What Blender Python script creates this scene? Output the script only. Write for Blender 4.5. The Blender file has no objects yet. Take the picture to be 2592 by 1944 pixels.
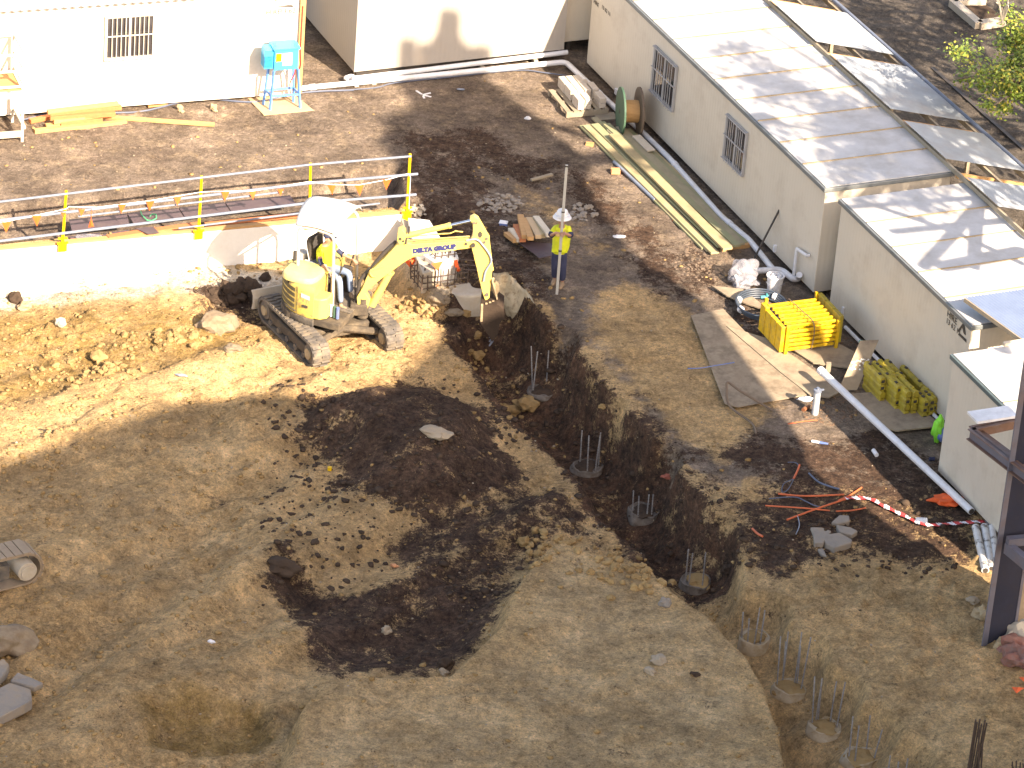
import bpy, bmesh, math, random
import numpy as np
from mathutils import Vector, Matrix, noise as mn

# ------------------------------------------------------------------ camera, sky, sun
F_PX, PITCH, ROLL, CAM_H = 10500.28, 0.503667, 0.0807305, 40.5922
sc = bpy.context.scene
col = sc.collection
FW = Vector((0, math.cos(PITCH), -math.sin(PITCH)))
UP0 = Vector((0, math.sin(PITCH), math.cos(PITCH))); RT0 = Vector((1, 0, 0))
RT = math.cos(ROLL)*RT0 + math.sin(ROLL)*UP0
UP = math.cos(ROLL)*UP0 - math.sin(ROLL)*RT0
CAM = Vector((0, 0, CAM_H))
cd = bpy.data.cameras.new('camera'); cam = bpy.data.objects.new('camera', cd); col.objects.link(cam)
M = Matrix((RT, UP, -FW)).transposed().to_4x4(); M.translation = CAM
cam.matrix_world = M
cd.sensor_width = 36; cd.lens = 36*F_PX/2592; cd.clip_end = 3000; cd.clip_start = 0.5
sc.camera = cam

SUN_AZ, SUN_EL = math.radians(39), math.radians(33)
SUN = Vector((math.sin(SUN_AZ)*math.cos(SUN_EL), -math.cos(SUN_AZ)*math.cos(SUN_EL), math.sin(SUN_EL)))
w = bpy.data.worlds.new('World'); sc.world = w; w.use_nodes = True
nt = w.node_tree; bg = nt.nodes['Background']
sky = nt.nodes.new('ShaderNodeTexSky'); sky.sky_type = 'NISHITA'; sky.sun_disc = False
sky.sun_elevation = SUN_EL; sky.sun_rotation = math.pi - SUN_AZ
nt.links.new(sky.outputs[0], bg.inputs[0]); bg.inputs[1].default_value = 0.14; sky.dust_density = 1.5; sky.ozone_density = 0.0; sky.air_density = 0.7
ld = bpy.data.lights.new('sun', 'SUN'); ld.energy = 4.2; ld.angle = math.radians(0.5); ld.color = (1, 0.955, 0.90)
lo = bpy.data.objects.new('sun', ld); col.objects.link(lo)
lo.rotation_euler = SUN.to_track_quat('Z', 'Y').to_euler(); lo.location = (30, -20, 60)
sc.view_settings.view_transform = 'Standard'; sc.view_settings.look = 'None'
sc.view_settings.exposure = 1.98; sc.view_settings.gamma = 1
sc.view_settings.use_curve_mapping = False
sc.view_settings.use_white_balance = True; sc.view_settings.white_balance_temperature = 8300; sc.view_settings.white_balance_tint = 15

# ------------------------------------------------------------------ survey helpers (photo measurement -> place on site)
FR = {'d': (0, 0, 1.1718), '1': (0, 0, .4069), '2': (850, 0, .4069), '3': (1692, 0, .4069), '4': (0, 600, .4069),
      '5': (850, 600, .4069), '6': (1692, 600, .4069), '7': (0, 1269, .4069), '8': (850, 1269, .4069), '9': (1692, 1269, .4069),
      'a': (600, 500, .19892), 'b': (600, 680, .19892), 'c': (920, 500, .217), 'w': (1260, 400, .22913), 'y': (1820, 680, .349),
      's': (0, 80, .19289), 'x': (620, 0, .18079), 'p': (1360, 200, .16882), 't': (2100, 0, .22242), 'r': (0, 380, .25316),
      'k': (2340, 850, .54194), 'l': (0, 1340, .33755), 'f': (0, 0, 1)}
def ray(k, x, y):
    o = FR[k]; px, py = o[0]+o[2]*x, o[1]+o[2]*y
    return FW*F_PX + RT*(px-1296) - UP*(py-972)
def P(k, x, y, z=0.0):
    d = ray(k, x, y); return CAM + d*((z-CAM_H)/d.z)
def PY(k, x, y, y0):
    d = ray(k, x, y); return CAM + d*(y0/d.y)
def PP(k, x, y, a, n):
    d = ray(k, x, y); return CAM + d*((a-CAM).dot(n)/d.dot(n))
def proj(p):
    d = Vector(p)-CAM; z = d.dot(FW); return (1296+F_PX*d.dot(RT)/z, 972-F_PX*d.dot(UP)/z)
TH = math.radians(25.13)
A = Vector((math.cos(TH), math.sin(TH), 0)); B = Vector((-math.sin(TH), math.cos(TH), 0)); Z = Vector((0, 0, 1))
V = Vector
rnd = random.Random(7)

# ------------------------------------------------------------------ materials
def mat(name, c, rough=.7, c2=None, sc_=4, metal=0, bump=0, bsc=30, dirt=None, dsc=1.5, damt=.5, spec=.5, stretch=None, dlo=.45, dhi=.65):
    m = bpy.data.materials.new(name); m.use_nodes = True; t = m.node_tree; n = t.nodes; L = t.links
    b = n['Principled BSDF']; b.inputs['Roughness'].default_value = rough; b.inputs['Metallic'].default_value = metal
    b.inputs['Specular IOR Level'].default_value = spec
    c = tuple(c)+(1,)
    c2 = tuple(c2)+(1,) if c2 else tuple(v*.72 for v in c[:3])+(1,)
    tc = n.new('ShaderNodeTexCoord'); mp = n.new('ShaderNodeMapping'); L.new(tc.outputs['Object'], mp.inputs[0])
    if stretch: mp.inputs['Scale'].default_value = stretch
    nz = n.new('ShaderNodeTexNoise'); nz.inputs['Scale'].default_value = sc_; nz.inputs['Detail'].default_value = 6; nz.inputs['Roughness'].default_value = .65
    L.new(mp.outputs[0], nz.inputs['Vector'])
    r = n.new('ShaderNodeValToRGB'); r.color_ramp.elements[0].position = .3; r.color_ramp.elements[1].position = .7
    r.color_ramp.elements[0].color = c2; r.color_ramp.elements[1].color = c
    L.new(nz.outputs[0], r.inputs[0]); out = r.outputs[0]
    if dirt:
        d2 = n.new('ShaderNodeTexNoise'); d2.inputs['Scale'].default_value = dsc; d2.inputs['Detail'].default_value = 8; d2.inputs['Roughness'].default_value = .7
        L.new(tc.outputs['Object'], d2.inputs['Vector'])
        rr = n.new('ShaderNodeMapRange'); rr.inputs[1].default_value = dlo; rr.inputs[2].default_value = dhi; rr.inputs[3].default_value = 0; rr.inputs[4].default_value = damt
        L.new(d2.outputs[0], rr.inputs[0])
        mx = n.new('ShaderNodeMix'); mx.data_type = 'RGBA'
        L.new(rr.outputs[0], mx.inputs[0]); L.new(out, mx.inputs[6]); mx.inputs[7].default_value = tuple(dirt)+(1,); out = mx.outputs[2]
    L.new(out, b.inputs['Base Color'])
    if bump:
        bn = n.new('ShaderNodeTexNoise'); bn.inputs['Scale'].default_value = bsc; bn.inputs['Detail'].default_value = 5
        L.new(mp.outputs[0], bn.inputs['Vector'])
        bp = n.new('ShaderNodeBump'); bp.inputs['Strength'].default_value = bump; bp.inputs['Distance'].default_value = .02
        L.new(bn.outputs[0], bp.inputs['Height']); L.new(bp.outputs[0], b.inputs['Normal'])
    return m

MUD = (.2, .15, .095)
M_ = {}
M_['wall'] = mat('cream_wall', (.60, .54, .44), .55, (.55, .49, .40), 1.2, bump=.12, bsc=3, dirt=(.42, .36, .28), dsc=.8, damt=.35, stretch=(1, 1, .3))
M_['wall_white'] = mat('white_wall', (.78, .75, .68), .5, (.74, .70, .63), 1.2, bump=.1, bsc=3)
M_['rooftop'] = mat('pale_roof', (.50, .50, .49), .6, (.42, .415, .40), 2.5, dirt=(.27, .235, .19), dsc=1.1, damt=.45, spec=.3)
M_['seam'] = mat('roof_seam', (.30, .215, .11), .8, (.33, .26, .16), 9)
M_['trim'] = mat('green_trim', (.07, .10, .10), .5, (.10, .14, .14), 4)
M_['trimg'] = mat('grey_trim', (.16, .17, .17), .5, (.11, .13, .13), 4)
M_['glass'] = mat('dark_glass', (.03, .03, .035), .08, (.05, .045, .045), 2, spec=.8)
M_['frame'] = mat('window_frame', (.42, .41, .40), .5)
M_['framew'] = mat('pale_frame', (.62, .56, .45), .5)
M_['galv'] = mat('galvanised', (.15, .18, .235), .55, (.10, .125, .17), 6, metal=0, dirt=(.3, .27, .22), dsc=2, damt=.3)
M_['sheet'] = mat('corrugated_zinc', (.33, .37, .40), .5, (.26, .295, .32), 2, metal=.15, dirt=(.28, .24, .2), dsc=1.7, damt=.35)
M_['sheetb'] = mat('corrugated_blue', (.19, .25, .36), .45, (.15, .20, .30), 2, metal=.2)
M_['pvc'] = mat('white_pvc', (.72, .73, .74), .35, (.64, .65, .66), 3, dirt=(.4, .35, .28), dsc=3, damt=.4)
M_['pvcg'] = mat('grey_pvc', (.45, .47, .48), .4)
M_['timber'] = mat('fresh_timber', (.50, .29, .12), .75, (.40, .21, .08), 3, stretch=(1, 6, 6), bump=.1)
M_['timber_or'] = mat('orange_timber', (.50, .17, .06), .75, (.40, .13, .05), 3, stretch=(1, 6, 6))
M_['timber_gr'] = mat('treated_timber', (.33, .31, .18), .8, (.22, .245, .13), 2, bump=.15, stretch=(2, 2, 2), dirt=(.24, .19, .12), dsc=2, damt=.5)
M_['timber_grey'] = mat('weathered_timber', (.33, .28, .20), .85, (.24, .19, .13), 3, bump=.1)
M_['ply'] = mat('plywood', (.50, .36, .21), .75, (.43, .29, .16), 2, dirt=(.35, .27, .18), damt=.4)
M_['plyp'] = mat('pale_plywood', (.68, .61, .49), .75, (.52, .44, .32), 2, dirt=(.40, .30, .2), damt=.4)
M_['plyb'] = mat('brown_formply', (.060, .038, .045), .55, (.085, .058, .065), 3, dirt=(.16, .125, .11), dsc=3, damt=.4)
M_['plyg'] = mat('muddy_sheet', (.33, .265, .18), .85, (.22, .165, .11), 1.8, bump=.25, bsc=20, dirt=(.12, .085, .055), dsc=2.2, damt=.8)
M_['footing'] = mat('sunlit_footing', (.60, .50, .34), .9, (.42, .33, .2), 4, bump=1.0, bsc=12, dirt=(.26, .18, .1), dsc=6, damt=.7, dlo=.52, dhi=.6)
M_['lump'] = mat('drab_lump', (.27, .21, .14), .9, (.18, .135, .085), 3, bump=.7, bsc=12, dirt=(.14, .09, .05), dsc=4, damt=.7)
M_['slab'] = mat('muddy_slab', (.36, .29, .20), .85, (.27, .21, .14), 2, bump=.2, dirt=(.14, .10, .07), dsc=1.6, damt=.7)
M_['conc'] = mat('concrete', (.47, .42, .34), .85, (.36, .32, .25), 3, bump=.3, dirt=(.36, .27, .17), dsc=2, damt=.5)
M_['concw'] = mat('pale_concrete', (.78, .76, .70), .8, (.70, .67, .60), 2, bump=.2, dirt=(.55, .47, .36), dsc=1.2, damt=.35)
M_['concr'] = mat('earthy_concrete', (.42, .33, .20), .9, (.28, .21, .12), 3, bump=.8, bsc=14, dirt=(.22, .15, .09), dsc=4, damt=.8)
M_['concg'] = mat('broken_concrete', (.27, .255, .235), .9, (.20, .165, .125), 3, bump=.6, bsc=14, dirt=(.25, .18, .1), dsc=3, damt=.7)
M_['yellow'] = mat('excavator_yellow', (.74, .55, .12), .4, (.62, .46, .12), 5, dirt=(.27, .20, .11), dsc=9, damt=.85, dlo=.50, dhi=.60)
M_['yellowp'] = mat('pale_yellow_paint', (.70, .60, .22), .45, (.62, .52, .18), 5, dirt=(.36, .27, .15), dsc=4, damt=.6)
M_['yprop'] = mat('prop_yellow', (.70, .44, .015), .5, (.62, .37, .01), 6, dirt=(.3, .2, .05), dsc=7, damt=.6)
M_['ybund'] = mat('faded_yellow', (.47, .36, .03), .65, (.33, .25, .025), 7, dirt=(.18, .13, .04), dsc=5, damt=.7)
M_['ypost'] = mat('post_yellow', (.82, .50, .01), .5)
M_['orange'] = mat('flag_orange', (.85, .12, .02), .7)
M_['black'] = mat('black_steel', (.03, .027, .025), .7, (.045, .04, .035), 5, dirt=(.09, .065, .045), dsc=5, damt=.6)
M_['rubber'] = mat('muddy_rubber', (.135, .115, .095), .85, (.055, .05, .045), 6, bump=.4, dirt=(.25, .195, .125), dsc=4, damt=.6)
M_['mudframe'] = mat('muddy_frame', (.085, .065, .045), .9, (.05, .04, .03), 4, bump=.4, dirt=(.2, .15, .09), dsc=3, damt=.6)
M_['chrome'] = mat('chrome', (.75, .77, .8), .15, metal=1)
M_['canopy'] = mat('white_canopy', (.60, .58, .54), .5)
M_['post'] = mat('beige_tube', (.55, .50, .42), .5)
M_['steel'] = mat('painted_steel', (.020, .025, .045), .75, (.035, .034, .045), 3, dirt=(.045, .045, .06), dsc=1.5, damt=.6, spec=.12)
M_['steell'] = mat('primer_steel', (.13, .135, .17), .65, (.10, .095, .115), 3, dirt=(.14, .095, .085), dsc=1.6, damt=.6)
M_['rust'] = mat('rusty_steel', (.12, .065, .045), .7, (.18, .10, .07), 5, dirt=(.22, .2, .2), dsc=2, damt=.5)
M_['rebar'] = mat('rebar', (.30, .30, .29), .6, (.17, .14, .12), 20)
M_['rebard'] = mat('dark_rebar', (.06, .045, .035), .7, (.1, .06, .04), 12)
M_['green'] = mat('drum_green', (.05, .115, .065), .7, (.04, .09, .06), 6)
M_['wood'] = mat('drum_wood', (.17, .12, .08), .8, (.12, .085, .06), 4)
M_['bluebox'] = mat('cyan_box', (.02, .42, .72), .45, (.02, .36, .62), 3)
M_['bluel'] = mat('blue_stand', (.10, .28, .62), .5)
M_['bluep'] = mat('blue_pipe', (.06, .12, .32), .4, (.09, .15, .34), 4, dirt=(.3, .3, .3), damt=.4)
M_['greyp'] = mat('dusty_pipe', (.22, .26, .32), .5)
M_['hose'] = mat('slate_hose', (.055, .075, .10), .45)
M_['cable'] = mat('slate_cable', (.10, .12, .17), .5)
M_['orangec'] = mat('orange_conduit', (.62, .14, .05), .6)
M_['white'] = mat('white_plastic', (.8, .8, .8), .4)
M_['red'] = mat('red_paint', (.6, .04, .03), .5)
M_['hiviz'] = mat('hi_vis_yellow', (.66, .70, .03), .7, (.56, .60, .03), 8, bump=.15)
M_['navy'] = mat('navy_cloth', (.022, .027, .065), .85, (.03, .037, .08), 8, bump=.2)
M_['jeans'] = mat('faded_jeans', (.14, .19, .29), .85, (.19, .25, .34), 8)
M_['skin'] = mat('skin', (.48, .25, .16), .6)
M_['boot'] = mat('tan_boot', (.30, .21, .13), .8)
M_['ink'] = mat('navy_lettering', (.03, .035, .14), .6)
M_['inkb'] = mat('black_lettering', (.05, .045, .04), .6)
M_['brick'] = mat('orange_brick', (.62, .30, .14), .85, (.5, .22, .1), 8)
M_['paver'] = mat('pale_paver', (.56, .49, .40), .85, (.46, .39, .31), 5, bump=.2)
M_['lime'] = mat('lime_cloth', (.22, .75, .05), .7)
M_['bark'] = mat('bark', (.16, .13, .10), .9, (.1, .08, .06), 5, bump=.6)
M_['leaf'] = mat('leaf', (.20, .26, .035), .6, (.10, .17, .025), 3)
M_['leafy'] = mat('yellow_leaf', (.42, .36, .05), .6, (.30, .30, .05), 3)
M_['brickwall'] = mat('red_brickwork', (.26, .09, .06), .9, (.2, .14, .12), 6)
M_['shade_tower'] = mat('shade_caster_grey', (.32, .29, .26), .8, (.27, .25, .23), .5)  # plain grey of the added shade wall and strips
def translucent_plastic():
    m = mat('clear_plastic', (.40, .40, .43), .2, (.25, .25, .28), 9, bump=1, bsc=14)
    m.node_tree.nodes['Principled BSDF'].inputs['Alpha'].default_value = .5
    return m
M_['bag'] = translucent_plastic()
def tape_mat():
    m = bpy.data.materials.new('striped_tape'); m.use_nodes = True; n = m.node_tree.nodes; L = m.node_tree.links
    b = n['Principled BSDF']; g = n.new('ShaderNodeUVMap'); g.uv_map = 'uv'
    wv = n.new('ShaderNodeTexWave'); wv.inputs['Scale'].default_value = 1.0; wv.bands_direction = 'X'
    r = n.new('ShaderNodeValToRGB'); r.color_ramp.interpolation = 'CONSTANT'; r.color_ramp.elements[0].color = (.75, .75, .78, 1)
    r.color_ramp.elements[1].position = .5; r.color_ramp.elements[1].color = (.6, .05, .05, 1)
    L.new(g.outputs[0], wv.inputs['Vector']); L.new(wv.outputs[0], r.inputs[0]); L.new(r.outputs[0], b.inputs['Base Color'])
    return m
M_['tape'] = tape_mat()

# ------------------------------------------------------------------ mesh builder
class MB:
    def __init__(s): s.v = []; s.f = []
    def add(s, vs, fs):
        o = len(s.v); s.v += [V(p) for p in vs]; s.f += [tuple(i+o for i in f) for f in fs]; return s
    def obox(s, o, ex, ey, ez):
        o, ex, ey, ez = V(o), V(ex), V(ey), V(ez)
        vs = [o, o+ex, o+ex+ey, o+ey, o+ez, o+ex+ez, o+ex+ey+ez, o+ey+ez]
        fs = [(0, 3, 2, 1), (4, 5, 6, 7), (0, 1, 5, 4), (1, 2, 6, 5), (2, 3, 7, 6), (3, 0, 4, 7)]
        if ex.cross(ey).dot(ez) < 0: fs = [f[::-1] for f in fs]
        return s.add(vs, fs)
    def cbox(s, c, ex, ey, ez): return s.obox(V(c)-(V(ex)+V(ey)+V(ez))/2, ex, ey, ez)
    def beam(s, p0, p1, w, h, up=Z):
        p0, p1 = V(p0), V(p1); d = p1-p0; x = d.cross(up)
        if x.length < 1e-6: x = d.cross(V((1, 0, 0)))
        x.normalize(); y = x.cross(d).normalized()
        return s.obox(p0-x*w/2-y*h/2, d, x*w, y*h)
    def prism(s, pts, ext):
        pts = [V(p) for p in pts]; n = len(pts); ext = V(ext)
        vs = pts+[p+ext for p in pts]
        nr = V((0, 0, 0))
        for i in range(n): nr += pts[i].cross(pts[(i+1) % n])
        fs = [tuple(range(n))[::-1], tuple(range(n, 2*n))]+[(i, (i+1) % n, n+(i+1) % n, n+i) for i in range(n)]
        if nr.dot(ext) < 0: fs = [f[::-1] for f in fs]
        return s.add(vs, fs)
    def cyl(s, p0, p1, r0, r1=None, n=12, caps=True):
        r1 = r0 if r1 is None else r1; p0, p1 = V(p0), V(p1); d = (p1-p0).normalized()
        x = d.orthogonal().normalized(); y = d.cross(x); vs = []
        for p, r in ((p0, r0), (p1, r1)):
            for i in range(n):
                a = 2*math.pi*i/n; vs.append(p+(x*math.cos(a)+y*math.sin(a))*r)
        fs = [(i, (i+1) % n, n+(i+1) % n, n+i) for i in range(n)]
        if caps: fs += [tuple(range(n))[::-1], tuple(range(n, 2*n))]
        return s.add(vs, fs)
    def tube(s, pts, r, n=8, caps=True):
        pts = [V(p) for p in pts]; m = len(pts); vs = []; x = None
        for i, p in enumerate(pts):
            d = (pts[min(i+1, m-1)]-pts[max(i-1, 0)]).normalized()
            x = d.orthogonal().normalized() if x is None else (x-d*x.dot(d)).normalized()
            y = d.cross(x); rr = r[i] if isinstance(r, (list, tuple)) else r
            for k in range(n):
                a = 2*math.pi*k/n; vs.append(p+(x*math.cos(a)+y*math.sin(a))*rr)
        fs = [(i*n+k, i*n+(k+1) % n, (i+1)*n+(k+1) % n, (i+1)*n+k) for i in range(m-1) for k in range(n)]
        if caps: fs += [tuple(range(n))[::-1], tuple(range((m-1)*n, m*n))]
        return s.add(vs, fs)
    def lathe(s, o, prof, n=16, ax=Z):
        o = V(o); ax = V(ax).normalized(); x = ax.orthogonal().normalized(); y = ax.cross(x); vs = []; m = len(prof)
        for r, h in prof:
            for k in range(n):
                a = 2*math.pi*k/n; vs.append(o+ax*h+(x*math.cos(a)+y*math.sin(a))*r)
        fs = [(i*n+k, i*n+(k+1) % n, (i+1)*n+(k+1) % n, (i+1)*n+k) for i in range(m-1) for k in range(n)]
        fs += [tuple(range(n))[::-1], tuple(range((m-1)*n, m*n))]
        return s.add(vs, fs)
    def rock(s, c, rx, ry, rz, seed=0, sub=2, amp=.35, yaw=0, freq=1.6, flat=.0):
        vs, fs = ICO[sub]; cy, sy = math.cos(yaw), math.sin(yaw); out = []
        for p in vs:
            k = 1+amp*mn.noise(p*freq+V((seed*3.1, seed*1.7, seed)))*1.6
            q = V((p.x*rx*k, p.y*ry*k, p.z*rz*k))
            if flat: q.z = min(q.z, rz*flat)
            out.append(V((q.x*cy-q.y*sy, q.x*sy+q.y*cy, q.z))+V(c))
        return s.add(out, fs)
    def corr(s, o, ex, ey, n, amp, up=Z, th=.004):
        # corrugated sheet: waves along ex, ridges along ey
        o, ex, ey, up = V(o), V(ex), V(ey), V(up); N = n*4; vs = []
        for i in range(N+1):
            h = math.sin(2*math.pi*i/4)*amp; q = o+ex*(i/N)+up*h; vs += [q, q+ey, q-up*th, q+ey-up*th]
        fs = []
        for i in range(N):
            a = i*4; b = a+4
            fs += [(a, b, b+1, a+1), (a+2, a+3, b+3, b+2), (a, a+2, b+2, b), (a+1, b+1, b+3, a+3)]
        fs += [(0, 1, 3, 2), (N*4, N*4+2, N*4+3, N*4+1)]
        return s.add(vs, fs)
    def build(s, name, m, parent=None, loc=None, smooth=False, bevel=0):
        root = V(loc) if loc is not None else (parent_origin(parent) if parent else V((0, 0, 0)))
        me = bpy.data.meshes.new(name); me.from_pydata([p-root for p in s.v], [], s.f)
        if isinstance(m, str): m = M_[m]
        me.materials.append(m)
        if smooth:
            for p in me.polygons: p.use_smooth = True
            if smooth != 'all' :
                try: me.set_sharp_from_angle(angle=math.radians(40))
                except Exception: pass
        o = bpy.data.objects.new(name, me); col.objects.link(o)
        if parent: o.parent = parent
        if loc is not None: o.location = root
        if bevel:
            b = o.modifiers.new('bevel', 'BEVEL'); b.width = bevel; b.segments = 2; b.limit_method = 'ANGLE'
        return o
ORG = {}
def parent_origin(o):
    t = V((0, 0, 0))
    while o: t += o.location; o = o.parent
    return t
def mkico(sub):
    bm = bmesh.new(); bmesh.ops.create_icosphere(bm, subdivisions=sub, radius=1)
    r = ([v.co.copy() for v in bm.verts], [tuple(v.index for v in f.verts) for f in bm.faces]); bm.free(); return r
ICO = {k: mkico(k) for k in (1, 2, 3, 4)}
def tag(o, label=None, cat=None, group=None, kind=None):
    if label: o['label'] = label
    if cat: o['category'] = cat
    if group: o['group'] = group
    if kind: o['kind'] = kind
    return o
def thing(name, label, cat, loc, group=None):
    o = bpy.data.objects.new(name, None); o.empty_display_size = .2; col.objects.link(o); o.location = V(loc)
    return tag(o, label, cat, group)
def solo(name, mb, m, label, cat, group=None, smooth=False, bevel=0, kind=None):
    lo = V((min(p.x for p in mb.v)+max(p.x for p in mb.v), min(p.y for p in mb.v)+max(p.y for p in mb.v), 2*min(p.z for p in mb.v)))/2
    return tag(mb.build(name, m, None, lo, smooth, bevel), label, cat, group, kind)
def dup(root, loc, rotz=0, label=None, group=None, parent=None):
    r = root.copy(); col.objects.link(r); r.location = V(loc); r.rotation_euler = (0, 0, rotz)
    if label: r['label'] = label
    if group: r['group'] = group
    for ch in list(root.children):
        c = ch.copy(); col.objects.link(c); c.parent = r
        for g in ch.children:
            d = g.copy(); col.objects.link(d); d.parent = c
    return r
def text(s, size, o, ex, ey, m, name, parent, depth=.004, bold=0.0):
    c = bpy.data.curves.new(name, 'FONT'); c.body = s; c.size = size; c.extrude = depth/2; c.resolution_u = 2; c.offset = bold
    t = bpy.data.objects.new(name, c); col.objects.link(t); bpy.context.view_layer.update()
    me = bpy.data.meshes.new_from_object(t); bpy.data.objects.remove(t)
    ex, ey = V(ex).normalized(), V(ey).normalized(); ez = ex.cross(ey)
    mb = MB(); mb.v = [V(o)+ex*v.co.x+ey*v.co.y+ez*v.co.z for v in me.vertices]; mb.f = [tuple(p.vertices) for p in me.polygons]
    return mb.build(name, m, parent)
def skin(verts, edges, radii, root=0, sub=2):
    me = bpy.data.meshes.new('tmp'); me.from_pydata([V(p) for p in verts], edges, [])
    o = bpy.data.objects.new('tmp', me); col.objects.link(o)
    sm = o.modifiers.new('s', 'SKIN'); sm.use_smooth_shade = True
    for i, r in enumerate(radii):
        sv = me.skin_vertices[0].data[i]; sv.radius = (r, r) if not isinstance(r, tuple) else r; sv.use_root = (i == root)
    sb = o.modifiers.new('b', 'SUBSURF'); sb.levels = sub; sb.render_levels = sub
    bpy.context.view_layer.update(); dg = bpy.context.evaluated_depsgraph_get()
    r = bpy.data.meshes.new_from_object(o.evaluated_get(dg)); bpy.data.objects.remove(o)
    mb = MB(); mb.v = [v.co.copy() for v in r.vertices]; mb.f = [tuple(p.vertices) for p in r.polygons]
    return mb

# ------------------------------------------------------------------ terrain
_T = {}
def vn(x, y, s, seed):
    if seed not in _T: _T[seed] = np.random.RandomState(seed).rand(256, 256)
    T = _T[seed]
    u = x/s+1000; v = y/s+1000; iu = np.floor(u).astype(int); iv = np.floor(v).astype(int); fu = u-iu; fv = v-iv
    fu = fu*fu*(3-2*fu); fv = fv*fv*(3-2*fv)
    g = lambda a, b: T[a % 256, b % 256]
    return (g(iu, iv)*(1-fu)+g(iu+1, iv)*fu)*(1-fv)+(g(iu, iv+1)*(1-fu)+g(iu+1, iv+1)*fu)*fv-.5
def fbm(x, y, s, seed, o=4, k=.55):
    t = 0; a = 1; n = 0
    for i in range(o): t = t+a*vn(x, y, s, seed+i); n += a; a *= k; s /= 2.03
    return t/n*1.4
def sdf(X, Y, poly):
    # positive inside
    d = np.full(X.shape, 1e9); ins = np.zeros(X.shape, bool); n = len(poly)
    for i in range(n):
        x0, y0 = poly[i][:2]; x1, y1 = poly[(i+1) % n][:2]; ex, ey = x1-x0, y1-y0
        t = np.clip(((X-x0)*ex+(Y-y0)*ey)/(ex*ex+ey*ey+1e-12), 0, 1)
        d = np.minimum(d, np.hypot(X-x0-t*ex, Y-y0-t*ey))
        c = ((y0 > Y) != (y1 > Y)) & (X < (x1-x0)*(Y-y0)/(y1-y0+1e-12)+x0); ins ^= c
    return np.where(ins, d, -d)
def ss(t): t = np.clip(t, 0, 1); return t*t*(3-2*t)
def W(pts, z): return [P('d', x, y, (p[0] if (p := q[2:]) else z)) for q in pts for x, y in [q[:2]]]

LOW = -0.85; TR = -1.62
poly_low = W([(-300, 553), (0, 523), (868, 447), (900, 462), (992, 554), (1031, 584), (1063, 588), (1120, 600), (1155, 655), (1188, 702), (1262, 772),
              (1330, 850), (1400, 930), (1462, 1005), (1500, 1060), (1560, 1120), (1600, 1165), (1612, 1230), (1612, 1262), (1660, 1300), (1742, 1372), (1830, 1470),
              (1915, 1570), (1985, 1655), (2080, 1790), (2300, 2100), (-400, 2100)], 0)
poly_tr = W([(955, 735, LOW), (1000, 700, LOW), (1045, 690, LOW), (1095, 660, -.4), (1155, 655), (1188, 702), (1262, 772),
             (1330, 850), (1400, 930), (1462, 1005), (1500, 1060), (1560, 1120), (1600, 1165), (1612, 1230), (1612, 1262), (1660, 1300), (1742, 1372), (1830, 1470),
             (1915, 1570), (1985, 1655), (2080, 1790), (2200, 1990),
             (1750, 2000, LOW), (1640, 1800, LOW), (1560, 1560, LOW), (1500, 1420, LOW), (1420, 1290, LOW), (1360, 1190, LOW), (1270, 1090, LOW), (1215, 1010, LOW), (1120, 930, LOW), (1060, 850, LOW), (985, 770, LOW)], 0)
poly_mound = W([(700, 1475), (970, 1457), (1030, 1405), (1082, 1350), (1110, 1270), (1180, 1185), (1215, 1168), (1290, 1195), (1400, 1215), (1455, 1270), (1540, 1335), (1610, 1410),
                (1660, 1490), (1692, 1570), (1705, 1700), (1720, 2100), (500, 2100), (620, 1640), (650, 1530)], -.15)
poly_hollow = W([(575, 1220), (600, 1190), (720, 1265), (850, 1250), (1000, 1130), (1150, 1130), (1195, 1175), (1085, 1350), (970, 1450), (720, 1470), (640, 1360)], LOW)
poly_pit = W([(300, 1500), (400, 1470), (520, 1478), (605, 1490), (612, 1560), (560, 1600), (420, 1610), (320, 1590)], -.6)
poly_rail = W([(-300, 550), (0, 524), (866, 449), (880, 432), (870, 352), (500, 398), (0, 442), (-300, 470)], 0)
poly_pile = W([(640, 940), (690, 872), (770, 850), (860, 838), (960, 850), (1040, 885), (1095, 940), (1108, 1010), (1080, 1065), (1000, 1100), (900, 1112), (800, 1080), (720, 1020)], LOW)
poly_ramp = W([(868, 478), (905, 470), (992, 554), (1031, 584), (1050, 602), (1020, 628), (985, 648), (925, 632), (880, 590), (860, 530)], -.38)
poly_notch = W([(440, 640), (470, 615), (560, 620), (640, 660), (640, 705), (545, 700), (490, 680), (440, 690)], LOW)
ridge_a, ridge_b = P('d', 560, 900, LOW), P('d', 60, 1260, LOW)
def seg(X, Y, a, b):
    ex, ey = b.x-a.x, b.y-a.y; t = np.clip(((X-a.x)*ex+(Y-a.y)*ey)/(ex*ex+ey*ey), 0, 1)
    return np.hypot(X-a.x-t*ex, Y-a.y-t*ey), t
RIDGES = ((ridge_a, ridge_b, .30, .8), (P('d', 620, 1180, LOW), P('d', 250, 1480, LOW), .26, .7), (P('d', 500, 780, LOW), P('d', 0, 900, LOW), .22, .55))
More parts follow.
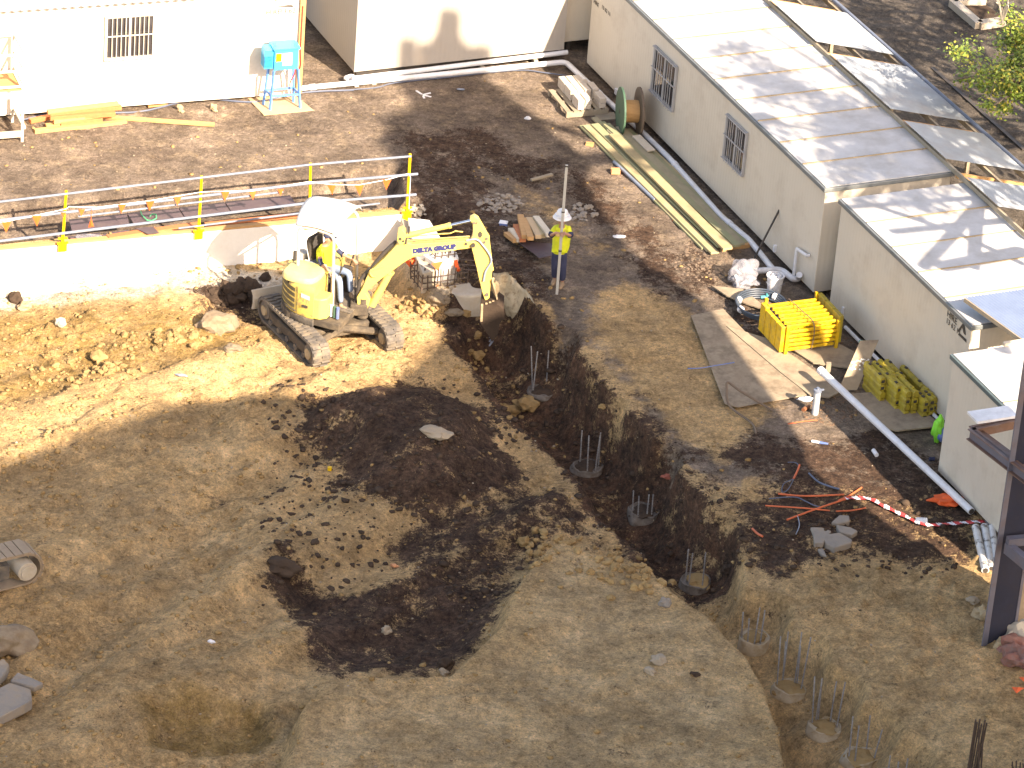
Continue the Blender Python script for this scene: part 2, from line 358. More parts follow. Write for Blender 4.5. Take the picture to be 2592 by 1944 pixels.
def terrain(X, Y):
    wob = fbm(X, Y, 1.1, 5, 4)
    h = fbm(X, Y, 3.0, 11, 3)*.10*ss((X+13)/3)
    dl = sdf(X, Y, poly_low)
    # sharp at retaining wall (upper left), soft elsewhere
    m = ss((dl+wob*.10)/.30)
    far = ss((88-Y)/3.0)
    h = h*(1-m)*.6+m*LOW
    inside = ss(dl/1.5)
    # rolling spoil of lower area with ridges running toward lower left
    u = (X*.62+Y*.78); v = (X*.78-Y*.62)
    roll = fbm(v*1.0, u*.28, 1.3, 31, 3)*.42+fbm(X, Y, 2.0, 35, 4)*.34
    left = ss((-1.0-X)/3.5)
    front = ss((73.5-Y)/3)
    h = h+inside*roll*(.25+.75*np.maximum(left, front)*ss((77.5-Y)/2.5))
    for a, b, hh, ww in RIDGES:
        d, t = seg(X, Y, a, b); h = h+hh*np.exp(-(d/ww)**2)*inside
    dq = sdf(X, Y, poly_ramp); mq = ss((dq+.25+wob*.1)/.45); h = h*(1-mq)+mq*np.minimum(h+.6, -.38+wob*.05)
    # dark pile
    dp = sdf(X, Y, poly_pile); h = h+ss((dp+.15+wob*.2)/1.5)*.75
    # hollow
    dh = sdf(X, Y, poly_hollow); h = h-ss((dh+wob*.15)/.7)*.22
    # mound
    dm = sdf(X, Y, poly_mound); mm = ss((dm+.30+wob*.12)/.42)
    h = h*(1-mm)+mm*(-.12+fbm(X, Y, 2.5, 51, 3)*.12+fbm(v, u*.3, 1.2, 55, 3)*.10-.05*ss(dm/3))
    # trench
    dt = sdf(X, Y, poly_tr); low = ss((70.5-Y)/3)
    wid = .62+.55*low; fl = TR+.30*low
    mt = ss((dt+wob*.16)/wid)*(1-mm)
    h = h*(1-mt)+mt*(fl+fbm(X, Y, .9, 61, 4)*.18)
    # near bucket the trench is shallower
    dpit = sdf(X, Y, poly_pit); h = h-ss((dpit+wob*.35)/.6)*.36
    dn = sdf(X, Y, poly_notch); h = h-ss((dn+wob*.2)/.3)*.30
    dr = sdf(X, Y, poly_rail); h = h-ss((dr+wob*.05)/.28)*.42
    # fine clods
    soft = 1-.6*ss(dr/.2)
    nearhut = ss((85.2-(Y-X*.45))/2)
    fine = fbm(X, Y, .55, 71, 4)*.13+fbm(X, Y, .15, 81, 3)*.055
    rough = .30+.70*np.maximum(ss(dl/.8), ss((72-Y)/3))+.5*mt
    cl = vn(X, Y, .16, 91)+.6*vn(X, Y, .08, 95)
    clod = np.clip(cl-.20, 0, 1)*.30*np.clip(fbm(X, Y, 1.3, 99, 3)*2+.25, 0, 1)
    h = h+(fine*rough+clod*rough)*soft*np.where(mm > .5, .50, 1)
    # scrape marks left by the bucket on the sand and by tracks over the yard
    sm = np.clip(fbm(X, Y, 1.8, 141, 3)*3+.35, 0, 1)
    h = h+fbm(X*.22+Y*.10, Y*.95-X*.18, .17, 131, 3)*.085*sm*np.where(mm > .5, 1, .5)
    h = h+fbm(v, u*.2, .20, 151, 3)*.09*sm*inside*left
    # long horizontal tracks in yard
    t2 = fbm(X*.42-Y*.1, (Y-X*.45), .35, 111, 3)*.05*ss(-dl/.4)
    h = h+t2*ss((86-Y+X*.45)/2)*(1-ss((X-3)/2))
    return h, dict(dl=dl, dm=dm, dt=dt, dh=dh, dp=dp, dr=dr, dpit=dpit, wob=wob, dn=dn)
def hz(x, y):
    i = int(np.clip(np.searchsorted(gx, x)-1, 0, len(gx)-2)); j = int(np.clip(np.searchsorted(gy, y)-1, 0, len(gy)-2))
    u = (x-gx[i])/(gx[i+1]-gx[i]); v = (y-gy[j])/(gy[j+1]-gy[j])
    return float((Hh[j, i]*(1-u)+Hh[j, i+1]*u)*(1-v)+(Hh[j+1, i]*(1-u)+Hh[j+1, i+1]*u)*v)
def PT(k, x, y, z0=0):
    # point on terrain seen at that place
    z = 1.2; p = P(k, x, y, z)
    while z > -2.8:
        q = P(k, x, y, z)
        if q.z <= hz(q.x, q.y): break
        z -= .04
    q.z = hz(q.x, q.y); return q

def axis(lo, hi, st, far0, far1):
    a = list(np.arange(lo, hi, st)); b = []; s = st; x = a[-1]
    while x < far1: s *= 1.5; x += s; b.append(x)
    c = []; s = st; x = lo
    while x > far0: s *= 1.5; x -= s; c.append(x)
    return np.array(c[::-1]+a+b)
gx = axis(-13.5, 13.0, .052, -700, 700); gy = axis(57.0, 97.0, .066, -300, 1500)
X, Y = np.meshgrid(gx, gy)
Hh, D_ = terrain(X, Y)
def march(k, x, y):
    z = 1.2
    while z > -2.8:
        q = P(k, x, y, z)
        if q.z <= hz(q.x, q.y): break
        z -= .04
    q.z = hz(q.x, q.y); return q
PILE_PX = [('5', 1290, 965), ('5', 1565, 1445), ('8', 1912, 115), ('9', 172, 525), ('9', 525, 905), ('9', 745, 1195), ('9', 965, 1440), ('9', 1190, 1640), ('9', 1400, 1790)]
PILE_AT = [march(*p) for p in PILE_PX]
for p in PILE_AT:
    r_ = np.hypot(X-p.x, Y-p.y); m_ = 1-ss((r_-.34)/.40); Hh = Hh*(1-m_)+m_*(p.z+.25*(Hh-p.z))
outf = ss((X+22)/6)*ss((20-X)/5)*ss((Y-50)/5)*ss((104-Y)/5)
Hh = Hh*outf+LOW*(1-ss((Y-45)/8))*0
ny, nx = X.shape
co = np.stack([X, Y, Hh], -1).reshape(-1, 3).astype(np.float32)
me = bpy.data.meshes.new('ground'); me.vertices.add(nx*ny); me.vertices.foreach_set('co', co.ravel())
I = np.arange(nx*ny).reshape(ny, nx)
F = np.stack([I[:-1, :-1], I[:-1, 1:], I[1:, 1:], I[1:, :-1]], -1).reshape(-1, 4)
me.loops.add(F.size); me.polygons.add(len(F))
me.loops.foreach_set('vertex_index', F.ravel().astype(np.int32)); me.polygons.foreach_set('loop_start', np.arange(0, F.size, 4, dtype=np.int32))
me.polygons.foreach_set('use_smooth', np.ones(len(F), bool))
me.update(calc_edges=True)
# soil masks: which soil lies where (dark topsoil, brown yard fill, pale dust)
def msk(poly, z, wpos=.35, seed=0):
    q = sdf(X, Y, W(poly, z) if not hasattr(poly[0], 'x') else poly)
    return ss((q+D_['wob']*.55)/wpos+.5)
dark = np.zeros(X.shape)
dark = np.maximum(dark, .95*ss((D_['dp']+D_['wob']*.8)/.8+.55))
dtr = ss((D_['dt']+.28+D_['wob']*.5)/.4)*ss((Y-67.6+D_['wob']*2)/1.2)
dark = np.maximum(dark, dtr*.90)
dark = np.maximum(dark, .55*ss((D_['dh']+.30+D_['wob']*.8)/.7)+.35*msk([(575, 1225), (600, 1190), (760, 1275), (840, 1260), (880, 1230), (1080, 1250), (1085, 1350), (970, 1455), (720, 1470), (640, 1380)], LOW, .5))
for poly, z, k in (([(1000, 1080), (1090, 1040), (1200, 1060), (1290, 1130), (1330, 1180), (1200, 1160), (1100, 1240), (900, 1250), (840, 1150)], LOW, .72),
                   ([(840, 840), (870, 760), (900, 780), (930, 850), (900, 870)], LOW, .5),
                   ([(1180, 740), (1260, 790), (1400, 960), (1500, 1080), (1600, 1170), (1660, 1200), (1640, 1080), (1520, 960), (1400, 860), (1280, 740)], 0, .45),
                   ([(1630, 1240), (1580, 1130), (1640, 1040), (1560, 980), (1640, 930), (1760, 960), (1900, 920), (2120, 1060), (2130, 1200), (1980, 1230), (1800, 1180), (1700, 1250)], 0, .78),
                   ([(1340, 560), (1500, 520), (1620, 640), (1700, 760), (1640, 780), (1500, 640), (1420, 640)], 0, .62),
                   ([(850, 290), (1040, 270), (1130, 330), (1200, 360), (1150, 400), (1060, 380), (1130, 500), (1200, 600), (1190, 660), (1130, 660), (1040, 600), (990, 550), (890, 460)], 0, .72),
                   ([(1200, 350), (1300, 380), (1400, 480), (1480, 540), (1400, 560), (1280, 480), (1200, 420)], 0, .72),
                   ([(985, 575), (1045, 590), (1060, 640), (1010, 700), (950, 680), (960, 640), (1000, 610)], -.4, .9),
                   ([(430, 630), (480, 600), (600, 630), (620, 700), (450, 695)], LOW, .8)):
    dark = np.maximum(dark, k*msk(poly, z, .9))
brown = ss((-D_['dl']+.1+D_['wob']*.5)/.6)*ss((Y+D_['wob']*1.5-69)/2.5+.2*0)
tan = np.maximum(msk([(1250, 660), (1350, 600), (1480, 660), (1560, 700), (1700, 880), (1560, 1000), (1480, 960), (1380, 860), (1290, 760)], 0, .9)*.9,
                 msk([(1080, 380), (1200, 420), (1350, 560), (1260, 560), (1150, 470)], 0, 1.2)*.6)
tan = np.maximum(tan, msk([(1600, 1250), (1900, 1240), (2140, 1290), (2400, 1500), (2400, 2000), (1900, 2000)], 0, 1.0))
brown = np.clip(brown-tan*.85, 0, 1)
pale = np.maximum(msk([(-200, 610), (0, 600), (450, 575), (600, 580), (640, 625), (560, 635), (450, 632), (350, 650), (120, 662), (-100, 680)], LOW, .6),
                  .7*msk([(860, 590), (930, 560), (1010, 620), (1000, 690), (900, 680)], LOW, .5))
pale = np.maximum(pale, .42*ss((D_['dm']+D_['wob']*.3)/1.0))
inpit = ss((D_['dpit']+.1+D_['wob']*.4)/.4)
ochre = np.maximum(inpit*.9, msk([(-100, 690), (120, 670), (350, 665), (560, 700), (600, 740), (300, 800), (100, 850), (-100, 880)], LOW, .9))
redd = dtr
ca = me.color_attributes.new('soil', 'FLOAT_COLOR', 'POINT')
ca.data.foreach_set('color', np.stack([dark, brown, pale, np.ones_like(dark)], -1).reshape(-1).astype(np.float32))
cb = me.color_attributes.new('soil2', 'FLOAT_COLOR', 'POINT')
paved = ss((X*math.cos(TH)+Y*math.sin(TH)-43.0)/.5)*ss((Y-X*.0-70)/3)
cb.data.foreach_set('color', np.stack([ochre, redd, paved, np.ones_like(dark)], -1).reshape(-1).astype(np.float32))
def ground_mat():
    m = bpy.data.materials.new('site_soil'); m.use_nodes = True; t = m.node_tree; n = t.nodes; L = t.links; b = n['Principled BSDF']
    b.inputs['Roughness'].default_value = .95; b.inputs['Specular IOR Level'].default_value = .15
    g = n.new('ShaderNodeNewGeometry')
    def noise(s, d=6, r=.6):
        k = n.new('ShaderNodeTexNoise'); k.inputs['Scale'].default_value = s; k.inputs['Detail'].default_value = d; k.inputs['Roughness'].default_value = r
        L.new(g.outputs['Position'], k.inputs['Vector']); return k.outputs[0]
    def mix(f, a, c):
        k = n.new('ShaderNodeMix'); k.data_type = 'RGBA'
        for s, i in ((f, 0), (a, 6), (c, 7)):
            if isinstance(s, (tuple, float, int)): k.inputs[i].default_value = s if i == 0 else tuple(s)+(1,)
            else: L.new(s, k.inputs[i])
        return k.outputs[2]
    def rng(s, a, c, lo=0., hi=1.):
        k = n.new('ShaderNodeMapRange'); k.inputs[1].default_value = a; k.inputs[2].default_value = c; k.inputs[3].default_value = lo; k.inputs[4].default_value = hi
        L.new(s, k.inputs[0]); return k.outputs[0]
    def math_(op, a, c):
        k = n.new('ShaderNodeMath'); k.operation = op
        for s, i in ((a, 0), (c, 1)):
            if isinstance(s, (float, int)): k.inputs[i].default_value = s
            else: L.new(s, k.inputs[i])
        return k.outputs[0]
    at = n.new('ShaderNodeVertexColor'); at.layer_name = 'soil'; sp = n.new('ShaderNodeSeparateColor'); L.new(at.outputs[0], sp.inputs[0])
    a2 = n.new('ShaderNodeVertexColor'); a2.layer_name = 'soil2'; s2 = n.new('ShaderNodeSeparateColor'); L.new(a2.outputs[0], s2.inputs[0])
    n1, n2, n3, n4 = noise(.9, 8, .65), noise(5, 8, .7), noise(22, 6, .7), noise(2.2, 9, .75)
    sand = mix(rng(n1, .35, .68), SAND1, SAND2)
    sand = mix(rng(n2, .40, .66), sand, SAND3)
    sand = mix(math_('MULTIPLY', s2.outputs[0], rng(n4, .3, .55)), sand, (.34, .215, .075))
    pal = mix(rng(n2, .4, .65), (.61, .46, .275), (.48, .35, .195))
    sand = mix(math_('MULTIPLY', sp.outputs[2], rng(n4, .35, .55)), sand, pal)
    sand = mix(math_('MULTIPLY', rng(sp.outputs[2], .5, .9), rng(n4, .30, .50)), sand, (.68, .61, .50))
    # crumbs
    sand = mix(rng(noise(6.5, 10, .8), .52, .66, 0, .62), sand, (.155, .105, .052))
    sand = mix(rng(noise(3.1, 10, .8), .56, .66, 0, .45), sand, (.42, .32, .185))
    sand = mix(rng(n3, .58, .68, 0, .8), sand, (.10, .068, .034))
    sand = mix(rng(noise(35, 3, .6), .64, .70, 0, .7), sand, (.50, .41, .27))
    br = mix(rng(n1, .38, .62), BROWN1, BROWN2)
    br = mix(rng(n4, .50, .66), br, (.33, .25, .17))
    br = mix(rng(n3, .62, .72, 0, .7), br, (.09, .065, .048))
    br = mix(rng(noise(38, 3, .6), .65, .70, 0, .8), br, (.42, .36, .28))
    dk = mix(rng(n2, .38, .64), (.055, .033, .023), (.115, .070, .046))
    dk = mix(math_('MULTIPLY', s2.outputs[1], rng(n4, .46, .60)), dk, (.15, .080, .048))
    dk = mix(rng(n3, .64, .72, 0, .8), dk, (.15, .105, .06))
    dk = mix(rng(noise(38, 3, .6), .68, .73, 0, .9), dk, (.30, .26, .20))
    bm_ = math_('ADD', sp.outputs[1], math_('MULTIPLY', math_('SUBTRACT', n4, .5), 1.5))
    c = mix(rng(bm_, .35, .65), sand, br)
    dm_ = math_('ADD', sp.outputs[0], math_('ADD', math_('MULTIPLY', math_('SUBTRACT', noise(1.6, 14, .85), .5), 4.4), math_('MULTIPLY', math_('SUBTRACT', n3, .5), 1.1)))
    c = mix(rng(dm_, .36, .66), c, dk)
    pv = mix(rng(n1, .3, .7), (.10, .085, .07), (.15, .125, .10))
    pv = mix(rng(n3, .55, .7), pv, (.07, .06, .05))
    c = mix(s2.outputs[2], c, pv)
    # tonal mottling of the soil itself at several grain sizes
    def mul(c_in, f):
        k = n.new('ShaderNodeVectorMath'); k.operation = 'SCALE'; L.new(c_in, k.inputs[0]); L.new(f, k.inputs['Scale']); return k.outputs[0]
    c = mul(c, rng(noise(.75, 3, .5), .32, .68, .80, 1.22))
    c = mul(c, rng(noise(2.6, 6, .7), .30, .70, .68, 1.34))
    c = mul(c, rng(noise(10, 6, .75), .30, .70, .60, 1.40))
    c = mul(c, rng(noise(28, 4, .7), .30, .70, .72, 1.28))
    L.new(c, b.inputs['Base Color'])
    bp = n.new('ShaderNodeBump'); bp.inputs['Strength'].default_value = .9; bp.inputs['Distance'].default_value = .11
    L.new(math_('ADD', math_('ADD', n2, noise(11, 8, .75)), math_('MULTIPLY', n3, .6)), bp.inputs['Height']); L.new(bp.outputs[0], b.inputs['Normal'])
    return m
SAND1 = (.46, .29, .13); SAND2 = (.66, .455, .24); SAND3 = (.55, .36, .17)
BROWN1 = (.150, .113, .086); BROWN2 = (.245, .190, .145)
me.materials.append(ground_mat())
g_ = bpy.data.objects.new('ground', me); col.objects.link(g_); g_['kind'] = 'structure'

# scattered clods and stones lying over the soil (nobody could count them)
def scatter(name, label, n, m, fn, smin, smax, seed, pw=2.5, flat=.7):
    R = np.random.RandomState(seed); vs0, fs0 = ICO[1]; base = np.array([tuple(v) for v in vs0]); fs = np.array(fs0)
    xs = R.uniform(-13, 12.5, n*3); ys = R.uniform(57.5, 96, n*3)
    keep = R.rand(n*3) < fn(xs, ys); xs, ys = xs[keep][:n], ys[keep][:n]
    h, _ = terrain(xs.reshape(1, -1), ys.reshape(1, -1)); h = h[0]; k = len(xs)
    s = smin+(smax-smin)*R.rand(k)**pw
    jit = 1+R.uniform(-.35, .35, (k, len(base)))
    sx = s*R.uniform(.7, 1.4, k); sy = s*R.uniform(.7, 1.4, k); sz = s*R.uniform(.45, .9, k)*flat*1.3
    a = R.rand(k)*6.28
    q = base[None]*jit[..., None]; qx = q[..., 0]*sx[:, None]; qy = q[..., 1]*sy[:, None]; qz = q[..., 2]*sz[:, None]
    vx = qx*np.cos(a)[:, None]-qy*np.sin(a)[:, None]+xs[:, None]; vy = qx*np.sin(a)[:, None]+qy*np.cos(a)[:, None]+ys[:, None]; vz = qz+(h+sz*.25)[:, None]
    v = np.stack([vx, vy, vz], -1).reshape(-1, 3).astype(np.float32); f = (fs[None]+(np.arange(k)*len(base))[:, None, None]).reshape(-1, 3)
    mm = bpy.data.meshes.new(name); mm.vertices.add(len(v)); mm.vertices.foreach_set('co', v.ravel()); mm.loops.add(f.size); mm.polygons.add(len(f))
    mm.loops.foreach_set('vertex_index', f.ravel().astype(np.int32)); mm.polygons.foreach_set('loop_start', np.arange(0, f.size, 3, dtype=np.int32)); mm.update(calc_edges=True)
    mm.materials.append(m); o = bpy.data.objects.new(name, mm); col.objects.link(o)
    tag(o, label, 'soil', None, 'stuff'); return o
def den(base, poly=None, z=LOW, k=1.):
    def fn(x, y):
        r = np.full(x.shape, base)
        r = r*np.clip(.35+1.6*(fbm(x, y, 1.6, 201, 3)+.25), .05, 1)
        inhut = (x*math.cos(TH)+y*math.sin(TH) > 39.0)
        return np.where(inhut, 0, r)
    return fn
M_['clod_s'] = mat('sandy_clod', (.38, .255, .115), .95, (.20, .125, .055), 1.3, bump=.5, spec=.1)
M_['clod_d'] = mat('dark_clod', (.085, .058, .04), .95, (.035, .025, .019), 1.5, bump=.5, spec=.1)
M_['clod_p'] = mat('pale_stone', (.38, .31, .22), .9, (.27, .21, .14), 1.5, bump=.5)
wd = lambda ps, z: W(ps, z)
pd1 = wd([(560, 830), (1120, 820), (1180, 1200), (960, 1470), (560, 1300)], LOW); pd2 = wd([(1150, 650), (1650, 1150), (2130, 1050), (2130, 1250), (1650, 1250), (1300, 1100), (1000, 740)], 0)
def f_dark(x, y):
    a = np.maximum(sdf(x, y, pd1), sdf(x, y, pd2)); return den(1.)(x, y)*ss(a/.6+.4)
def f_sand(x, y): return den(1.)(x, y)*np.where(sdf(x, y, poly_low) > 0, 1, .12)*np.where(np.maximum(sdf(x, y, pd1), sdf(x, y, pd2)) > 0, .3, 1)*np.where(sdf(x, y, poly_mound) > .4, .12, 1)*np.where(y > 84, .3, 1)
pl1 = wd([(-100, 700), (500, 640), (600, 780), (0, 1050), (-100, 1100)], LOW); pl2 = wd([(-100, 1250), (500, 1350), (600, 1500), (400, 1659), (-100, 1700)], LOW)
def f_left(x, y): return den(1.)(x, y)*ss(np.maximum(sdf(x, y, pl1), sdf(x, y, pl2))/.8+.4)
scatter('sandy_clods', 'loose sandy clods and crumbs scattered over the dug ground', 9000, M_['clod_s'], f_sand, .010, .062, 3, 3.0)
scatter('ochre_clods', 'thicker drifts of ochre clods on the left slope of the dig', 7500, M_['clod_s'], f_left, .010, .060, 13, 2.6)
scatter('dark_clods', 'crumbly dark topsoil clods on the spoil and along the trench', 9000, M_['clod_d'], f_dark, .015, .085, 5)
scatter('pale_stones', 'small pale stones and chips scattered over the site', 1400, M_['clod_p'], den(1.), .008, .028, 8)

# ------------------------------------------------------------------ site huts
def wall_lines(m0, name, c, c2):
    m = mat(name, c, .5, c2, 1.0, dirt=(.40, .33, .25), dsc=1.1, damt=.45, dlo=.5, dhi=.7)
    t = m.node_tree; n = t.nodes; L = t.links; g = n.new('ShaderNodeNewGeometry'); wv = n.new('ShaderNodeTexWave')
    mp = n.new('ShaderNodeMapping'); mp.inputs['Rotation'].default_value = (0, 0, -TH); L.new(g.outputs['Position'], mp.inputs[0])
    sx = n.new('ShaderNodeSeparateXYZ'); L.new(mp.outputs[0], sx.inputs[0]); ad = n.new('ShaderNodeMath'); L.new(sx.outputs[0], ad.inputs[0]); L.new(sx.outputs[1], ad.inputs[1])
    cx = n.new('ShaderNodeCombineXYZ'); L.new(ad.outputs[0], cx.inputs[0]); wv.inputs['Scale'].default_value = 2.6; L.new(cx.outputs[0], wv.inputs['Vector'])
    bp = n.new('ShaderNodeBump'); bp.inputs['Strength'].default_value = .25; bp.inputs['Distance'].default_value = .01
    L.new(wv.outputs[0], bp.inputs['Height']); L.new(bp.outputs[0], n['Principled BSDF'].inputs['Normal']); return m
M_['hwall'] = wall_lines(None, 'hut_cladding', (.60, .54, .44), (.57, .51, .41))
M_['hwallw'] = wall_lines(None, 'pale_hut_cladding', (.68, .62, .53), (.65, .59, .50))

def hut_body(t, C, a, b, W_, L_, H_, m, z0=.12, roofm='rooftop', trim='trimg', th=.10, ov=.06, seams=10, chassis=True):
    mb = MB(); mb.obox(C+Z*(z0-C.z), a*W_, b*L_, Z*(H_-th)); mb.build('wall', m, t, bevel=.012)
    R = C+Z*(z0+H_-th-C.z)
    mb = MB(); mb.obox(R-a*ov-b*ov+Z*.002, a*(W_+2*ov), b*(L_+2*ov), Z*th); tr = mb.build('roof_trim', trim, t, bevel=.015)
    mb = MB(); mb.obox(R-a*(ov-.05)-b*(ov-.05)+Z*(th+.003), a*(W_+2*ov-.1), b*(L_+2*ov-.1), Z*.02); rf = mb.build('roof', roofm, t)
    if seams:
        mb = MB()
        for i in range(1, seams):
            q = R-a*(ov-.05)+b*(L_*i/seams)+Z*(th+.024); mb.obox(q-b*.013, a*(W_+2*ov-.1), b*.026, Z*.02)
        s = mb.build('roof_seam', 'seam', rf)
    if chassis:
        mb = MB()
        for u in (.25, W_-.35): mb.obox(C+a*u+b*.15+Z*(.002-C.z), a*.1, b*(L_-.3), Z*(z0-.004))
        mb.build('skid', 'black', t)
def window(t, o, u, v, w_, h_, n, fm='frame', bars=5, cross=1, sill=False, back='glass'):
    # o lower-left corner on the wall, u along, v up, n outwards
    mb = MB(); k = .06
    mb.obox(o+n*.004, u*w_, v*k, n*.05).obox(o+v*(h_-k)+n*.004, u*w_, v*k, n*.05).obox(o+v*k+n*.004, u*k, v*(h_-2*k), n*.05).obox(o+u*(w_-k)+v*k+n*.004, u*k, v*(h_-2*k), n*.05)
    mb.obox(o+u*(w_/2-k*.4)+v*k+n*.006, u*k*.8, v*(h_-2*k), n*.04)
    f = mb.build('window', fm, t)
    MB().obox(o+u*k+v*k+n*.002, u*(w_-2*k), v*(h_-2*k), n*.012).build('pane', back, f)
    mb = MB()
    for half in (0, 1):
        for i in range(1, bars):
            q = o+u*(k+(w_-2*k)*(half*.5+.5*i/bars)); mb.cyl(q-v*.03+n*.075, q+v*(h_+.02)+n*.075, .009, n=6)
    for c in ([0.02, .55, .98] if cross else [.02, .98]): mb.obox(o+v*(h_*c-.012)+n*.064, u*w_, v*.024, n*.022)
    mb.build('security_bar', fm, f)

# hut 3: the long hut along the right
C3 = V((6.237, 78.53, 0)); L3 = 12.0; W3 = 3.0; H3 = 2.5; z3 = .12
h3 = thing('site_hut', 'long cream hut with two barred side windows, beside the lumber stack', 'site hut', C3+A*1.5+B*6, 'cream site huts')
hut_body(h3, C3, A, B, W3, L3, H3, 'hwall', seams=11)
def on_wall3(k, x, y): return PP(k, x, y, C3, A)
for (k, p0, p1, p2) in (('3', (345, 975), (470, 1110), (350, 680)), ('2', (1965, 560), (2105, 695), (1985, 270))):
    a_, b_, c_ = on_wall3(k, *p0), on_wall3(k, *p1), on_wall3(k, *p2)
    wd_ = (b_-a_).dot(-B); hh = (c_-a_).z; window(h3, b_+B*wd_ if False else a_, -B, Z, wd_, hh, -A, bars=5)
# pvc vent pipe on the end of the wall, small socket
v0, v1, v2 = on_wall3('6', 800, 235), on_wall3('6', 818, 75), on_wall3('6', 882, 112)
MB().tube([v0-A*.08, v1-A*.08, v1-A*.08+V((0, 0, .02)), v2-A*.08, v2-A*.02], .035).build('vent_pipe', 'pvc', h3, smooth=True)
q = on_wall3('p', 1205, 185); MB().cbox(q-A*.03, A*.06, B*.1, Z*.14).build('tap_box', 'white', h3)
q = on_wall3('6', 670, 70); MB().cbox(q-A*.03, A*.06, B*.06, Z*.16).build('tap', 'white', h3)
for k_, (x, y, s, s1) in enumerate([(1605, 15, .16, 'A'), (1655, 50, .14, '62 11')]):
    q = on_wall3('2', x, y); text('HIRE' if k_ == 0 else '13 62 11', .14, q-A*.01, -B, Z, 'inkb', 'lettering', h3)
# hut 4
C4 = V((6.46, 78.31, 0)); n4 = -A
e4 = PP('6', 1890, 545, C4, A); L4 = (C4-e4).dot(B); print('L4', L4, 'top', e4.z, PP('3', 1035, 1210, C4, A))
C4n = C4-B*L4
h4 = thing('site_hut', 'cream hut with no windows and a truss shadow on its roof, behind the yellow props', 'site hut', C4n+A*1.5+B*L4/2, 'cream site huts')
hut_body(h4, C4n, A, B, 3.0, L4-.25, 2.46, 'hwall', seams=5)
q = PP('y', 1655, 340, C4, A)
text('HIRE', .2, q-A*.012, -B, Z, 'inkb', 'lettering', h4); q2 = PP('y', 1648, 388, C4, A); text('13 62 11', .17, q2-A*.012, -B, Z, 'inkb', 'lettering', h4)
pts = [PP('y', x, y, C4, A)-A*.012 for x, y in ((1730, 430), (1775, 395), (1782, 400), (1790, 470), (1775, 430))]
mb = MB(); mb.prism([PP('y', x, y, C4, A)-A*.008 for x, y in ((1732, 452), (1772, 396), (1783, 412), (1792, 482), (1778, 470), (1768, 425), (1742, 460))], -A*.006)
mb.prism([PP('y', x, y, C4, A)-A*.008 for x, y in ((1738, 478), (1797, 536), (1795, 512), (1745, 466))], -A*.006); mb.build('emblem', 'inkb', h4)
for x, y in ((905, 300), (1550, 935)):
    q = PP('y', x, y, C4, A); MB().cbox(q-A*.02, A*.04, B*.06, Z*.14).build('tap', 'white', h4)
# hut 5 nearest on the right
Cf = P('6', 1675, 1455, .12); Cf.z = 0
t5 = PP('6', 1760, 720, Cf, A); H5 = t5.z-.12; L5 = 6.0
C5 = Cf-B*L5
h5 = thing('site_hut', 'nearest cream hut behind the steel column, plain side wall and dark green roof edge', 'site hut', C5+A*1.5+B*3, 'cream site huts')
hut_body(h5, C5, A, B, 3.0, L5, H5, 'hwall', trim='trim', seams=3)
print('H5', H5, 'Cf', Cf)
# hut 1 far left, white
L1p = P('1', 0, 720, .12); R1p = P('1', 1870, 578, .12); a1 = (R1p-L1p); a1.z = 0; a1.normalize(); b1 = V((-a1.y, a1.x, 0))
O1 = V((R1p.x, R1p.y, 0)); W1 = 9.6
top1 = PP('1', 0, 72, O1, b1); H1 = top1.z-.12; print('H1', H1)
h1 = thing('site_hut', 'brilliant white hut with a barred window and grey corrugated roof, top left', 'site hut', O1-a1*W1/2+b1*1.5)
MB().obox(O1-a1*W1+Z*.12, a1*W1, b1*3, Z*H1).build('wall', 'hwallw', h1)
mb = MB(); mb.corr(O1-a1*(W1+.2)+Z*(.12+H1+.05)-b1*.15, a1*(W1+.2), b1*3.3+Z*.5, 50, .02); mb.build('roof', 'sheet', h1)
MB().obox(O1-a1*W1+Z*(.12+H1+.002), a1*W1, b1*.05, Z*.05).build('roof_trim', 'timber', h1)
MB().obox(O1-a1*.13-b1*.02+Z*.15, a1*.13, -b1*.06, Z*(H1-.05)).build('corner_post', 'timber', h1)
mb = MB()
for u in (.3, 2.4): mb.obox(O1-a1*(W1-.1)+b1*u+Z*.003, a1*(W1-.3), b1*.1, Z*.11)
mb.build('skid', 'black', h1)
wall1 = lambda k, x, y: PP(k, x, y, O1, b1)
a_, b_, c_ = wall1('1', 645, 375), wall1('1', 958, 358), wall1('1', 655, 98)
window(h1, a_, a1, Z, (b_-a_).dot(a1), (c_-a_).z, -b1, fm='framew', bars=5)
q = wall1('x', 290, 205); text('HIRE', .17, q-b1*.012, a1, Z, 'inkb', 'lettering', h1)
q = wall1('x', 480, 190); text('13 62 11', .17, q-b1*.012, a1, Z, 'inkb', 'lettering', h1)
mb = MB(); mb.prism([wall1('x', x, y)-b1*.008 for x, y in ((420, 90), (600, 68), (665, 68), (680, 95))], -b1*.006)
mb.prism([wall1('x', x, y)-b1*.008 for x, y in ((408, 14), (425, -6), (470, -10), (440, 6))], -b1*.006); mb.build('emblem', 'inkb', h1)
MB().tube([wall1('x', 795, 60)-b1*.1, wall1('x', 775, 400)-b1*.1, wall1('x', 760, 700)-b1*.1, wall1('x', 765, 880)-b1*.1, wall1('x', 740, 955)-b1*.12], .012, 5).build('red_cable', 'red', h1)
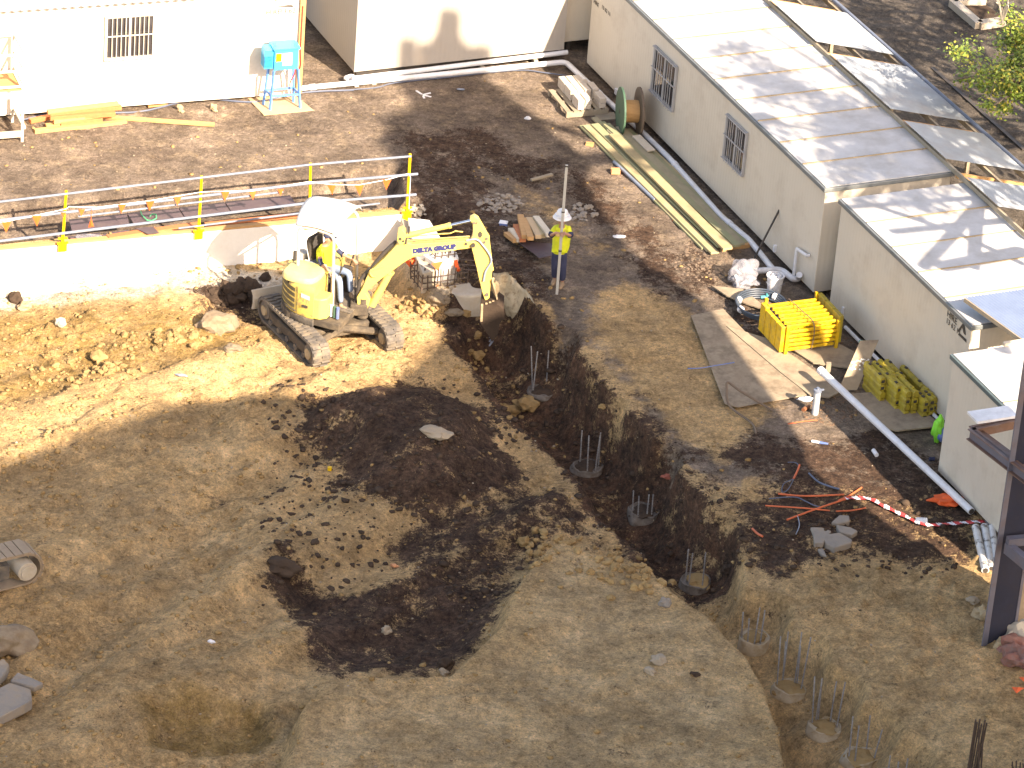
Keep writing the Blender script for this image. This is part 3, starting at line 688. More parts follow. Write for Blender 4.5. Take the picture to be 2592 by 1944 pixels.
# hut 2 centre back, white, raised
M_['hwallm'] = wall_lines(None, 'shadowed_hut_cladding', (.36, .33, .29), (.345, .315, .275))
L2p = P('2', 113, 450, .28); R2p = P('2', 1420, 308, .28); a2 = (R2p-L2p); a2.z = 0; W2 = a2.length; a2.normalize(); b2 = V((-a2.y, a2.x, 0)); O2 = V((L2p.x, L2p.y, 0))
h2 = thing('site_hut', 'white hut end at the back with a chimney-shaped shadow on it, above the white pipes', 'site hut', O2+a2*W2/2+b2*3)
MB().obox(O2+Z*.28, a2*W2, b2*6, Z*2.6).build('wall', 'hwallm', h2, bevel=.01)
MB().obox(O2-a2*.05-b2*.05+Z*2.882, a2*(W2+.1), b2*6.1, Z*.1).build('roof', 'rooftop', h2)
MB().obox(O2+a2*(W2-.02)+Z*.2+b2*.03, a2*.05, b2*5.9, Z*.08).obox(O2+a2*.1+Z*.15+b2*.1, a2*(W2-.2), b2*.1, Z*.13).build('bearer', 'black', h2)
mb = MB()
for i in range(5): mb.cbox(O2+a2*(.3+i*(W2-.6)/4)+b2*.35+Z*.08, a2*.25, b2*.25, Z*.14)
mb.build('footing_pad', 'conc', h2)
# hut standing behind, in the gap
h6 = thing('site_hut', 'cream hut seen in the narrow gap between the back hut and the long hut', 'site hut', O2+a2*(W2+1.7)+b2*1.6, 'cream site huts')
hut_body(h6, O2+a2*(W2+.04)+b2*.35, a2, b2, 2.4, 5, 2.7, 'hwall', z0=.3, seams=0)

# covered walkway roof on the far side of the huts
OA = C3+A*3.0
def awn(k, x, y, z): return P(k, x, y, z)
ridge_z = 2.78
pw = P('3', 1000, 0, 2.25); wA = (pw-OA).dot(A); print('awning outer A', wA)
wA = max(1.4, min(wA, 3.0)); zo = 2.25; slopev = A*wA+Z*(zo-ridge_z)
aw = thing('walkway_roof', 'grey corrugated walkway roof with open timber gaps, running behind the cream huts', 'walkway roof', OA+A*wA/2+B*2)
def along(k, x, y, z): return (P(k, x, y, z)-OA).dot(B)
# sheet edges measured at the ridge side
eds = [('3', 625, 10), ('3', 915, 270), ('3', 1000, 345), ('3', 1370, 690), ('3', 1455, 765), ('3', 1720, 1000), ('3', 1890, 1110), ('3', 2100, 1290)]
sb = [along(*e, ridge_z) for e in eds]; print('sheets', sb)
spans = [(sb[1], sb[0]), (sb[3], sb[2]), (sb[5], sb[4]), (sb[7], sb[6]), (sb[0]+.75, sb[0]+3.6)]
for s0, s1 in spans:
    lo_, hi_ = min(s0, s1), max(s0, s1)
    MB().corr(OA+B*lo_+Z*(ridge_z+.05)-A*.05, B*(hi_-lo_), slopev+slopev.normalized()*.08, int((hi_-lo_)/.076), .010, th=.003).build('roof_sheet', 'sheet', aw)
b0, bL = min(sb)-1.2, max(sb)+4
for u in (0, .5, 1):
    q = OA+slopev*u+B*b0+Z*(ridge_z-.04); MB().obox(q-A*.025, A*.05, B*(bL-b0), -Z*.10).build('purlin', 'timber_grey', aw)
edge = OA+slopev+B*b0+Z*(ridge_z+.0); MB().tube([edge+A*.1, edge+A*.1+B*(bL-b0)], .05).build('gutter', 'galv', aw, smooth=True)
for lo_ in [sb[0]+.37, (sb[1]+sb[2])/2, (sb[3]+sb[4])/2, (sb[5]+sb[6])/2]:
    q = OA+B*lo_+Z*(ridge_z-.09); MB().obox(q, slopev, B*.07, -Z*.12).build('rafter', 'timber', aw)
    MB().obox(OA+slopev+B*lo_+Z*.02-A*.08, A*.08, B*.08, Z*(zo-.2)).build('post', 'timber_grey', aw)
MB().obox(OA+A*.1+B*b0+Z*.02, A*(wA-.2), B*(bL-b0), Z*.25).build('deck', 'timber_grey', aw)

# blue corrugated porch roof over hut 4/5
pa, pb = P('6', 1845, 375, 2.95), P('6', 2212, 640, 2.75)
pc = pa+A*3.2
pr = thing('porch_roof', 'blue-grey corrugated porch roof at the right edge above the two cream huts', 'porch roof', V((pa.x+1, pa.y-1, 0)))
MB().corr(pa, (pc-pa), (pb-pa), 42, .012, th=.003).build('roof_sheet', 'sheetb', pr)
MB().beam(pa-Z*.05, pb-Z*.05, .05, .09).beam(pa+A*1.5-Z*.05, pb+A*1.5-Z*.05, .05, .09).build('purlin', 'timber_grey', pr)
for qq in (pa+A*2.9, pb+A*2.9+B*.2): MB().beam(V((qq.x, qq.y, .02)), qq-Z*.06, .08, .08, A).build('post', 'timber_grey', pr)
q = P('6', 2100, 665, H5+.14+.03); solo('timber_offcut', MB().cbox(q+A*.3, A*.7, B*.09, Z*.07), 'plyp', 'short pale timber offcut lying on the nearest hut roof', 'timber')

# ------------------------------------------------------------------ retaining wall, formwork and sunken strip
wa, wb = P('d', -60, 547), P('d', 868, 464)
wv = (wb-wa).normalized(); wn = V((wv.y, -wv.x, 0))      # wn points to the camera side
rw = thing('retaining_wall', 'white concrete retaining wall with timber capping behind the excavator', 'retaining wall', (wa+wb)/2+Z*LOW)
jl = (P('d', 330, 512)-wa).dot(wv); Lw = (wb-wa).length
MB().obox(wa+Z*(LOW-.1)+wv*jl, wv*(Lw-jl), -wn*.18, Z*(-LOW+.1)).build('wall_face', 'concw', rw, bevel=.01)
MB().obox(wa+Z*(LOW-.1), wv*(jl-.01), -wn*.17, Z*(-LOW+.1)).build('form_panel', 'plyp', rw, bevel=.008)
MB().obox(wa+Z*(LOW+.42)+wn*.002, wv*(jl-.02), wn*.03, Z*.02).build('panel_joint', 'plyp', rw)
MB().obox(wa-wn*.02+Z*.003, wv*Lw, -wn*.14, Z*.045).build('capping', 'timber', rw)
# ledge at the base, catches light
bl = MB(); bl.obox(wa+wn*.002+Z*(LOW-.12), wv*(jl*1.0), wn*.55, Z*.17); bl.build('base_slab', 'plyp', rw, bevel=.02)
# orange joists lying just behind the capping, each a thing
for i, (x0, x1, y) in enumerate(((1075, 1560, 870), (1560, 1990, 800))):
    p0, p1 = P('r', x0, y, .04), P('r', x1, y-75 if i == 0 else y-60, .04)
    solo('formwork_plank', MB().beam(p0, p1, .16, .05), 'timber_or', ['orange plank behind the wall capping, between the left two guardrail posts', 'orange plank behind the wall capping, just left of the third guardrail post'][i], 'plank', 'orange planks behind the capping', bevel=.005)
p0, p1 = P('r', 2050, 745, .04), P('1', 1880, 1335, .04)
solo('formwork_plank', MB().beam(p0, p1, .14, .05), 'timber_or', 'long orange plank behind the wall capping, up to the post beside the digger canopy', 'plank', 'orange planks behind the capping', bevel=.005)
# brown form ply sheets lying in the sunken strip
zs = -.12
xs_ = [(690, 700, 1265, 640), (1270, 640, 1780, 590), (1790, 590, 2240, 535), (2250, 535, 2900, 470)]
lab = ['leftmost brown form sheet below the guardrail, with a grey dusty end', 'brown form sheet with a green strap lying on it', 'brown form sheet below the second guardrail bay', 'rightmost long brown form sheet below the guardrail flags']
for i, (x0, y0, x1, y1) in enumerate(xs_):
    a_, b_ = P('r', x0, y0, zs), P('r', x1, y1, zs); c_ = P('r', x0+(30 if i == 0 else 60), y0+(120 if i == 0 else 95), zs); sh = c_-a_
    solo('form_sheet', MB().obox(a_+Z*(.01*i), b_-a_, sh, Z*.018), 'plyb', lab[i], 'plywood sheet', 'brown form sheets in the sunken strip')
for i, (x0, y0, x1, y1, d, l_) in enumerate(((700, 870, 1000, 830, 60, 'broken brown form sheet beside the second post foot'), (1010, 850, 1290, 800, 60, 'small brown form sheet next to the orange plank'))):
    a_, b_ = P('r', x0, y0, -.05), P('r', x1, y1, -.05); c_ = P('r', x0+12, y0+d, -.05)
    solo('form_sheet', MB().obox(a_, b_-a_, c_-a_, Z*.018), 'plyb', l_, 'plywood sheet', 'brown form sheets in the sunken strip')
a_, b_, c_ = P('r', 1350, 785, .07), P('r', 1530, 770, .07), P('r', 1480, 845, .08)
solo('form_offcut', MB().prism([a_, b_, P('r', 1590, 830, .1), c_], Z*.015), 'plyb', 'grey dusty sheet offcut across the orange plank', 'plywood offcut')
solo('plastic_film', MB().rock(P('r', 880, 870, -.02), .26, .12, .03, 3, 3, .5), 'bag', 'crumpled clear plastic film on the sheets by the second post', 'plastic film', smooth=True)
cv = [P('r', x, y, -.05) for x, y in ((1405, 610), (1420, 650), (1470, 700), (1520, 705), (1565, 680), (1560, 640), (1520, 640), (1500, 660))]
solo('strap', MB().tube(cv, .012, 6), mat('green_strap', (.05, .5, .2), .6), 'green strap curled on the brown form sheet', 'strap')

# guardrail
gr = thing('guardrail', 'scaffold guardrail of three galvanised rails on four yellow posts, hung with orange flags', 'guardrail', (wa+wb)/2, None)
posts = [(142, 545, 147, 412), (433, 512, 437, 380), (660, 470, 668, 352), (877, 462, 885, 332)]
tops = []
for i, (x0, y0, x1, y1) in enumerate(posts):
    pb_ = P('d', x0, y0, .0); pb_ = pb_-wn*((pb_-wa).dot(wn))+wn*.015
    n_ = V((0, 1, 0)); tp = PY('d', x1, y1, pb_.y)
    tp = V((pb_.x+(tp.x-pb_.x)*.6, pb_.y, tp.z)); tops.append((pb_, tp))
    mb = MB(); mb.beam(pb_-Z*.02, tp, .05, .05, wv)
    po = mb.build('post', 'ypost', gr)
    MB().obox(pb_+wn*.03-wv*.09-Z*.12, wv*.18, wn*.02, Z*.17).obox(pb_-wv*.12+Z*.06, wv*.24, wn*.05, Z*.035).obox(pb_-wv*.10+Z*.17, wv*.2, wn*.05, Z*.03).obox(pb_-wv*.03+Z*.04, wv*.06, wn*.06, Z*.22).build('clamp', 'ypost', po)
rails = [((0, 1255), (1925, 1025), ('2', 470, 972)), ((0, 1370), (1925, 1140), ('2', 510, 1082)), ((0, 1500), (1925, 1262), ('2', 500, 1210))]
for i, (a_, b_, c_) in enumerate(rails):
    pl = tops[0][0]
    p0 = PP('1', a_[0]-150, a_[1]+18, wa+wn*.06, wn); p1 = PP('1', b_[0], b_[1], wa+wn*.06, wn); p2 = PP(c_[0], c_[1], c_[2], wa+wn*.06, wn)
    MB().tube([p0, p1, p2], .031 if i else .026).build('rail', 'galv', gr, smooth=True)
    if i: MB().tube([p0+wv*(2.2*i)-Z*.055, p0+wv*(2.2*i+4.5)+(p1-p0).normalized()*0+Z*((p1-p0).normalized().z*4.5)-Z*.055], .022).build('rail', 'galv', gr, smooth=True)
wallp = lambda k, x, y, d=.10: PP(k, x, y, wa+wn*d, wn)
# bunting line with flags
fl = [('1', 40, 1380, 55), ('1', 228, 1340, 55), ('1', 395, 1320, 30), ('1', 510, 1300, 38), ('1', 760, 1270, 46), ('1', 935, 1250, 50), ('1', 1105, 1225, 45), ('1', 1403, 1190, 50), ('1', 1572, 1188, 45), ('1', 1745, 1175, 36), ('1', 2062, 1150, 50), ('2', 145, 1150, 55), ('2', 318, 1118, 50)]
bt = thing('bunting', 'string of orange flags hung between the guardrail posts', 'bunting', wallp('1', 900, 1260)*1)
ln = [wallp('1', x, y) for x, y in ((-80, 1395), (40, 1378), (228, 1338), (410, 1300))]+[wallp('1', x, y) for x, y in ((430, 1285), (600, 1290), (935, 1248), (1250, 1195), (1300, 1192), (1572, 1188), (1925, 1130), (2062, 1148))]+[wallp('2', x, y) for x, y in ((145, 1150), (318, 1118), (450, 1080), (465, 1100), (455, 1300))]
MB().tube(ln, .008, 5).build('cord', 'white', bt)
for k, x, y, s in fl:
    a_, b_, c_ = wallp(k, x-s*.55, y, .105), wallp(k, x+s*.55, y, .105), wallp(k, x+rnd.uniform(-6, 6), y+s*1.25, .105+rnd.uniform(0, .06))
    MB().add([a_, b_, c_, (a_+b_)/2+wn*.02], [(0, 3, 2), (3, 1, 2)]).build('flag', 'orange', bt)
a_, b_ = wallp('1', 565, 1290, .12), wallp('1', 560, 1420, .12)
mb = MB(); mb.tube([wallp('1', 570, 1300, .12), wallp('1', 568, 1360, .12)], .006, 5); mb.add([wallp('1', 548, 1415, .12), wallp('1', 585, 1410, .12), wallp('1', 567, 1355, .12), wallp('1', 567, 1400, .16)], [(0, 3, 2), (3, 1, 2), (0, 1, 3)])
solo('marker_flag', mb, 'orange', 'single orange flag hanging point up below the middle rail, right of the left post', 'flag')

# ------------------------------------------------------------------ concrete beams, rebar cage, block by the trench
def top_prism(name, pts, m, label, cat, dz, par=None, bevel=.015, grp=None):
    return solo(name, MB().prism(pts, Z*-dz), m, label, cat, grp, bevel=bevel)
c0 = [P('c', x, y, -.02) for x, y in ((430, 235), (560, 280), (845, 800), (815, 860), (690, 885))]
top_prism('ground_beam', c0, 'conc', 'pale concrete ground beam running from the wall end towards the rebar cage', 'concrete beam', .5)
c1 = [P('c', x, y, .10) for x, y in ((520, 235), (770, 260), (960, 560), (1090, 640), (1110, 700), (1010, 770), (850, 770), (660, 640), (590, 560))]
top_prism('concrete_pad', c1, 'concw', 'pale concrete pad beyond the ground beam, under the digger boom lettering', 'concrete pad', .5)
mb = MB()
for i, (x, y) in enumerate(((480, 745), (540, 700), (790, 770), (800, 745))):
    if i == 3: continue
    q = P('c', x, y, -.1+.25*(i > 1)); solo('flag_scrap', MB().add([q, q+A*.28+Z*.02, q+A*.14-Z*.17+wn*.05], [(0, 1, 2)]), 'orange', ['orange flag scrap on the ground beam side, left one by the digger boom', 'orange flag scrap on the ground beam side, right one by the boom', 'orange flag scrap on the edge of the pale pad above the rebar cage'][i], 'flag')

# rebar cage
cg = thing('rebar_cage', 'tangled rebar cage starter bars standing at the end of the ground beam', 'rebar cage', P('c', 930, 1050, -.38))
mb = MB()
b0_ = P('c', 850, 1070, -.40)
ax_, ay_ = A*.95, B*.55
for i in range(8):
    for j in range(4):
        q = b0_+A*(i*.15)+B*(j*.20)-A*.35; hgt = .35+(.45 if 2 < i < 7 and j > 1 else .05)+rnd.uniform(-.05, .08)
        mb.cyl(q, q+Z*hgt+A*rnd.uniform(-.03, .03), .016, n=5)
for k in range(5):
    zz_ = .05+k*.13; e_ = 8 if k < 3 else 5; o_ = b0_-A*(.35 if k < 3 else -.1)+B*(0 if k < 3 else .4)+Z*zz_
    mb.tube([o_, o_+A*(e_-1)*.15, o_+A*(e_-1)*.15+B*(.6 if k < 3 else .2), o_+B*(.6 if k < 3 else .2), o_], .014, 5)
for j in range(3):
    o_ = b0_+A*.5+B*(.15+j*.2)+Z*(.35+.02*j); mb.tube([o_, o_+A*1.0-Z*.15-B*.15], .012, 5)
for j in range(5): o_ = b0_+A*(.62+j*.18)+Z*(.33-.03*j); mb.tube([o_, o_+B*.5], .008, 5)
mb.build('rebar', 'rebard', cg)
MB().tube([P('c', 1075, 730, .1), P('c', 1085, 790, .0), P('c', 1110, 850, -.05)], .045, 6).build('red_tape', 'orange', cg)
# block
bl_ = [P('c', x, y, -.35) for x, y in ((985, 1030), (1060, 995), (1370, 968), (1440, 1010), (1400, 1130), (1250, 1150), (1100, 1140), (990, 1100))]
top_prism('concrete_block', bl_, 'conc', 'pale cast concrete block in the dark hole behind the digging bucket', 'concrete block', 1.0, bevel=.04)
q = P('c', 1150, 1230, -.8); solo('brick', MB().cbox(q+Z*.1, V((.09, 0, 0)), V((0, .07, 0)), Z*.24), mat('red_brick', (.45, .14, .08), .9), 'red brick standing in the hole against the concrete block', 'brick', bevel=.006)
q = P('c', 865, 1140, -.55); solo('marker_flag', MB().add([q+V((-.13, 0, -.04)), q+V((.15, 0, 0)), q+V((-.02, 0, .26)), q+V((0, -.08, .02))], [(0, 3, 2), (3, 1, 2), (0, 1, 3)]), 'orange', 'bright red triangular flag below the rebar cage', 'flag')
# rough broken footing, lit
fp = [('c', 1500, 905, -.02), ('c', 1600, 860, .16), ('c', 1700, 862, .14), ('c', 1780, 960, .05), ('c', 1900, 1090, .02), ('c', 2040, 1270, .0), ('c', 2060, 1400, -.25), ('c', 1990, 1520, -.5), ('c', 1880, 1400, -.55), ('c', 1740, 1330, -.55), ('c', 1640, 1200, -.5), ('c', 1540, 1090, -.3)]
fpw = [P(k, x, y, z) for k, x, y, z in fp]
bm = bmesh.new(); vs = [bm.verts.new(p) for p in fpw]; vb = [bm.verts.new(V((p.x+.05, p.y+.35, -1.7))) for p in fpw]; n_ = len(fp)
bm.faces.new(vs)
for i in range(n_): bm.faces.new((vs[i], vb[i], vb[(i+1) % n_], vs[(i+1) % n_]))
bm.faces.new(vb[::-1]); bmesh.ops.triangulate(bm, faces=bm.faces)
for _ in range(4): bmesh.ops.subdivide_edges(bm, edges=[e for e in bm.edges if e.calc_length() > .12], cuts=1, use_grid_fill=True)
for v_ in bm.verts:
    p = v_.co; v_.co = p+V((mn.noise(p*2.2), mn.noise(p*2.2+V((9, 0, 0))), mn.noise(p*2.2+V((0, 9, 0)))))*.07+V((mn.noise(p*8), mn.noise(p*8+V((9, 0, 0))), mn.noise(p*8+V((0, 9, 0)))))*.04
bmesh.ops.recalc_face_normals(bm, faces=bm.faces)
mb = MB(); bm.verts.index_update(); mb.v = [v_.co.copy() for v_ in bm.verts]; mb.f = [tuple(v_.index for v_ in f.verts) for f in bm.faces]; bm.free()
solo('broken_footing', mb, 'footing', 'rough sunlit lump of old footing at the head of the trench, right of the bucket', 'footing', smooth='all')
# lumps between tracks and trench
for i, (k, x, y, z, rx, ry, rz, m, l_) in enumerate((
    ('c', 890, 1290, LOW+.0, .20, .15, .14, 'lump', 'grey-brown lump at the left side of the lumps below the rebar cage'),
    ('c', 1060, 1370, LOW+.0, .18, .12, .08, 'lump', 'flat earthy lump just left of the bucket'),
    ('c', 1190, 1390, LOW+.0, .12, .10, .08, 'clod_s', 'sandy lump touching the left of the bucket'),
    ('4', 1350, 560, LOW+.0, .42, .30, .24, 'lump', 'big pale slab-sided lump left of the digger blade, on the slope'),
    ('4', 1450, 710, LOW+.0, .19, .13, .09, 'lump', 'pale crumpled lump below the big lump, left of the track'),
    ('4', 610, 760, LOW, .17, .13, .12, 'clod_s', 'buff boulder on the ochre slope at left'),
    ('4', 375, 540, LOW+.02, .12, .1, .1, 'conc', 'small pale stone below the left end of the wall'),
    ('4', 95, 400, LOW+.02, .16, .14, .14, 'clod_d', 'brown lump at the far left below the wall'),
    ('4', 150, 450, LOW+.02, .15, .12, .1, 'concr', 'earthy lump beside the brown one at far left'),
    ('5', 625, 1235, -.25, .29, .19, .11, 'clod_p', 'flat pale rock on top of the dark soil pile'),
    ('7', 1745, 425, LOW-.1, .38, .22, .17, 'clod_d', 'dark boulder at the left tip of the dark soil'),
    ('5', 1190, 1065, -1.1, .22, .18, .16, 'clod_s', 'angular yellow clod at the left lip of the trench'),
    ('5', 1090, 1110, -1.0, .24, .12, .15, 'clod_s', 'long yellow clod just below the trench lip clod'),
    ('5', 880, 770, LOW, .13, .12, .1, 'clod_s', 'small yellow clod on the trench lip near the tracks'),
    ('8', 2045, 645, -.1, .12, .1, .1, 'concg', 'dark grey stone on the crest of the sand mound'),
    ('8', 2005, 1010, -.1, .15, .13, .09, 'clod_p', 'larger pale rock of the two on the sand mound'),
    ('8', 1955, 1070, -.1, .11, .1, .08, 'clod_p', 'smaller pale rock of the two on the sand mound'),
    ('8', 685, 1030, LOW, .14, .12, .12, 'clod_d', 'dark stone at the bottom point of the dark soil'),
    ('8', 670, 1085, LOW+.15, .09, .08, .08, 'clod_p', 'pale stone under the dark stone at the point of the dark soil'),
    ('9', 165, 1085, -.1, .10, .06, .05, 'clod_d', 'dark flat stone on the sand mound near the trench piles'),
    ('9', 1890, 630, .0, .12, .1, .07, 'clod_p', 'pale stone left of the steel column foot'),
    ('9', 370, 460, -.0, .12, .1, .1, 'clod_d', 'dark clod on the notch of the trench edge'),
    ('5', 1660, 1120, -.2, .1, .08, .06, 'clod_s', 'yellow clod on the far wall of the trench'),
    ('8', 1170, 280, LOW+.1, .12, .1, .12, 'clod_s', 'ochre clod on the mixed soil above the sand mound'),
    ('8', 315, 815, LOW, .10, .08, .1, 'clod_p', 'pale upright stone in the dark soil'),
    ('8', 365, 408, LOW+.05, .09, .06, .05, 'brick', 'rounded red brick fragment on the dark soil'))):
    q = PT(k, x, y, z)
    solo('rock', MB().rock(q+Z*rz*.35, rx, ry, rz, i*1.7+2, 3, .32, rnd.uniform(-.4, .4), 1.5), m, l_, 'rock', 'larger loose rocks', smooth=False)
# loose clods along the ochre ledge at left and the lips
def lump_field(name, label, spots, m, seed, s0, s1):
    R = random.Random(seed); mb = MB()
    for k, x, y, dx, dy, n_ in spots:
        for i in range(n_):
            q = PT(k, x+R.gauss(0, dx), y+R.gauss(0, dy), LOW); s = R.uniform(s0, s1); mb.rock(q+Z*s*.2, s*R.uniform(.8, 1.5), s, s*R.uniform(.6, 1), R.random()*99, 2, .35, R.random()*6)
    return solo(name, mb, m, label, 'soil', kind='stuff')
lump_field('ledge_clods', 'broken ochre clods along the crumbling ledge left of the digger', [('4', 900, 640, 130, 30, 40), ('4', 620, 830, 130, 22, 34), ('4', 1150, 620, 90, 30, 26), ('4', 300, 900, 90, 30, 18), ('5', 850, 780, 50, 60, 16), ('5', 1130, 1080, 60, 60, 14), ('5', 500, 450, 90, 25, 24)], 'clod_s', 4, .02, .085)
lump_field('trench_clods', 'mixed clods on the crest between the sand mound and the trench', [('8', 1700, 420, 120, 70, 40), ('8', 1900, 500, 60, 50, 24), ('8', 1250, 330, 60, 90, 26), ('8', 1450, 250, 70, 30, 16)], 'clod_s', 6, .02, .085)
lump_field('hole_clods', 'dark broken clods in the hollow between wall and digger blade', [('4', 1400, 370, 80, 35, 40), ('4', 1560, 350, 60, 30, 26)], 'clod_d', 9, .04, .16)

# ------------------------------------------------------------------ pipes, cables
def arc(pts, n=5):
    # round the corners of a polyline
    pts = [V(p) for p in pts]; out = [pts[0]]
    for i in range(1, len(pts)-1):
        a, b, c = pts[i-1], pts[i], pts[i+1]; d = min(.16, (a-b).length*.4, (c-b).length*.4); s = b+(a-b).normalized()*d; e = b+(c-b).normalized()*d
        out += [s.lerp(b, t).lerp(b.lerp(e, t), t) for t in [k/n for k in range(n+1)]]
    return out+[pts[-1]]
def curve(pts, n=6):
    pts = [V(p) for p in pts]; out = []
    for i in range(len(pts)-1):
        p0 = pts[max(i-1, 0)]; p1 = pts[i]; p2 = pts[i+1]; p3 = pts[min(i+2, len(pts)-1)]
        for k in range(n):
            t = k/n; out.append(.5*((2*p1)+(p2-p0)*t+(2*p0-5*p1+4*p2-p3)*t*t+(3*p1-p0-3*p2+p3)*t**3))
    return out+[pts[-1]]
lp = [P('d', 560, 204, .1), P('d', 648, 191, .1), P('2', 1430, 385, .1), P('2', 1600, 545, .09), P('2', 1760, 690, .09), P('p', 1580, 800, .09), P('p', 1990, 1200, .09), P('d', 1560, 470, .09), P('6', 505, 20, .09), P('6', 650, 200, .09)]
lp2 = [P('6', 490, 215, .10), P('6', 700, 200, .12), P('6', 775, 262, .10), P('6', 810, 258, .10), P('6', 815, 235, .3)]
pp = thing('drain_pipe', 'long white drain pipe bending round the corner from the back hut along the long hut', 'pipe', lp[2])
MB().tube(arc(lp, 5), .065, 12).build('pipe', 'pvc', pp, smooth=True)
mb = MB()
for k in (1, 3, 4, 6, 7): q = lp[k]; d = (lp[k+1]-lp[k]).normalized(); MB().cyl(q+d*.3-d*.07, q+d*.3+d*.07, .078, n=12).build('pipe_socket', 'pvc', pp, smooth=True)
solo('drain_pipe', MB().tube(arc(lp2), .068, 12), 'pvc', 'short white drain pipe with a bend at the near corner of the long hut', 'pipe', smooth=True)
up_ = [P('2', 100, 490, .2), P('2', 1440, 325, .2)]
ppu = thing('drain_pipe', 'upper straight white pipe on supports under the raised back hut', 'pipe', up_[0])
MB().tube([up_[0], up_[1]], .06, 12).build('pipe', 'pvc', ppu, smooth=True)
mb = MB()
for t in (.02, .1, .32, .6, .85): q = up_[0].lerp(up_[1], t); MB().cbox(q-Z*.14, A*.1, B*.12, Z*.12).build('support', 'conc', ppu)
solo('pipe_junction', MB().rock(P('2', 90, 488, .12), .15, .1, .1, 4, 3, .1), 'white', 'white rounded junction at the left end of the upper pipe', 'pipe', smooth='all')
solo('pipe_stay', MB().cyl(P('2', 760, 470, .0), P('2', 760, 365, .05)+Z*.35, .015, n=6), 'black', 'thin black stake standing against the white pipes', 'stake')
cabs = [('slate cable snaking from the white hut under the blue box stand along the pipes', [('d', 40, 262), ('d', 110, 243), ('1', 350, 710), ('1', 720, 702), ('1', 900, 690), ('1', 1140, 632), ('1', 1300, 615), ('1', 1500, 632), ('1', 1640, 628), ('1', 1900, 575), ('1', 2200, 560)], .022),
        ('slate cable lying past the white pipe toward the paver pallet', [('2', 60, 560), ('2', 250, 545), ('2', 370, 515), ('2', 700, 480), ('2', 1120, 437), ('2', 1300, 452), ('2', 1500, 480)], .016)]
for l_, ps, r in cabs: solo('cable', MB().tube(curve([P(k, x, y, .03) for k, x, y in ps]), r, 6), 'cable', l_, 'cable', smooth=True)
lpipe = [P('6', 945, 825, .55), P('f', 2390, 1230, .18), P('9', 1890, 65, .16)]
p0_, p1_ = P('6', 945, 828, .40), P('9', 1885, 62, .14)
pe = thing('loose_pipe', 'long loose white pipe lying propped beside the hut towards the steel column', 'pipe', p1_)
MB().tube([p0_, p0_+(p1_-p0_)*.5, p1_], .075, 14, caps=True).build('pipe', 'pvc', pe, smooth=True)
MB().cyl(p0_-(p1_-p0_).normalized()*.01, p0_+(p1_-p0_).normalized()*.12, .085, n=14).build('collar', 'white', pe, smooth=True)
MB().cyl(p1_, p1_+(p1_-p0_).normalized()*.012, .058, n=12).build('pipe_mouth', 'black', pe)
MB().beam(P('6', 990, 850, .02), P('6', 990, 850, .02)+Z*.25, .1, .1).build('prop_block', 'timber_grey', pe)
solo('base_pipe', MB().tube([P('6', 1100, 560, .1), P('6', 1720, 1175, .1)], .04, 8), 'pvc', 'thin white pipe tucked along the foot of the windowless hut', 'pipe', smooth=True)

# ------------------------------------------------------------------ access platform at far left
st = thing('access_platform', 'pale timber and scaffold access platform with handrails at the left edge', 'access platform', P('s', 290, 1450, 0))
yb = P('s', 290, 1450, 0).y
S = lambda x, y, dy=0: PY('s', x, y, yb+dy)
bk = 1.0
def B2(p, q, w_=.045): return MB().beam(p, q, w_, w_)
def postv(x, ytop, ybot, dy, m='framew'):
    a_ = P('s', x, ybot, 0); return a_
pA = P('s', 292, 1450, 0); pB = pA+b1*bk*1.0
zdeck = S(255, 770).z; zr = [PY('s', 260, y, pA.y).z for y in (285, 520)]
ztop = zr[0]; Lft = -a1*2.2
for nm, q, zt in (('post', pA, ztop), ('post', pB, ztop), ('post', pA+Lft, ztop), ('post', pB+Lft, ztop)):
    B2(q+Z*.01, q+Z*zt, .055).build('post', 'framew', st)
for zt in (ztop, (ztop+zdeck)/2+.05, zdeck+.12):
    B2(pA+Z*zt-b1*.03, pA+Lft+Z*zt-b1*.03).build('handrail', 'framew', st)
    B2(pA+Z*zt+a1*.02, pB+Z*zt+a1*.02).build('handrail', 'framew', st)
    if zt != ztop: continue
    B2(pB+Z*zt, pB+Lft+Z*zt).build('handrail', 'framew', st)
MB().obox(pA+Z*zdeck-b1*.0-a1*.03, Lft, b1*bk, Z*.04).build('deck', 'timber', st)
MB().obox(pA+Z*(zdeck-.16)-b1*.032+a1*.02, Lft, -b1*.03, Z*.16).build('fascia', 'greyp', st)
B2(pA+Z*.22-b1*.02, pA+Lft+Z*.22-b1*.02, .11).build('brace', 'framew', st)
B2(pA+Z*.35+a1*.04, pB+Z*.35+a1*.04, .07).build('brace', 'framew', st)
for k in range(3):
    o_ = pA+Lft*.35+Z*(.25+.25*k)+b1*(.25+.2*k); MB().obox(o_, Lft*.4, b1*.22, Z*.04).build('step', 'framew', st)
MB().beam(pA+Lft*.35+Z*.05+b1*.1, pA+Lft*.35+Z*(zdeck)+b1*.8, .04, .18).build('stringer', 'framew', st)

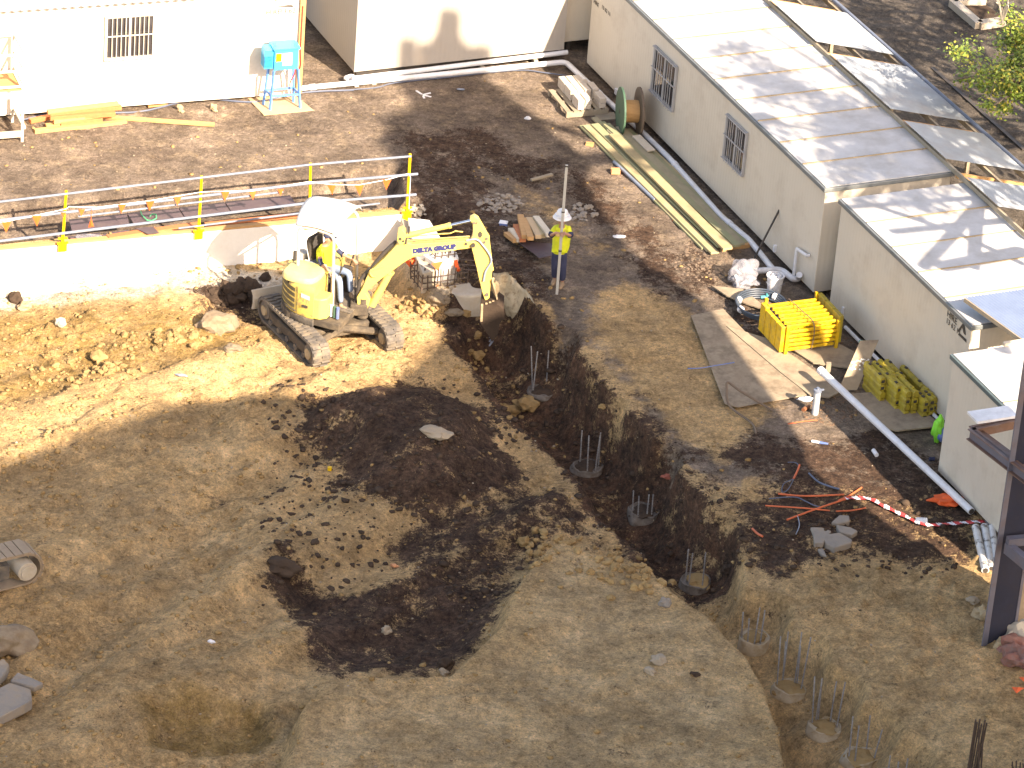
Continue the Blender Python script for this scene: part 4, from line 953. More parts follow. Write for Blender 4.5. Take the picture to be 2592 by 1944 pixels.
# ------------------------------------------------------------------ timber stack by the white hut, each a thing
boards = [(450, 1310, 1659, 1190, .03, .10, 'timber', 'front board of the stack, longest and lowest, by the white hut'),
          (600, 1240, 780, 1225, .05, .09, 'timber', 'short stub board tucked under the left end of the stack'),
          (390, 1175, 650, 1120, .12, .09, 'timber_or', 'reddish board sticking out at the left end of the stack'),
          (790, 1205, 1340, 1150, .10, .10, 'timber_or', 'middle board low in the stack by the white hut'),
          (700, 1180, 1300, 1110, .16, .09, 'timber', 'pinkish board in the middle of the stack'),
          (655, 1130, 1510, 1075, .22, .10, 'timber_or', 'orange board second from the top of the stack'),
          (650, 1085, 1590, 990, .28, .09, 'timber_or', 'wide orange board on top of the stack'),
          (620, 1055, 1550, 945, .34, .08, 'timber', 'topmost board with the raised right end')]
for x0, y0, x1, y1, z, hh, m, l_ in boards:
    p0, p1 = P('s', x0, y0, z), P('s', x1, y1, z); solo('board', MB().beam(p0, p1, .13, hh), m, l_, 'board', 'timber boards stacked by the white hut', bevel=.006)
solo('board', MB().beam(P('1', 620, 725, .05), P('1', 1335, 775, .05), .13, .06), 'timber', 'single yellow board lying loose, pointing right from the stack', 'board', bevel=.006)
solo('board', MB().beam(P('1', 920, 662, .03), P('1', 1043, 648, .03), .07, .03), 'timber', 'short pale batten on the soil below the barred window', 'board')
for x, y, l_ in ((1118, 690, 'brown broken scrap left of the pair by the white hut'), (1325, 690, 'brown and grey rubble scrap right of the other one')):
    q = PT('1', x, y); mb = MB(); mb.rock(q+Z*.06, .07, .05, .09, x, 3, .4).rock(q+V((.05, -.1, .03)), .06, .05, .04, x+1, 3, .4); solo('rubble', mb, 'concr', l_, 'rubble')

# ------------------------------------------------------------------ blue switchboard on a stand
X_ = lambda x, y, z: P('x', x, y, z)
sbm = thing('switchboard', 'bright blue electrical box with white sticker on a tall blue stand', 'switchboard', X_(500, 1450, .03))
fa, fb, fc, fd = X_(350, 1545, .02), X_(770, 1515, .02), X_(680, 1435, .02), X_(255, 1470, .02)
zb, zt_ = 1.22, 2.0
cen = (fa+fb+fc+fd)/4; zb = PY('x', 400, 955, fa.y+.1).z; zt_ = PY('x', 400, 670, fa.y+.1).z; print('box z', zb, zt_)
ux = (fb-fa).normalized(); uy = V((-ux.y, ux.x, 0)); bw = .80*(fb-fa).length; bd = .42
Bo = cen-ux*bw/2-uy*bd/2; Bo.z = 0
for f_, sx_, sy_ in ((fa, 0, 0), (fb, 1, 0), (fc, 1, 1), (fd, 0, 1)):
    MB().beam(f_, Bo+ux*bw*sx_+uy*bd*sy_+Z*zb, .045, .045).build('leg', 'bluel', sbm)
    MB().cbox(f_+Z*.005, ux*.12, uy*.1, Z*.012).build('foot', 'bluel', sbm)
qs = [f_.lerp(Bo+ux*bw*sx_+uy*bd*sy_+Z*zb, .36) for f_, sx_, sy_ in ((fa, 0, 0), (fb, 1, 0), (fc, 1, 1), (fd, 0, 1))]
for i in range(4): MB().beam(qs[i], qs[(i+1) % 4], .035, .05).build('brace', 'bluel', sbm)
bx = MB().obox(Bo+Z*(zb+.003), ux*bw, uy*bd, Z*(zt_-zb)).build('box', 'bluebox', sbm, bevel=.012)
MB().obox(Bo-ux*.03-uy*.03+Z*(zt_+.005), ux*(bw+.06), uy*(bd+.06), Z*.03).build('lid', 'bluebox', bx)
MB().obox(Bo-uy*.008+ux*bw*.33+Z*(zb+.12), ux*bw*.40, -uy*.006, Z*(zt_-zb-.2)).build('sticker', 'white', bx, bevel=.03)
MB().obox(Bo-uy*.008+ux*bw*.06+Z*(zt_-.28), ux*.13, -uy*.006, Z*.2).build('warning_label', 'post_y' if False else 'ypost', bx)
MB().obox(Bo-ux*.22+Z*(zt_-.45)+uy*.05, ux*.21, uy*.3, Z*.45).obox(Bo-ux*.22+Z*(zb+.03)+uy*.05, ux*.20, uy*.3, Z*.32).build('socket_box', 'bluebox', bx, bevel=.01)
mb = MB()
for s_ in (.06, .9): q = Bo+ux*bw*s_+uy*.2+Z*(zt_+.03); MB().tube([q, q+Z*.08, q+Z*.08+ux*.04, q+ux*.04], .008, 5).build('lifting_eye', 'bluel', bx)
MB().tube(curve([Bo+ux*bw*.95+uy*.2+Z*(zb+.02), Bo+ux*bw*1.02+uy*.3+Z*(zb-.25), Bo+ux*bw*.9+uy*.4+Z*.5, fc+uy*.25+Z*.03]), .014, 6).build('lead', 'red', sbm)
pl_ = [X_(20, 1365, .015), X_(265, 1620, .015), X_(960, 1550, .015), X_(690, 1330, .015)]
solo('ply_base', MB().prism([p-Z*.0 for p in pl_], Z*.018), 'ply', 'tan plywood sheet under the blue box stand', 'plywood sheet')
for f_ in ():
    pass

# litter crosses etc
q = P('2', 540, 590, .02); mb = MB()
for dx, dy in ((.18, .1), (-.16, .16), (.05, -.22), (.2, -.12)): mb.beam(q, q+V((dx, dy, .02)), .05, .012)
solo('plastic_scrap', mb, 'white', 'white star-shaped plastic scrap on the shaded brown ground', 'litter')
q = P('2', 775, 555, .02); solo('plastic_scrap', MB().rock(q, .09, .03, .02, 3, 2), 'greyp', 'small grey scrap right of the white star-shaped one', 'litter')
q = P('2', 1195, 735, .03); solo('plastic_scrap', MB().rock(q, .08, .05, .04, 7, 2), 'white', 'small crumpled white scrap beside the big shadow near the pallet', 'litter')

# ------------------------------------------------------------------ pallet with pavers
pz = .0
pa_, pb_, pc_ = P('p', 435, 590, 0), P('p', 1060, 535, 0), P('p', 140, 250, 0)
ux = (pb_-pa_).normalized(); uy = V((-ux.y, ux.x, 0)); lw = (pb_-pa_).length; ld_ = min((pc_-pa_).length, 1.5)
pal = thing('pallet', 'weathered timber pallet carrying pale pavers beside the bent white pipe', 'pallet', pa_+ux*lw/2+uy*ld_/2)
for i in range(3): MB().obox(pa_+ux*0+uy*((ld_-.08)*i/2)+Z*.01, ux*lw, uy*.08, Z*.12).build('bearer', 'timber_grey', pal)
for i in range(6): MB().obox(pa_+ux*((lw-.12)*i/5)+Z*.132, ux*.12, uy*ld_, Z*.022).build('slat', 'timber_grey', pal)
pvs = []
for i in range(4):
    for j in range(3):
        h_ = 2
        if i == 2 and j == 0: h_ = 0
        if i == 0 and j == 0: h_ = 2
        if i == 3 and j == 2: h_ = 1
        for k in range(h_): pvs.append((i, j, k))
names = ['near left', 'near second', 'near third', 'near right']
for i, j, k in pvs:
    q = pa_+ux*(.26+.01+i*(lw-.30)/4)+uy*(.05+j*.42+(.1 if j else 0))+Z*(.156+k*.125)
    row = ['front row', 'middle row', 'back row'][j]; cl_ = ['leftmost', 'second from left', 'third from left', 'rightmost'][i]
    solo('paver', MB().obox(q+ux*rnd.uniform(0, .02), ux*((lw-.30)/4-.025), uy*.40, Z*.12), 'paver', f'pale paver on the pallet, {row}, {cl_}, {"upper" if k else "lower"} layer', 'paver', 'pale pavers on the pallet', bevel=.01)
q = P('p', 985, 590, .02); solo('board', MB().obox(P('p', 920, 630, .01), ux*.5, uy*.35, Z*.02), 'timber_grey', 'small brown board on the ground between the pallet and the cable drum', 'board')

# cable drum
dA, dB = P('p', 1205, 790, 0), P('p', 1440, 800, 0)
ax_ = A.copy(); rD = .62
c_l = PY('p', 1205, 620, P('p', 1215, 830, 0).y); 
foot = P('p', 1220, 830, 0); c_l = foot+Z*.56+B*.05
dr = thing('cable_drum', 'empty timber cable drum with a green left face, standing on edge against the long hut', 'cable drum', foot)
ax_ = (A*.97+B*-.25).normalized()
MB().cyl(c_l, c_l+ax_*.05, .56, n=32).build('flange', 'green', dr, bevel=.008)
MB().cyl(c_l+ax_*.052, c_l+ax_*.42, .26, n=20).build('core', 'timber', dr, smooth=True)
MB().cyl(c_l+ax_*.422, c_l+ax_*.475, .56, n=32).build('flange', 'wood', dr, bevel=.008)
MB().cyl(c_l-ax_*.006, c_l-ax_*.001, .05, n=12).build('hub_hole', 'black', dr)

# ------------------------------------------------------------------ treated timber stack
tl = [(('p', 700, 700), ('6', 235, 70), .05, .16, .05, 0), (('p', 740, 700), ('6', 290, 100), .10, .14, .05, 1), (('p', 860, 680), ('6', 330, 60), .14, .14, .05, 0), (('p', 850, 580), ('6', 360, 30), .05, .1, .05, 2),
      (('p', 1035, 680), ('6', 430, 55), .20, .12, .06, 0), (('p', 1140, 830), ('6', 370, 75), .26, .16, .05, 1), (('p', 1225, 720), ('6', 400, 40), .16, .14, .05, 2), (('p', 1350, 760), ('6', 440, 50), .1, .12, .05, 0), (('p', 1440, 830), ('6', 500, 35), .06, .14, .05, 1)]
XB = [(('p', 780, 690), ('6', 262, 85), .07, .13, .05, 2), (('p', 900, 700), ('6', 345, 55), .10, .13, .05, 2), (('p', 960, 650), ('6', 395, 50), .12, .12, .05, 0), (('p', 1090, 760), ('6', 400, 62), .17, .13, .05, 2), (('p', 1290, 760), ('6', 455, 45), .13, .12, .05, 2), (('p', 1400, 800), ('6', 478, 40), .07, .12, .05, 0)]
xlab = ['low beam between the two greenish outer beams of the long stack', 'sunken grey-brown beam under the third beam of the long stack', 'lower greenish beam in the middle of the long stack', 'grey-brown beam just under the yellowest one in the long stack', 'grey-brown beam beside the grey rounded one in the long stack', 'low greenish beam second from the hut in the long stack']
ylab = ['outermost greenish beam of the long stack, on the shaded side', 'second greenish beam from the outside of the long stack', 'third beam of the long stack, starting by the white scrap', 'brown beam of the long stack whose far end points at the pallet', 'thin light green beam in the middle of the long stack, touching the drum',
        'yellowest beam on top of the long stack', 'grey rounded beam just past the drum in the long stack', 'beam between the grey one and the hut side in the long stack', 'innermost beam of the long stack nearest the hut']
M_['t1'] = mat('yellow_pine', (.42, .34, .19), .8, (.33, .27, .14), 3, dirt=(.27, .2, .12), dsc=2, damt=.4); M_['t2'] = mat('grey_pine', (.36, .31, .2), .85, (.26, .23, .15), 3)
ylab += xlab; tl += XB
for i, (a_, b_, z, w_, hh, mi) in enumerate(tl):
    p0, p1 = P(*a_, z), P(*b_, z); solo('timber_beam', MB().beam(p0, p1, w_*1.4, hh), ['timber_gr', 't1', 't2'][mi], ylab[i], 'timber beam', 'treated timber beams by the long hut', bevel=.006)
solo('timber_beam', MB().beam(P('p', 1480, 850, .22), P('p', 1710, 1075, .22), .2, .04), 'plyp', 'short pale board lying on top of the long timber stack', 'timber beam', bevel=.005)
solo('bearer', MB().beam(P('6', 330, 80, .04), P('6', 520, 45, .04), .1, .09), 'timber', 'short cross bearer under the near end of the long stack', 'timber')
for i, (a_, b_, m, l_) in enumerate(((('p', 1230, 1215), ('2', 2040, 1250), 'bluep', 'dark blue pipe of the pair beside the long timber stack'), (('p', 1150, 1240), ('2', 1985, 1245), 'greyp', 'dusty grey-blue pipe of the pair beside the long timber stack'), (('p', 1290, 1260), ('2', 2050, 1225), 'bluep', 'second blue pipe, tight against the timber stack'))):
    solo('blue_pipe', MB().tube([P(*a_, .05+.01*i), P(*b_, .05+.01*i)], .038, 10), m, l_, 'pipe', 'blue pipes by the timber stack', smooth=True)
def block(k, x0, y0, x1, y1, w_, h_, m, nm, l_, cat, z=.0):
    p0, p1 = P(k, x0, y0, z+h_/2), P(k, x1, y1, z+h_/2); return solo(nm, MB().beam(p0, p1, w_, h_), m, l_, cat, bevel=.006)
block('p', 725, 975, 845, 990, .16, .07, 'timber', 'brick', 'pale orange block on sunlit ground left of the timber stack', 'brick')
block('p', 1105, 1380, 1238, 1380, .14, .11, 'brick', 'brick', 'bright orange brick beside the blue pipes', 'brick')
block('2', 1215, 1120, 1348, 1085, .08, .05, 'timber_grey', 'timber_offcut', 'short buff timber offcut lying above the worker, on the tracks', 'timber')
block('2', 2095, 1370, 2190, 1385, .07, .06, 'orangec', 'orange_scrap', 'orange pipe scrap beside the near end of the blue pipes', 'pipe')
block('c', 1585, 285, 1680, 300, .16, .04, 'white', 'packet', 'blue and white packet on the dark soil near the timber offcuts', 'packet')
block('c', 1585, 315, 1680, 325, .02, .05, 'bluep', 'packet_edge', 'blue edge strip lying in front of the white packet', 'packet')
q = PT('2', 1760, 1485); solo('plastic_scrap', MB().rock(q+Z*.02, .13, .06, .025, 3, 3, .5), 'white', 'flat white scrap right of the worker with the staff', 'litter')
q = PT('2', 1965, 1255-400 if False else 1255); 
# dirty grey rubble patches (crushed concrete) are stuff
def rubble_patch(name, label, k, x, y, dx, dy, n_, m, z=0, s0=.015, s1=.06, seed=1):
    R = random.Random(seed); mb = MB()
    for i in range(n_):
        a_ = R.uniform(0, 6.28); r_ = R.random()**.6
        q = PT(k, x+math.cos(a_)*dx*r_, y+math.sin(a_)*dy*r_, z); s = R.uniform(s0, s1)*(1 if R.random() < .9 else 1.7); mb.rock(q+Z*s*.1, s*R.uniform(.8, 1.5), s, s*.55, R.random()*99, 1, .35, R.random()*6)
    return solo(name, mb, m, label, 'rubble', kind='stuff')
rubble_patch('grey_rubble', 'grey crushed rubble patch beyond the digger boom', '2', 1030, 1270, 140, 60, 110, 'concg', seed=2)
rubble_patch('grey_rubble', 'grey crushed rubble patch right of the staff top', '2', 1530, 1330, 90, 60, 60, 'concg', seed=3)
rubble_patch('beam_rubble', 'bright rubble and mortar crumbs where the wall meets the yard', 'c', 640, 190, 90, 70, 60, 'concm2' if 'concm2' in M_ else 'conc', seed=4, s0=.02, s1=.05)
rubble_patch('leaf_litter', 'brown fallen leaves along the timber stack and huts', '6', 230, 170, 200, 120, 260, 'brick' if False else 'leafl' if 'leafl' in M_ else 'wood', seed=5, s0=.014, s1=.03)
# offcuts near worker on brown sheet
a_ = [P('c', x, y, z) for x, y, z in ((1770, 505, .14), (2200, 545, .16), (2205, 680, .16), (2050, 715, .18), (1990, 660, .13))]
solo('form_sheet', MB().prism(a_, Z*.018), 'plyb', 'warped brown form sheet with ragged front edge, next to the worker', 'plywood sheet')
offs = [(1830, 215, 1885, 460, .26, 'timber', 'leftmost upright plank of the offcut heap by the worker'), (1870, 255, 1950, 480, .30, 'timber', 'second plank of the offcut heap by the worker'), (1930, 250, 2040, 460, .30, 'ply', 'orange-brown plank in the middle of the offcut heap'), (2010, 235, 2170, 440, .32, 'plyp', 'wide pale plank at the right of the offcut heap'),
        (1780, 330, 1860, 500, .18, 'timber_or', 'reddish plank at the left of the offcut heap'), (1720, 375, 1830, 500, .14, 'plyp', 'pinkish plank low at the left of the offcut heap'), (1670, 420, 1780, 505, .10, 'timber', 'lowest left plank of the offcut heap'), (1960, 250, 2090, 450, .24, 't1', 'plank half hidden between the wide ones of the offcut heap')]
for x0, y0, x1, y1, z, m, l_ in offs: solo('offcut', MB().beam(P('c', x0, y0, z*.6), P('c', x1, y1, z+.1), .14, .09), m, l_, 'timber offcut', 'timber offcuts heaped near the worker', bevel=.006)

# ------------------------------------------------------------------ things along the right huts
q0, q1 = P('6', 525, 150, .02), PY('3', 690, 1305, P('6', 525, 150, 0).y+.25)
solo('pole', MB().tube([q0, q1], .022, 8), 'black', 'black pole leaning towards the long hut above the plastic bag', 'pole', smooth=True)
bgp = P('6', 450, 300, 0); mb = MB(); mb.rock(bgp+Z*.24+V((.0, .15, 0)), .34, .22, .30, 5, 4, .32, .3, 1.3).rock(bgp+V((.08, -.05, .14)), .28, .24, .16, 15, 4, .32, 0, 1.5)
solo('plastic_bag', mb, 'bag', 'big crumpled clear plastic bag with white fittings inside', 'plastic bag', smooth=True)
mb = MB(); 
for i in range(5): c_ = bgp+V((rnd.uniform(-.12, .2), rnd.uniform(-.25, 0), .08+.05*i)); mb.cyl(c_, c_+V((rnd.uniform(-.15, .15), .1, .05)), .035, n=10)
solo('pipe_fittings', mb, 'white', 'white pipe fittings inside the clear plastic bag', 'pipe fittings', smooth=True)
bu = P('6', 655, 345, 0); bk_ = thing('bucket', 'white plastic bucket full of fittings beside the pipe bend', 'bucket', bu)
MB().lathe(bu+Z*.01, [(.145, 0), (.18, .38), (.195, .38), (.195, .41), (.165, .41), (.16, .34)], 20).build('pail', 'white', bk_, smooth=True)
mb = MB()
for i in range(7): a_ = i*.9; c_ = bu+V((math.cos(a_)*.08, math.sin(a_)*.08, .33)); mb.cyl(c_, c_+V((.03, .02, .09)), .035, n=8)
mb.build('fitting', 'pvc', bk_); MB().tube([bu+V((.19*math.cos(a), .19*math.sin(a)*.4-.17, .33-.12*math.sin(a))) for a in [i*math.pi/8 for i in range(9)]], .006, 5).build('handle', 'greyp', bk_)
hc = P('6', 575, 450, .05); mb = MB()
hs = thing('hose_coil', 'coiled slate-blue hose taped in white, behind the yellow prop frame', 'hose', hc)
for i in range(5):
    pts = [hc+V((math.cos(a)*(.46+.02*i), math.sin(a)*(.50+.03*i), .02+.035*i)) for a in [k*2*math.pi/28 for k in range(29)]]; mb.tube(pts, .021, 6)
mb.build('hose', 'hose', hs, smooth=True)
for a in (2.9, 1.0, 3.7): c_ = hc+V((math.cos(a)*.50, math.sin(a)*.55, .10)); MB().lathe(c_-V((math.sin(a), -math.cos(a), 0))*-.03, [(.075, -.035), (.075, .035)], 10, V((-math.sin(a), math.cos(a), 0))).build('tape_band', 'pvc', hs)
q = P('6', 610, 378, .08); mb = MB(); mb.cyl(q+V((-.12, 0, 0)), q+V((.16, .05, .05)), .035, n=8).cyl(q+V((.14, .0, .0)), q+V((.2, .05, .05)), .055, n=8).cyl(q, q+V((0, 0, .1)), .02, n=6)
solo('hose_valve', mb, mat('teal_valve', (.05, .32, .34), .5), 'teal tap fitting lying beyond the hose coil', 'valve', smooth=True)

# ground sheets
def sheet(pts, m, label, name='ground_sheet', z=.03, th=.02, cat='sheet'):
    mb = MB(); return solo(name, mb.prism([P(k, x, y, z) for k, x, y in pts], Z*th), m, label, cat)
sheet([('6', 140, 490), ('6', 340, 450), ('6', 860, 985), ('6', 430, 1062), ('6', 350, 1040)], 'plyg', 'large muddy sheet on the ground left of the yellow prop frame', z=.055, th=.014)
sheet([('6', 360, 560), ('6', 620, 640), ('6', 1085, 960), ('6', 1000, 1005), ('6', 880, 990), ('6', 700, 850)], 'slab', 'sunlit concrete slab between the muddy sheet and the yellow bundles', 'slab', .06, .03, 'slab')
sheet([('6', 1100, 985), ('6', 1420, 960), ('6', 1705, 1180), ('6', 1420, 1212), ('6', 1330, 1190)], 'slab', 'grey slab under the nearest yellow bundles', 'slab', .07, .03, 'slab')
sheet([('6', 690, 655), ('6', 1000, 640), ('6', 1290, 790), ('6', 1180, 830), ('6', 900, 790)], 'slab', 'leaf-strewn slab between the prop frame and the leaning board', 'slab', .05, .03, 'slab')
sheet([('6', 270, 310), ('6', 460, 330), ('6', 640, 470), ('6', 480, 420), ('6', 360, 370)], 'slab', 'tan paved strip beside the plastic bag', 'slab', .06, .03, 'slab')
solo('blue_rope', MB().tube(curve([P('6', x, y, .14) for x, y in ((120, 818), (200, 815), (290, 800), (410, 780))]), .012, 5), 'bluep', 'thin blue line lying on the muddy sheet', 'rope')
M_['leafl'] = mat('fallen_leaf', (.20, .12, .07), .8, (.12, .07, .04), 2)
rubble_patch('leaf_litter', 'fallen leaves between the prop frame and the hut', '6', 1010, 680, 160, 70, 130, 'leafl', seed=15, s0=.012, s1=.026)
rubble_patch('leaf_litter', 'fallen leaves by the grey post and the long pipe', '6', 1000, 1090, 170, 90, 160, 'leafl', seed=16, s0=.012, s1=.026)

# yellow prop frame (stillage of props)
F0, F1 = P('y', 470, 628, .06), P('y', 852, 578, .06)
ux = (F1-F0).normalized(); uw = (F1-F0).length
Bk = P('y', 275, 455, .06); uy = V((-ux.y, ux.x, 0)); ud = max(.7, min(1.2, (Bk-F0).dot(uy)))
zt_ = PY('y', 487, 428, F0.y).z-.06; print('props', uw, ud, zt_)
pf = thing('prop_stack', 'yellow steel prop frames strapped in a square stack, left of the cream hut', 'prop stack', F0+ux*uw/2+uy*ud/2)
for sx_, sy_ in ((.02, 0), (.98, 0), (.02, 1), (.98, 1)):
    q = F0+ux*uw*sx_+uy*ud*sy_; MB().beam(q, q+Z*(zt_+(.12 if sy_ else .02)), .06, .06, ux).build('leg', 'yprop', pf)
for lv in range(6):
    for j in range(7 if lv == 5 else 2):
        y_ = (j+.5)/7 if lv == 5 else (.02+.14*j)
        q = F0+uy*ud*y_+Z*(.12+lv*(zt_-.14)/5); e_ = rnd.uniform(-.03, .03)
        MB().beam(q+ux*(.05+e_), q+ux*(uw-.05+e_), .055, .055).build('bar', 'yprop', pf, bevel=.006)
for lv in range(5):
    for i in range(9):
        mb = MB()
        q = F0+ux*(.12+i*(uw-.24)/8+rnd.uniform(-.03, .03))+uy*ud*.08+Z*(.15+lv*(zt_-.14)/5+rnd.uniform(0, .03)); mb.obox(q, ux*rnd.uniform(.03, .09), uy*.05, Z*.05); mb.build('lug', 'ybund', pf)
for j in range(4):
    q = F0-ux*.10+uy*(.03+j*(ud-.02)/4)+Z*.06; MB().obox(q, ux*.09, uy*(ud/4-.03), Z*(zt_-.06+.04*(j == 3))).build('end_plate', 'yprop', pf, bevel=.01)
for j in range(3):
    q = F0+ux*(uw+.01)+uy*(.05+j*(ud)/3)+Z*.1; MB().obox(q, ux*.10, uy*(ud/3-.02), Z*(zt_-.02)).build('end_plate', 'ybund', pf, bevel=.01)
MB().tube(curve([F0+ux*uw*.45+uy*ud*1.0+Z*(zt_+.04), F0+ux*uw*.48+uy*ud*.5+Z*(zt_+.05), F0+ux*uw*.50-uy*.03+Z*(zt_+.01), F0+ux*uw*.5-uy*.04+Z*.1]), .012, 5).build('strap', 'wood', pf)

# yellow bracket bundles
def bundle(o_, d_, L_, layers, rows, l_, tilt=0):
    d_ = V(d_).normalized(); s_ = V((-d_.y, d_.x, 0)).normalized()
    t = thing('bracket_bundle', l_, 'bracket bundle', o_, 'yellow steel bracket bundles by the hut')
    for k in range(layers):
        for r_ in range(rows):
            q = o_+s_*(r_*.15)+Z*(k*.15+.01)+d_*rnd.uniform(-.03, .03)
            pr_ = [q, q+s_*.13, q+s_*.13+Z*.09, q+s_*.10+Z*.14, q+s_*.03+Z*.14, q+Z*.09]
            MB().prism(pr_, d_*L_).build('bracket', 'ybund', t, bevel=.006)
            hm = 'black' if rnd.random() < .6 else 'ybund'
            for e_ in (-.012, L_+.004): MB().obox(q+d_*e_+s_*.025+Z*.03, d_*.01, s_*.07, Z*.06).build('end_cap', hm, t)
            if k == layers-1:
                for e_ in (.12, L_-.2): MB().obox(q+d_*e_+s_*.04+Z*.141, d_*.07, s_*.05, Z*.02).build('hook', hm, t)
    return t
Yp = lambda x, y, z=0: P('y', x, y, z)
bd = -B
bundle(Yp(1040, 800, .2)-Z*.2, bd, .75, 4, 3, 'upright-looking bundle partly behind the leaning board')
bundle(Yp(1120, 770, .35)-Z*.35, bd, 1.0, 4, 1, 'brightest bundle, catching sun at its top, right of the leaning board')
bundle(Yp(1210, 850, .30)-Z*.30, bd, .85, 4, 2, 'tall middle bundle of three layers, in front of the others')
bundle(Yp(1190, 720, .25)-Z*.25, bd, .8, 3, 1, 'short bundle with a loose bracket on top, against the hut')
bundle(Yp(1310, 750, .30)-Z*.30, bd, .9, 3, 2, 'long rear bundle against the hut wall')
bundle(Yp(1400, 960, .22)-Z*.2, bd, .45, 3, 2, 'nearest low bundle with square holed caps')
bundle(Yp(1455, 930, .22)-Z*.2, bd, .5, 3, 1, 'nearest right bundle touching the low capped one')
solo('teal_scrap', MB().cbox(Yp(1030, 530, .5), A*.08, B*.05, Z*.05), mat('teal', (.03, .3, .25), .6), 'teal cap behind the top of the leaning board', 'scrap')
b0_, b1_ = P('y', 930, 885, .05), PY('y', 1090, 520, P('y', 930, 885, .05).y+.75)
sd = V((.93, .25, 0)).normalized(); d_ = (b1_-b0_)
lb = thing('leaning_board', 'mortar-splashed board leaning on the yellow bundles', 'board', b0_)
MB().obox(b0_-sd*.20, d_, sd*.40, sd.cross(d_).normalized()*.025).build('board', 'slab', lb)
nb = sd.cross(d_).normalized(); 
if nb.y > 0: nb = -nb
mb = MB(); R = random.Random(5)
for i in range(26): q = b0_+d_*R.uniform(.42, .62)+sd*R.uniform(-.18, .18)+nb*.02; mb.rock(q, R.uniform(.02, .05), R.uniform(.02, .05), .02, i, 1)
mb.build('mortar', 'concw', lb)

# grey post, black cable loops, wires, conduit, tape
q = P('6', 910, 1108, 0); tp = PY('6', 915, 948, q.y); gp = thing('standpipe', 'grey standpipe with a steel clamp top by the muddy sheet', 'standpipe', q)
MB().tube([q, q+Z*(tp.z)], .07, 14).build('pipe', 'pvcg', gp, smooth=True); MB().lathe(q+Z*tp.z, [(.085, -.05), (.085, .0), (.03, .01), (.03, .05)], 12).cbox(q+Z*(tp.z-.02)+A*.09, A*.1, B*.03, Z*.03).build('clamp', 'galv', gp)
solo('bent_cable', MB().tube(curve([P('6', 545, 1225, .02), P('6', 520, 1160, .06), P('6', 380, 1050, .12), P('6', 362, 940, .35), P('6', 372, 905, .42), P('6', 450, 960, .30), P('6', 650, 1080, .04)]), .025, 7), 'wood', 'stiff dark cable arching up out of the soil', 'cable', smooth=True)
for i, (ps, r, m, l_) in enumerate((([('6', 680, 1615), ('6', 850, 1620), ('6', 1090, 1625)], .02, 'orangec', 'straight orange conduit with grey wires at its right end'),
    ([('6', 1055, 1655), ('6', 1130, 1620), ('6', 1200, 1570)], .018, 'orangec', 'short orange conduit crossing upward at the right'),
    ([('9', 735, 135), ('9', 900, 75), ('9', 1100, 5)], .02, 'orangec', 'orange conduit slanting across the others toward the tape'),
    ([('9', 600, 55), ('9', 850, 72), ('9', 1000, 85)], .016, 'orangec', 'lower orange conduit pointing left'),
    ([('9', 1040, 82), ('9', 1130, 75), ('9', 1225, 62)], .016, 'orangec', 'orange conduit at the lower right of the crossing'),
    ([('9', 520, 185), ('9', 555, 215), ('9', 583, 238)], .024, 'orangec', 'short thick orange stub at the trench notch'),
    ([('6', 775, 1525), ('6', 800, 1475), ('6', 812, 1440)], .02, 'orangec', 'pinkish orange stub standing up with wires'),
    ([('6', 740, 1185), ('6', 860, 1170), ('6', 920, 1165)], .014, 'orangec', 'thin orange rod below the standpipe'),
    ([('6', 740, 1415), ('6', 790, 1420), ('6', 812, 1445)], .01, 'cable', 'grey wire curling above the pinkish stub'),
    ([('6', 775, 1525), ('6', 715, 1560), ('6', 705, 1600), ('6', 740, 1590), ('6', 775, 1530)], .009, 'cable', 'looped grey wires below the pinkish stub'),
    ([('6', 870, 1495), ('6', 930, 1540), ('6', 1000, 1570), ('6', 1060, 1590)], .02, 'cable', 'bundle of grey-blue wires right of the stub'),
    ([('9', 800, 120), ('9', 812, 170), ('9', 790, 230)], .010, 'greyp', 'thin grey wire hanging down beside the rubble'),
    ([('6', 625, 1640), ('6', 780, 1635), ('6', 850, 1655), ('9', 900, 40), ('9', 950, 50)], .013, 'cable', 'dark cable under the orange conduits'))):
    solo('conduit' if m == 'orangec' else 'wire', MB().tube(curve([PT(k, x, y)+Z*(.03+.012*(i % 4)) for k, x, y in ps]), r, 7), m, l_, 'conduit' if m == 'orangec' else 'wire', smooth=True)
tp_ = curve([PT(k, x, y)+Z*.06 for k, x, y in (('9', 1100, 2), ('9', 1240, 2), ('9', 1330, 45), ('9', 1450, 105), ('9', 1570, 160), ('9', 1640, 168), ('9', 1760, 160), ('9', 1880, 150), ('9', 1960, 145), ('9', 2030, 165))], 8)
mb = MB(); uvs = []; s_ = 0
for i in range(len(tp_)-1):
    d_ = (tp_[i+1]-tp_[i]); n_ = V((-d_.y, d_.x, 0)).normalized()*.05; tw = Z*.02*math.sin(i)
    mb.add([tp_[i]-n_+tw, tp_[i+1]-n_, tp_[i+1]+n_, tp_[i]+n_-tw], [(0, 1, 2, 3)]); uvs.append((s_, s_+d_.length)); s_ += d_.length
to = solo('barrier_tape', mb, 'tape', 'red and white striped tape trailing over the soil to the steel column', 'barrier tape')
uvl = to.data.uv_layers.new(name='uv')
for i, (u0, u1) in enumerate(uvs):
    for j, (u, v_) in enumerate(((u0, 0), (u1, 0), (u1+.06, 1), (u0+.06, 1))): uvl.data[i*4+j].uv = (u*1.25, v_)
q = PT('9', 1572, 140); mb = MB().lathe(q+Z*.06, [(.06, -.1), (.075, -.1), (.075, .1), (.06, .1)], 14, V((.9, -.3, .2))); solo('tin_can', mb, 'galv', 'small tin can lying on the striped tape', 'can', smooth=True)
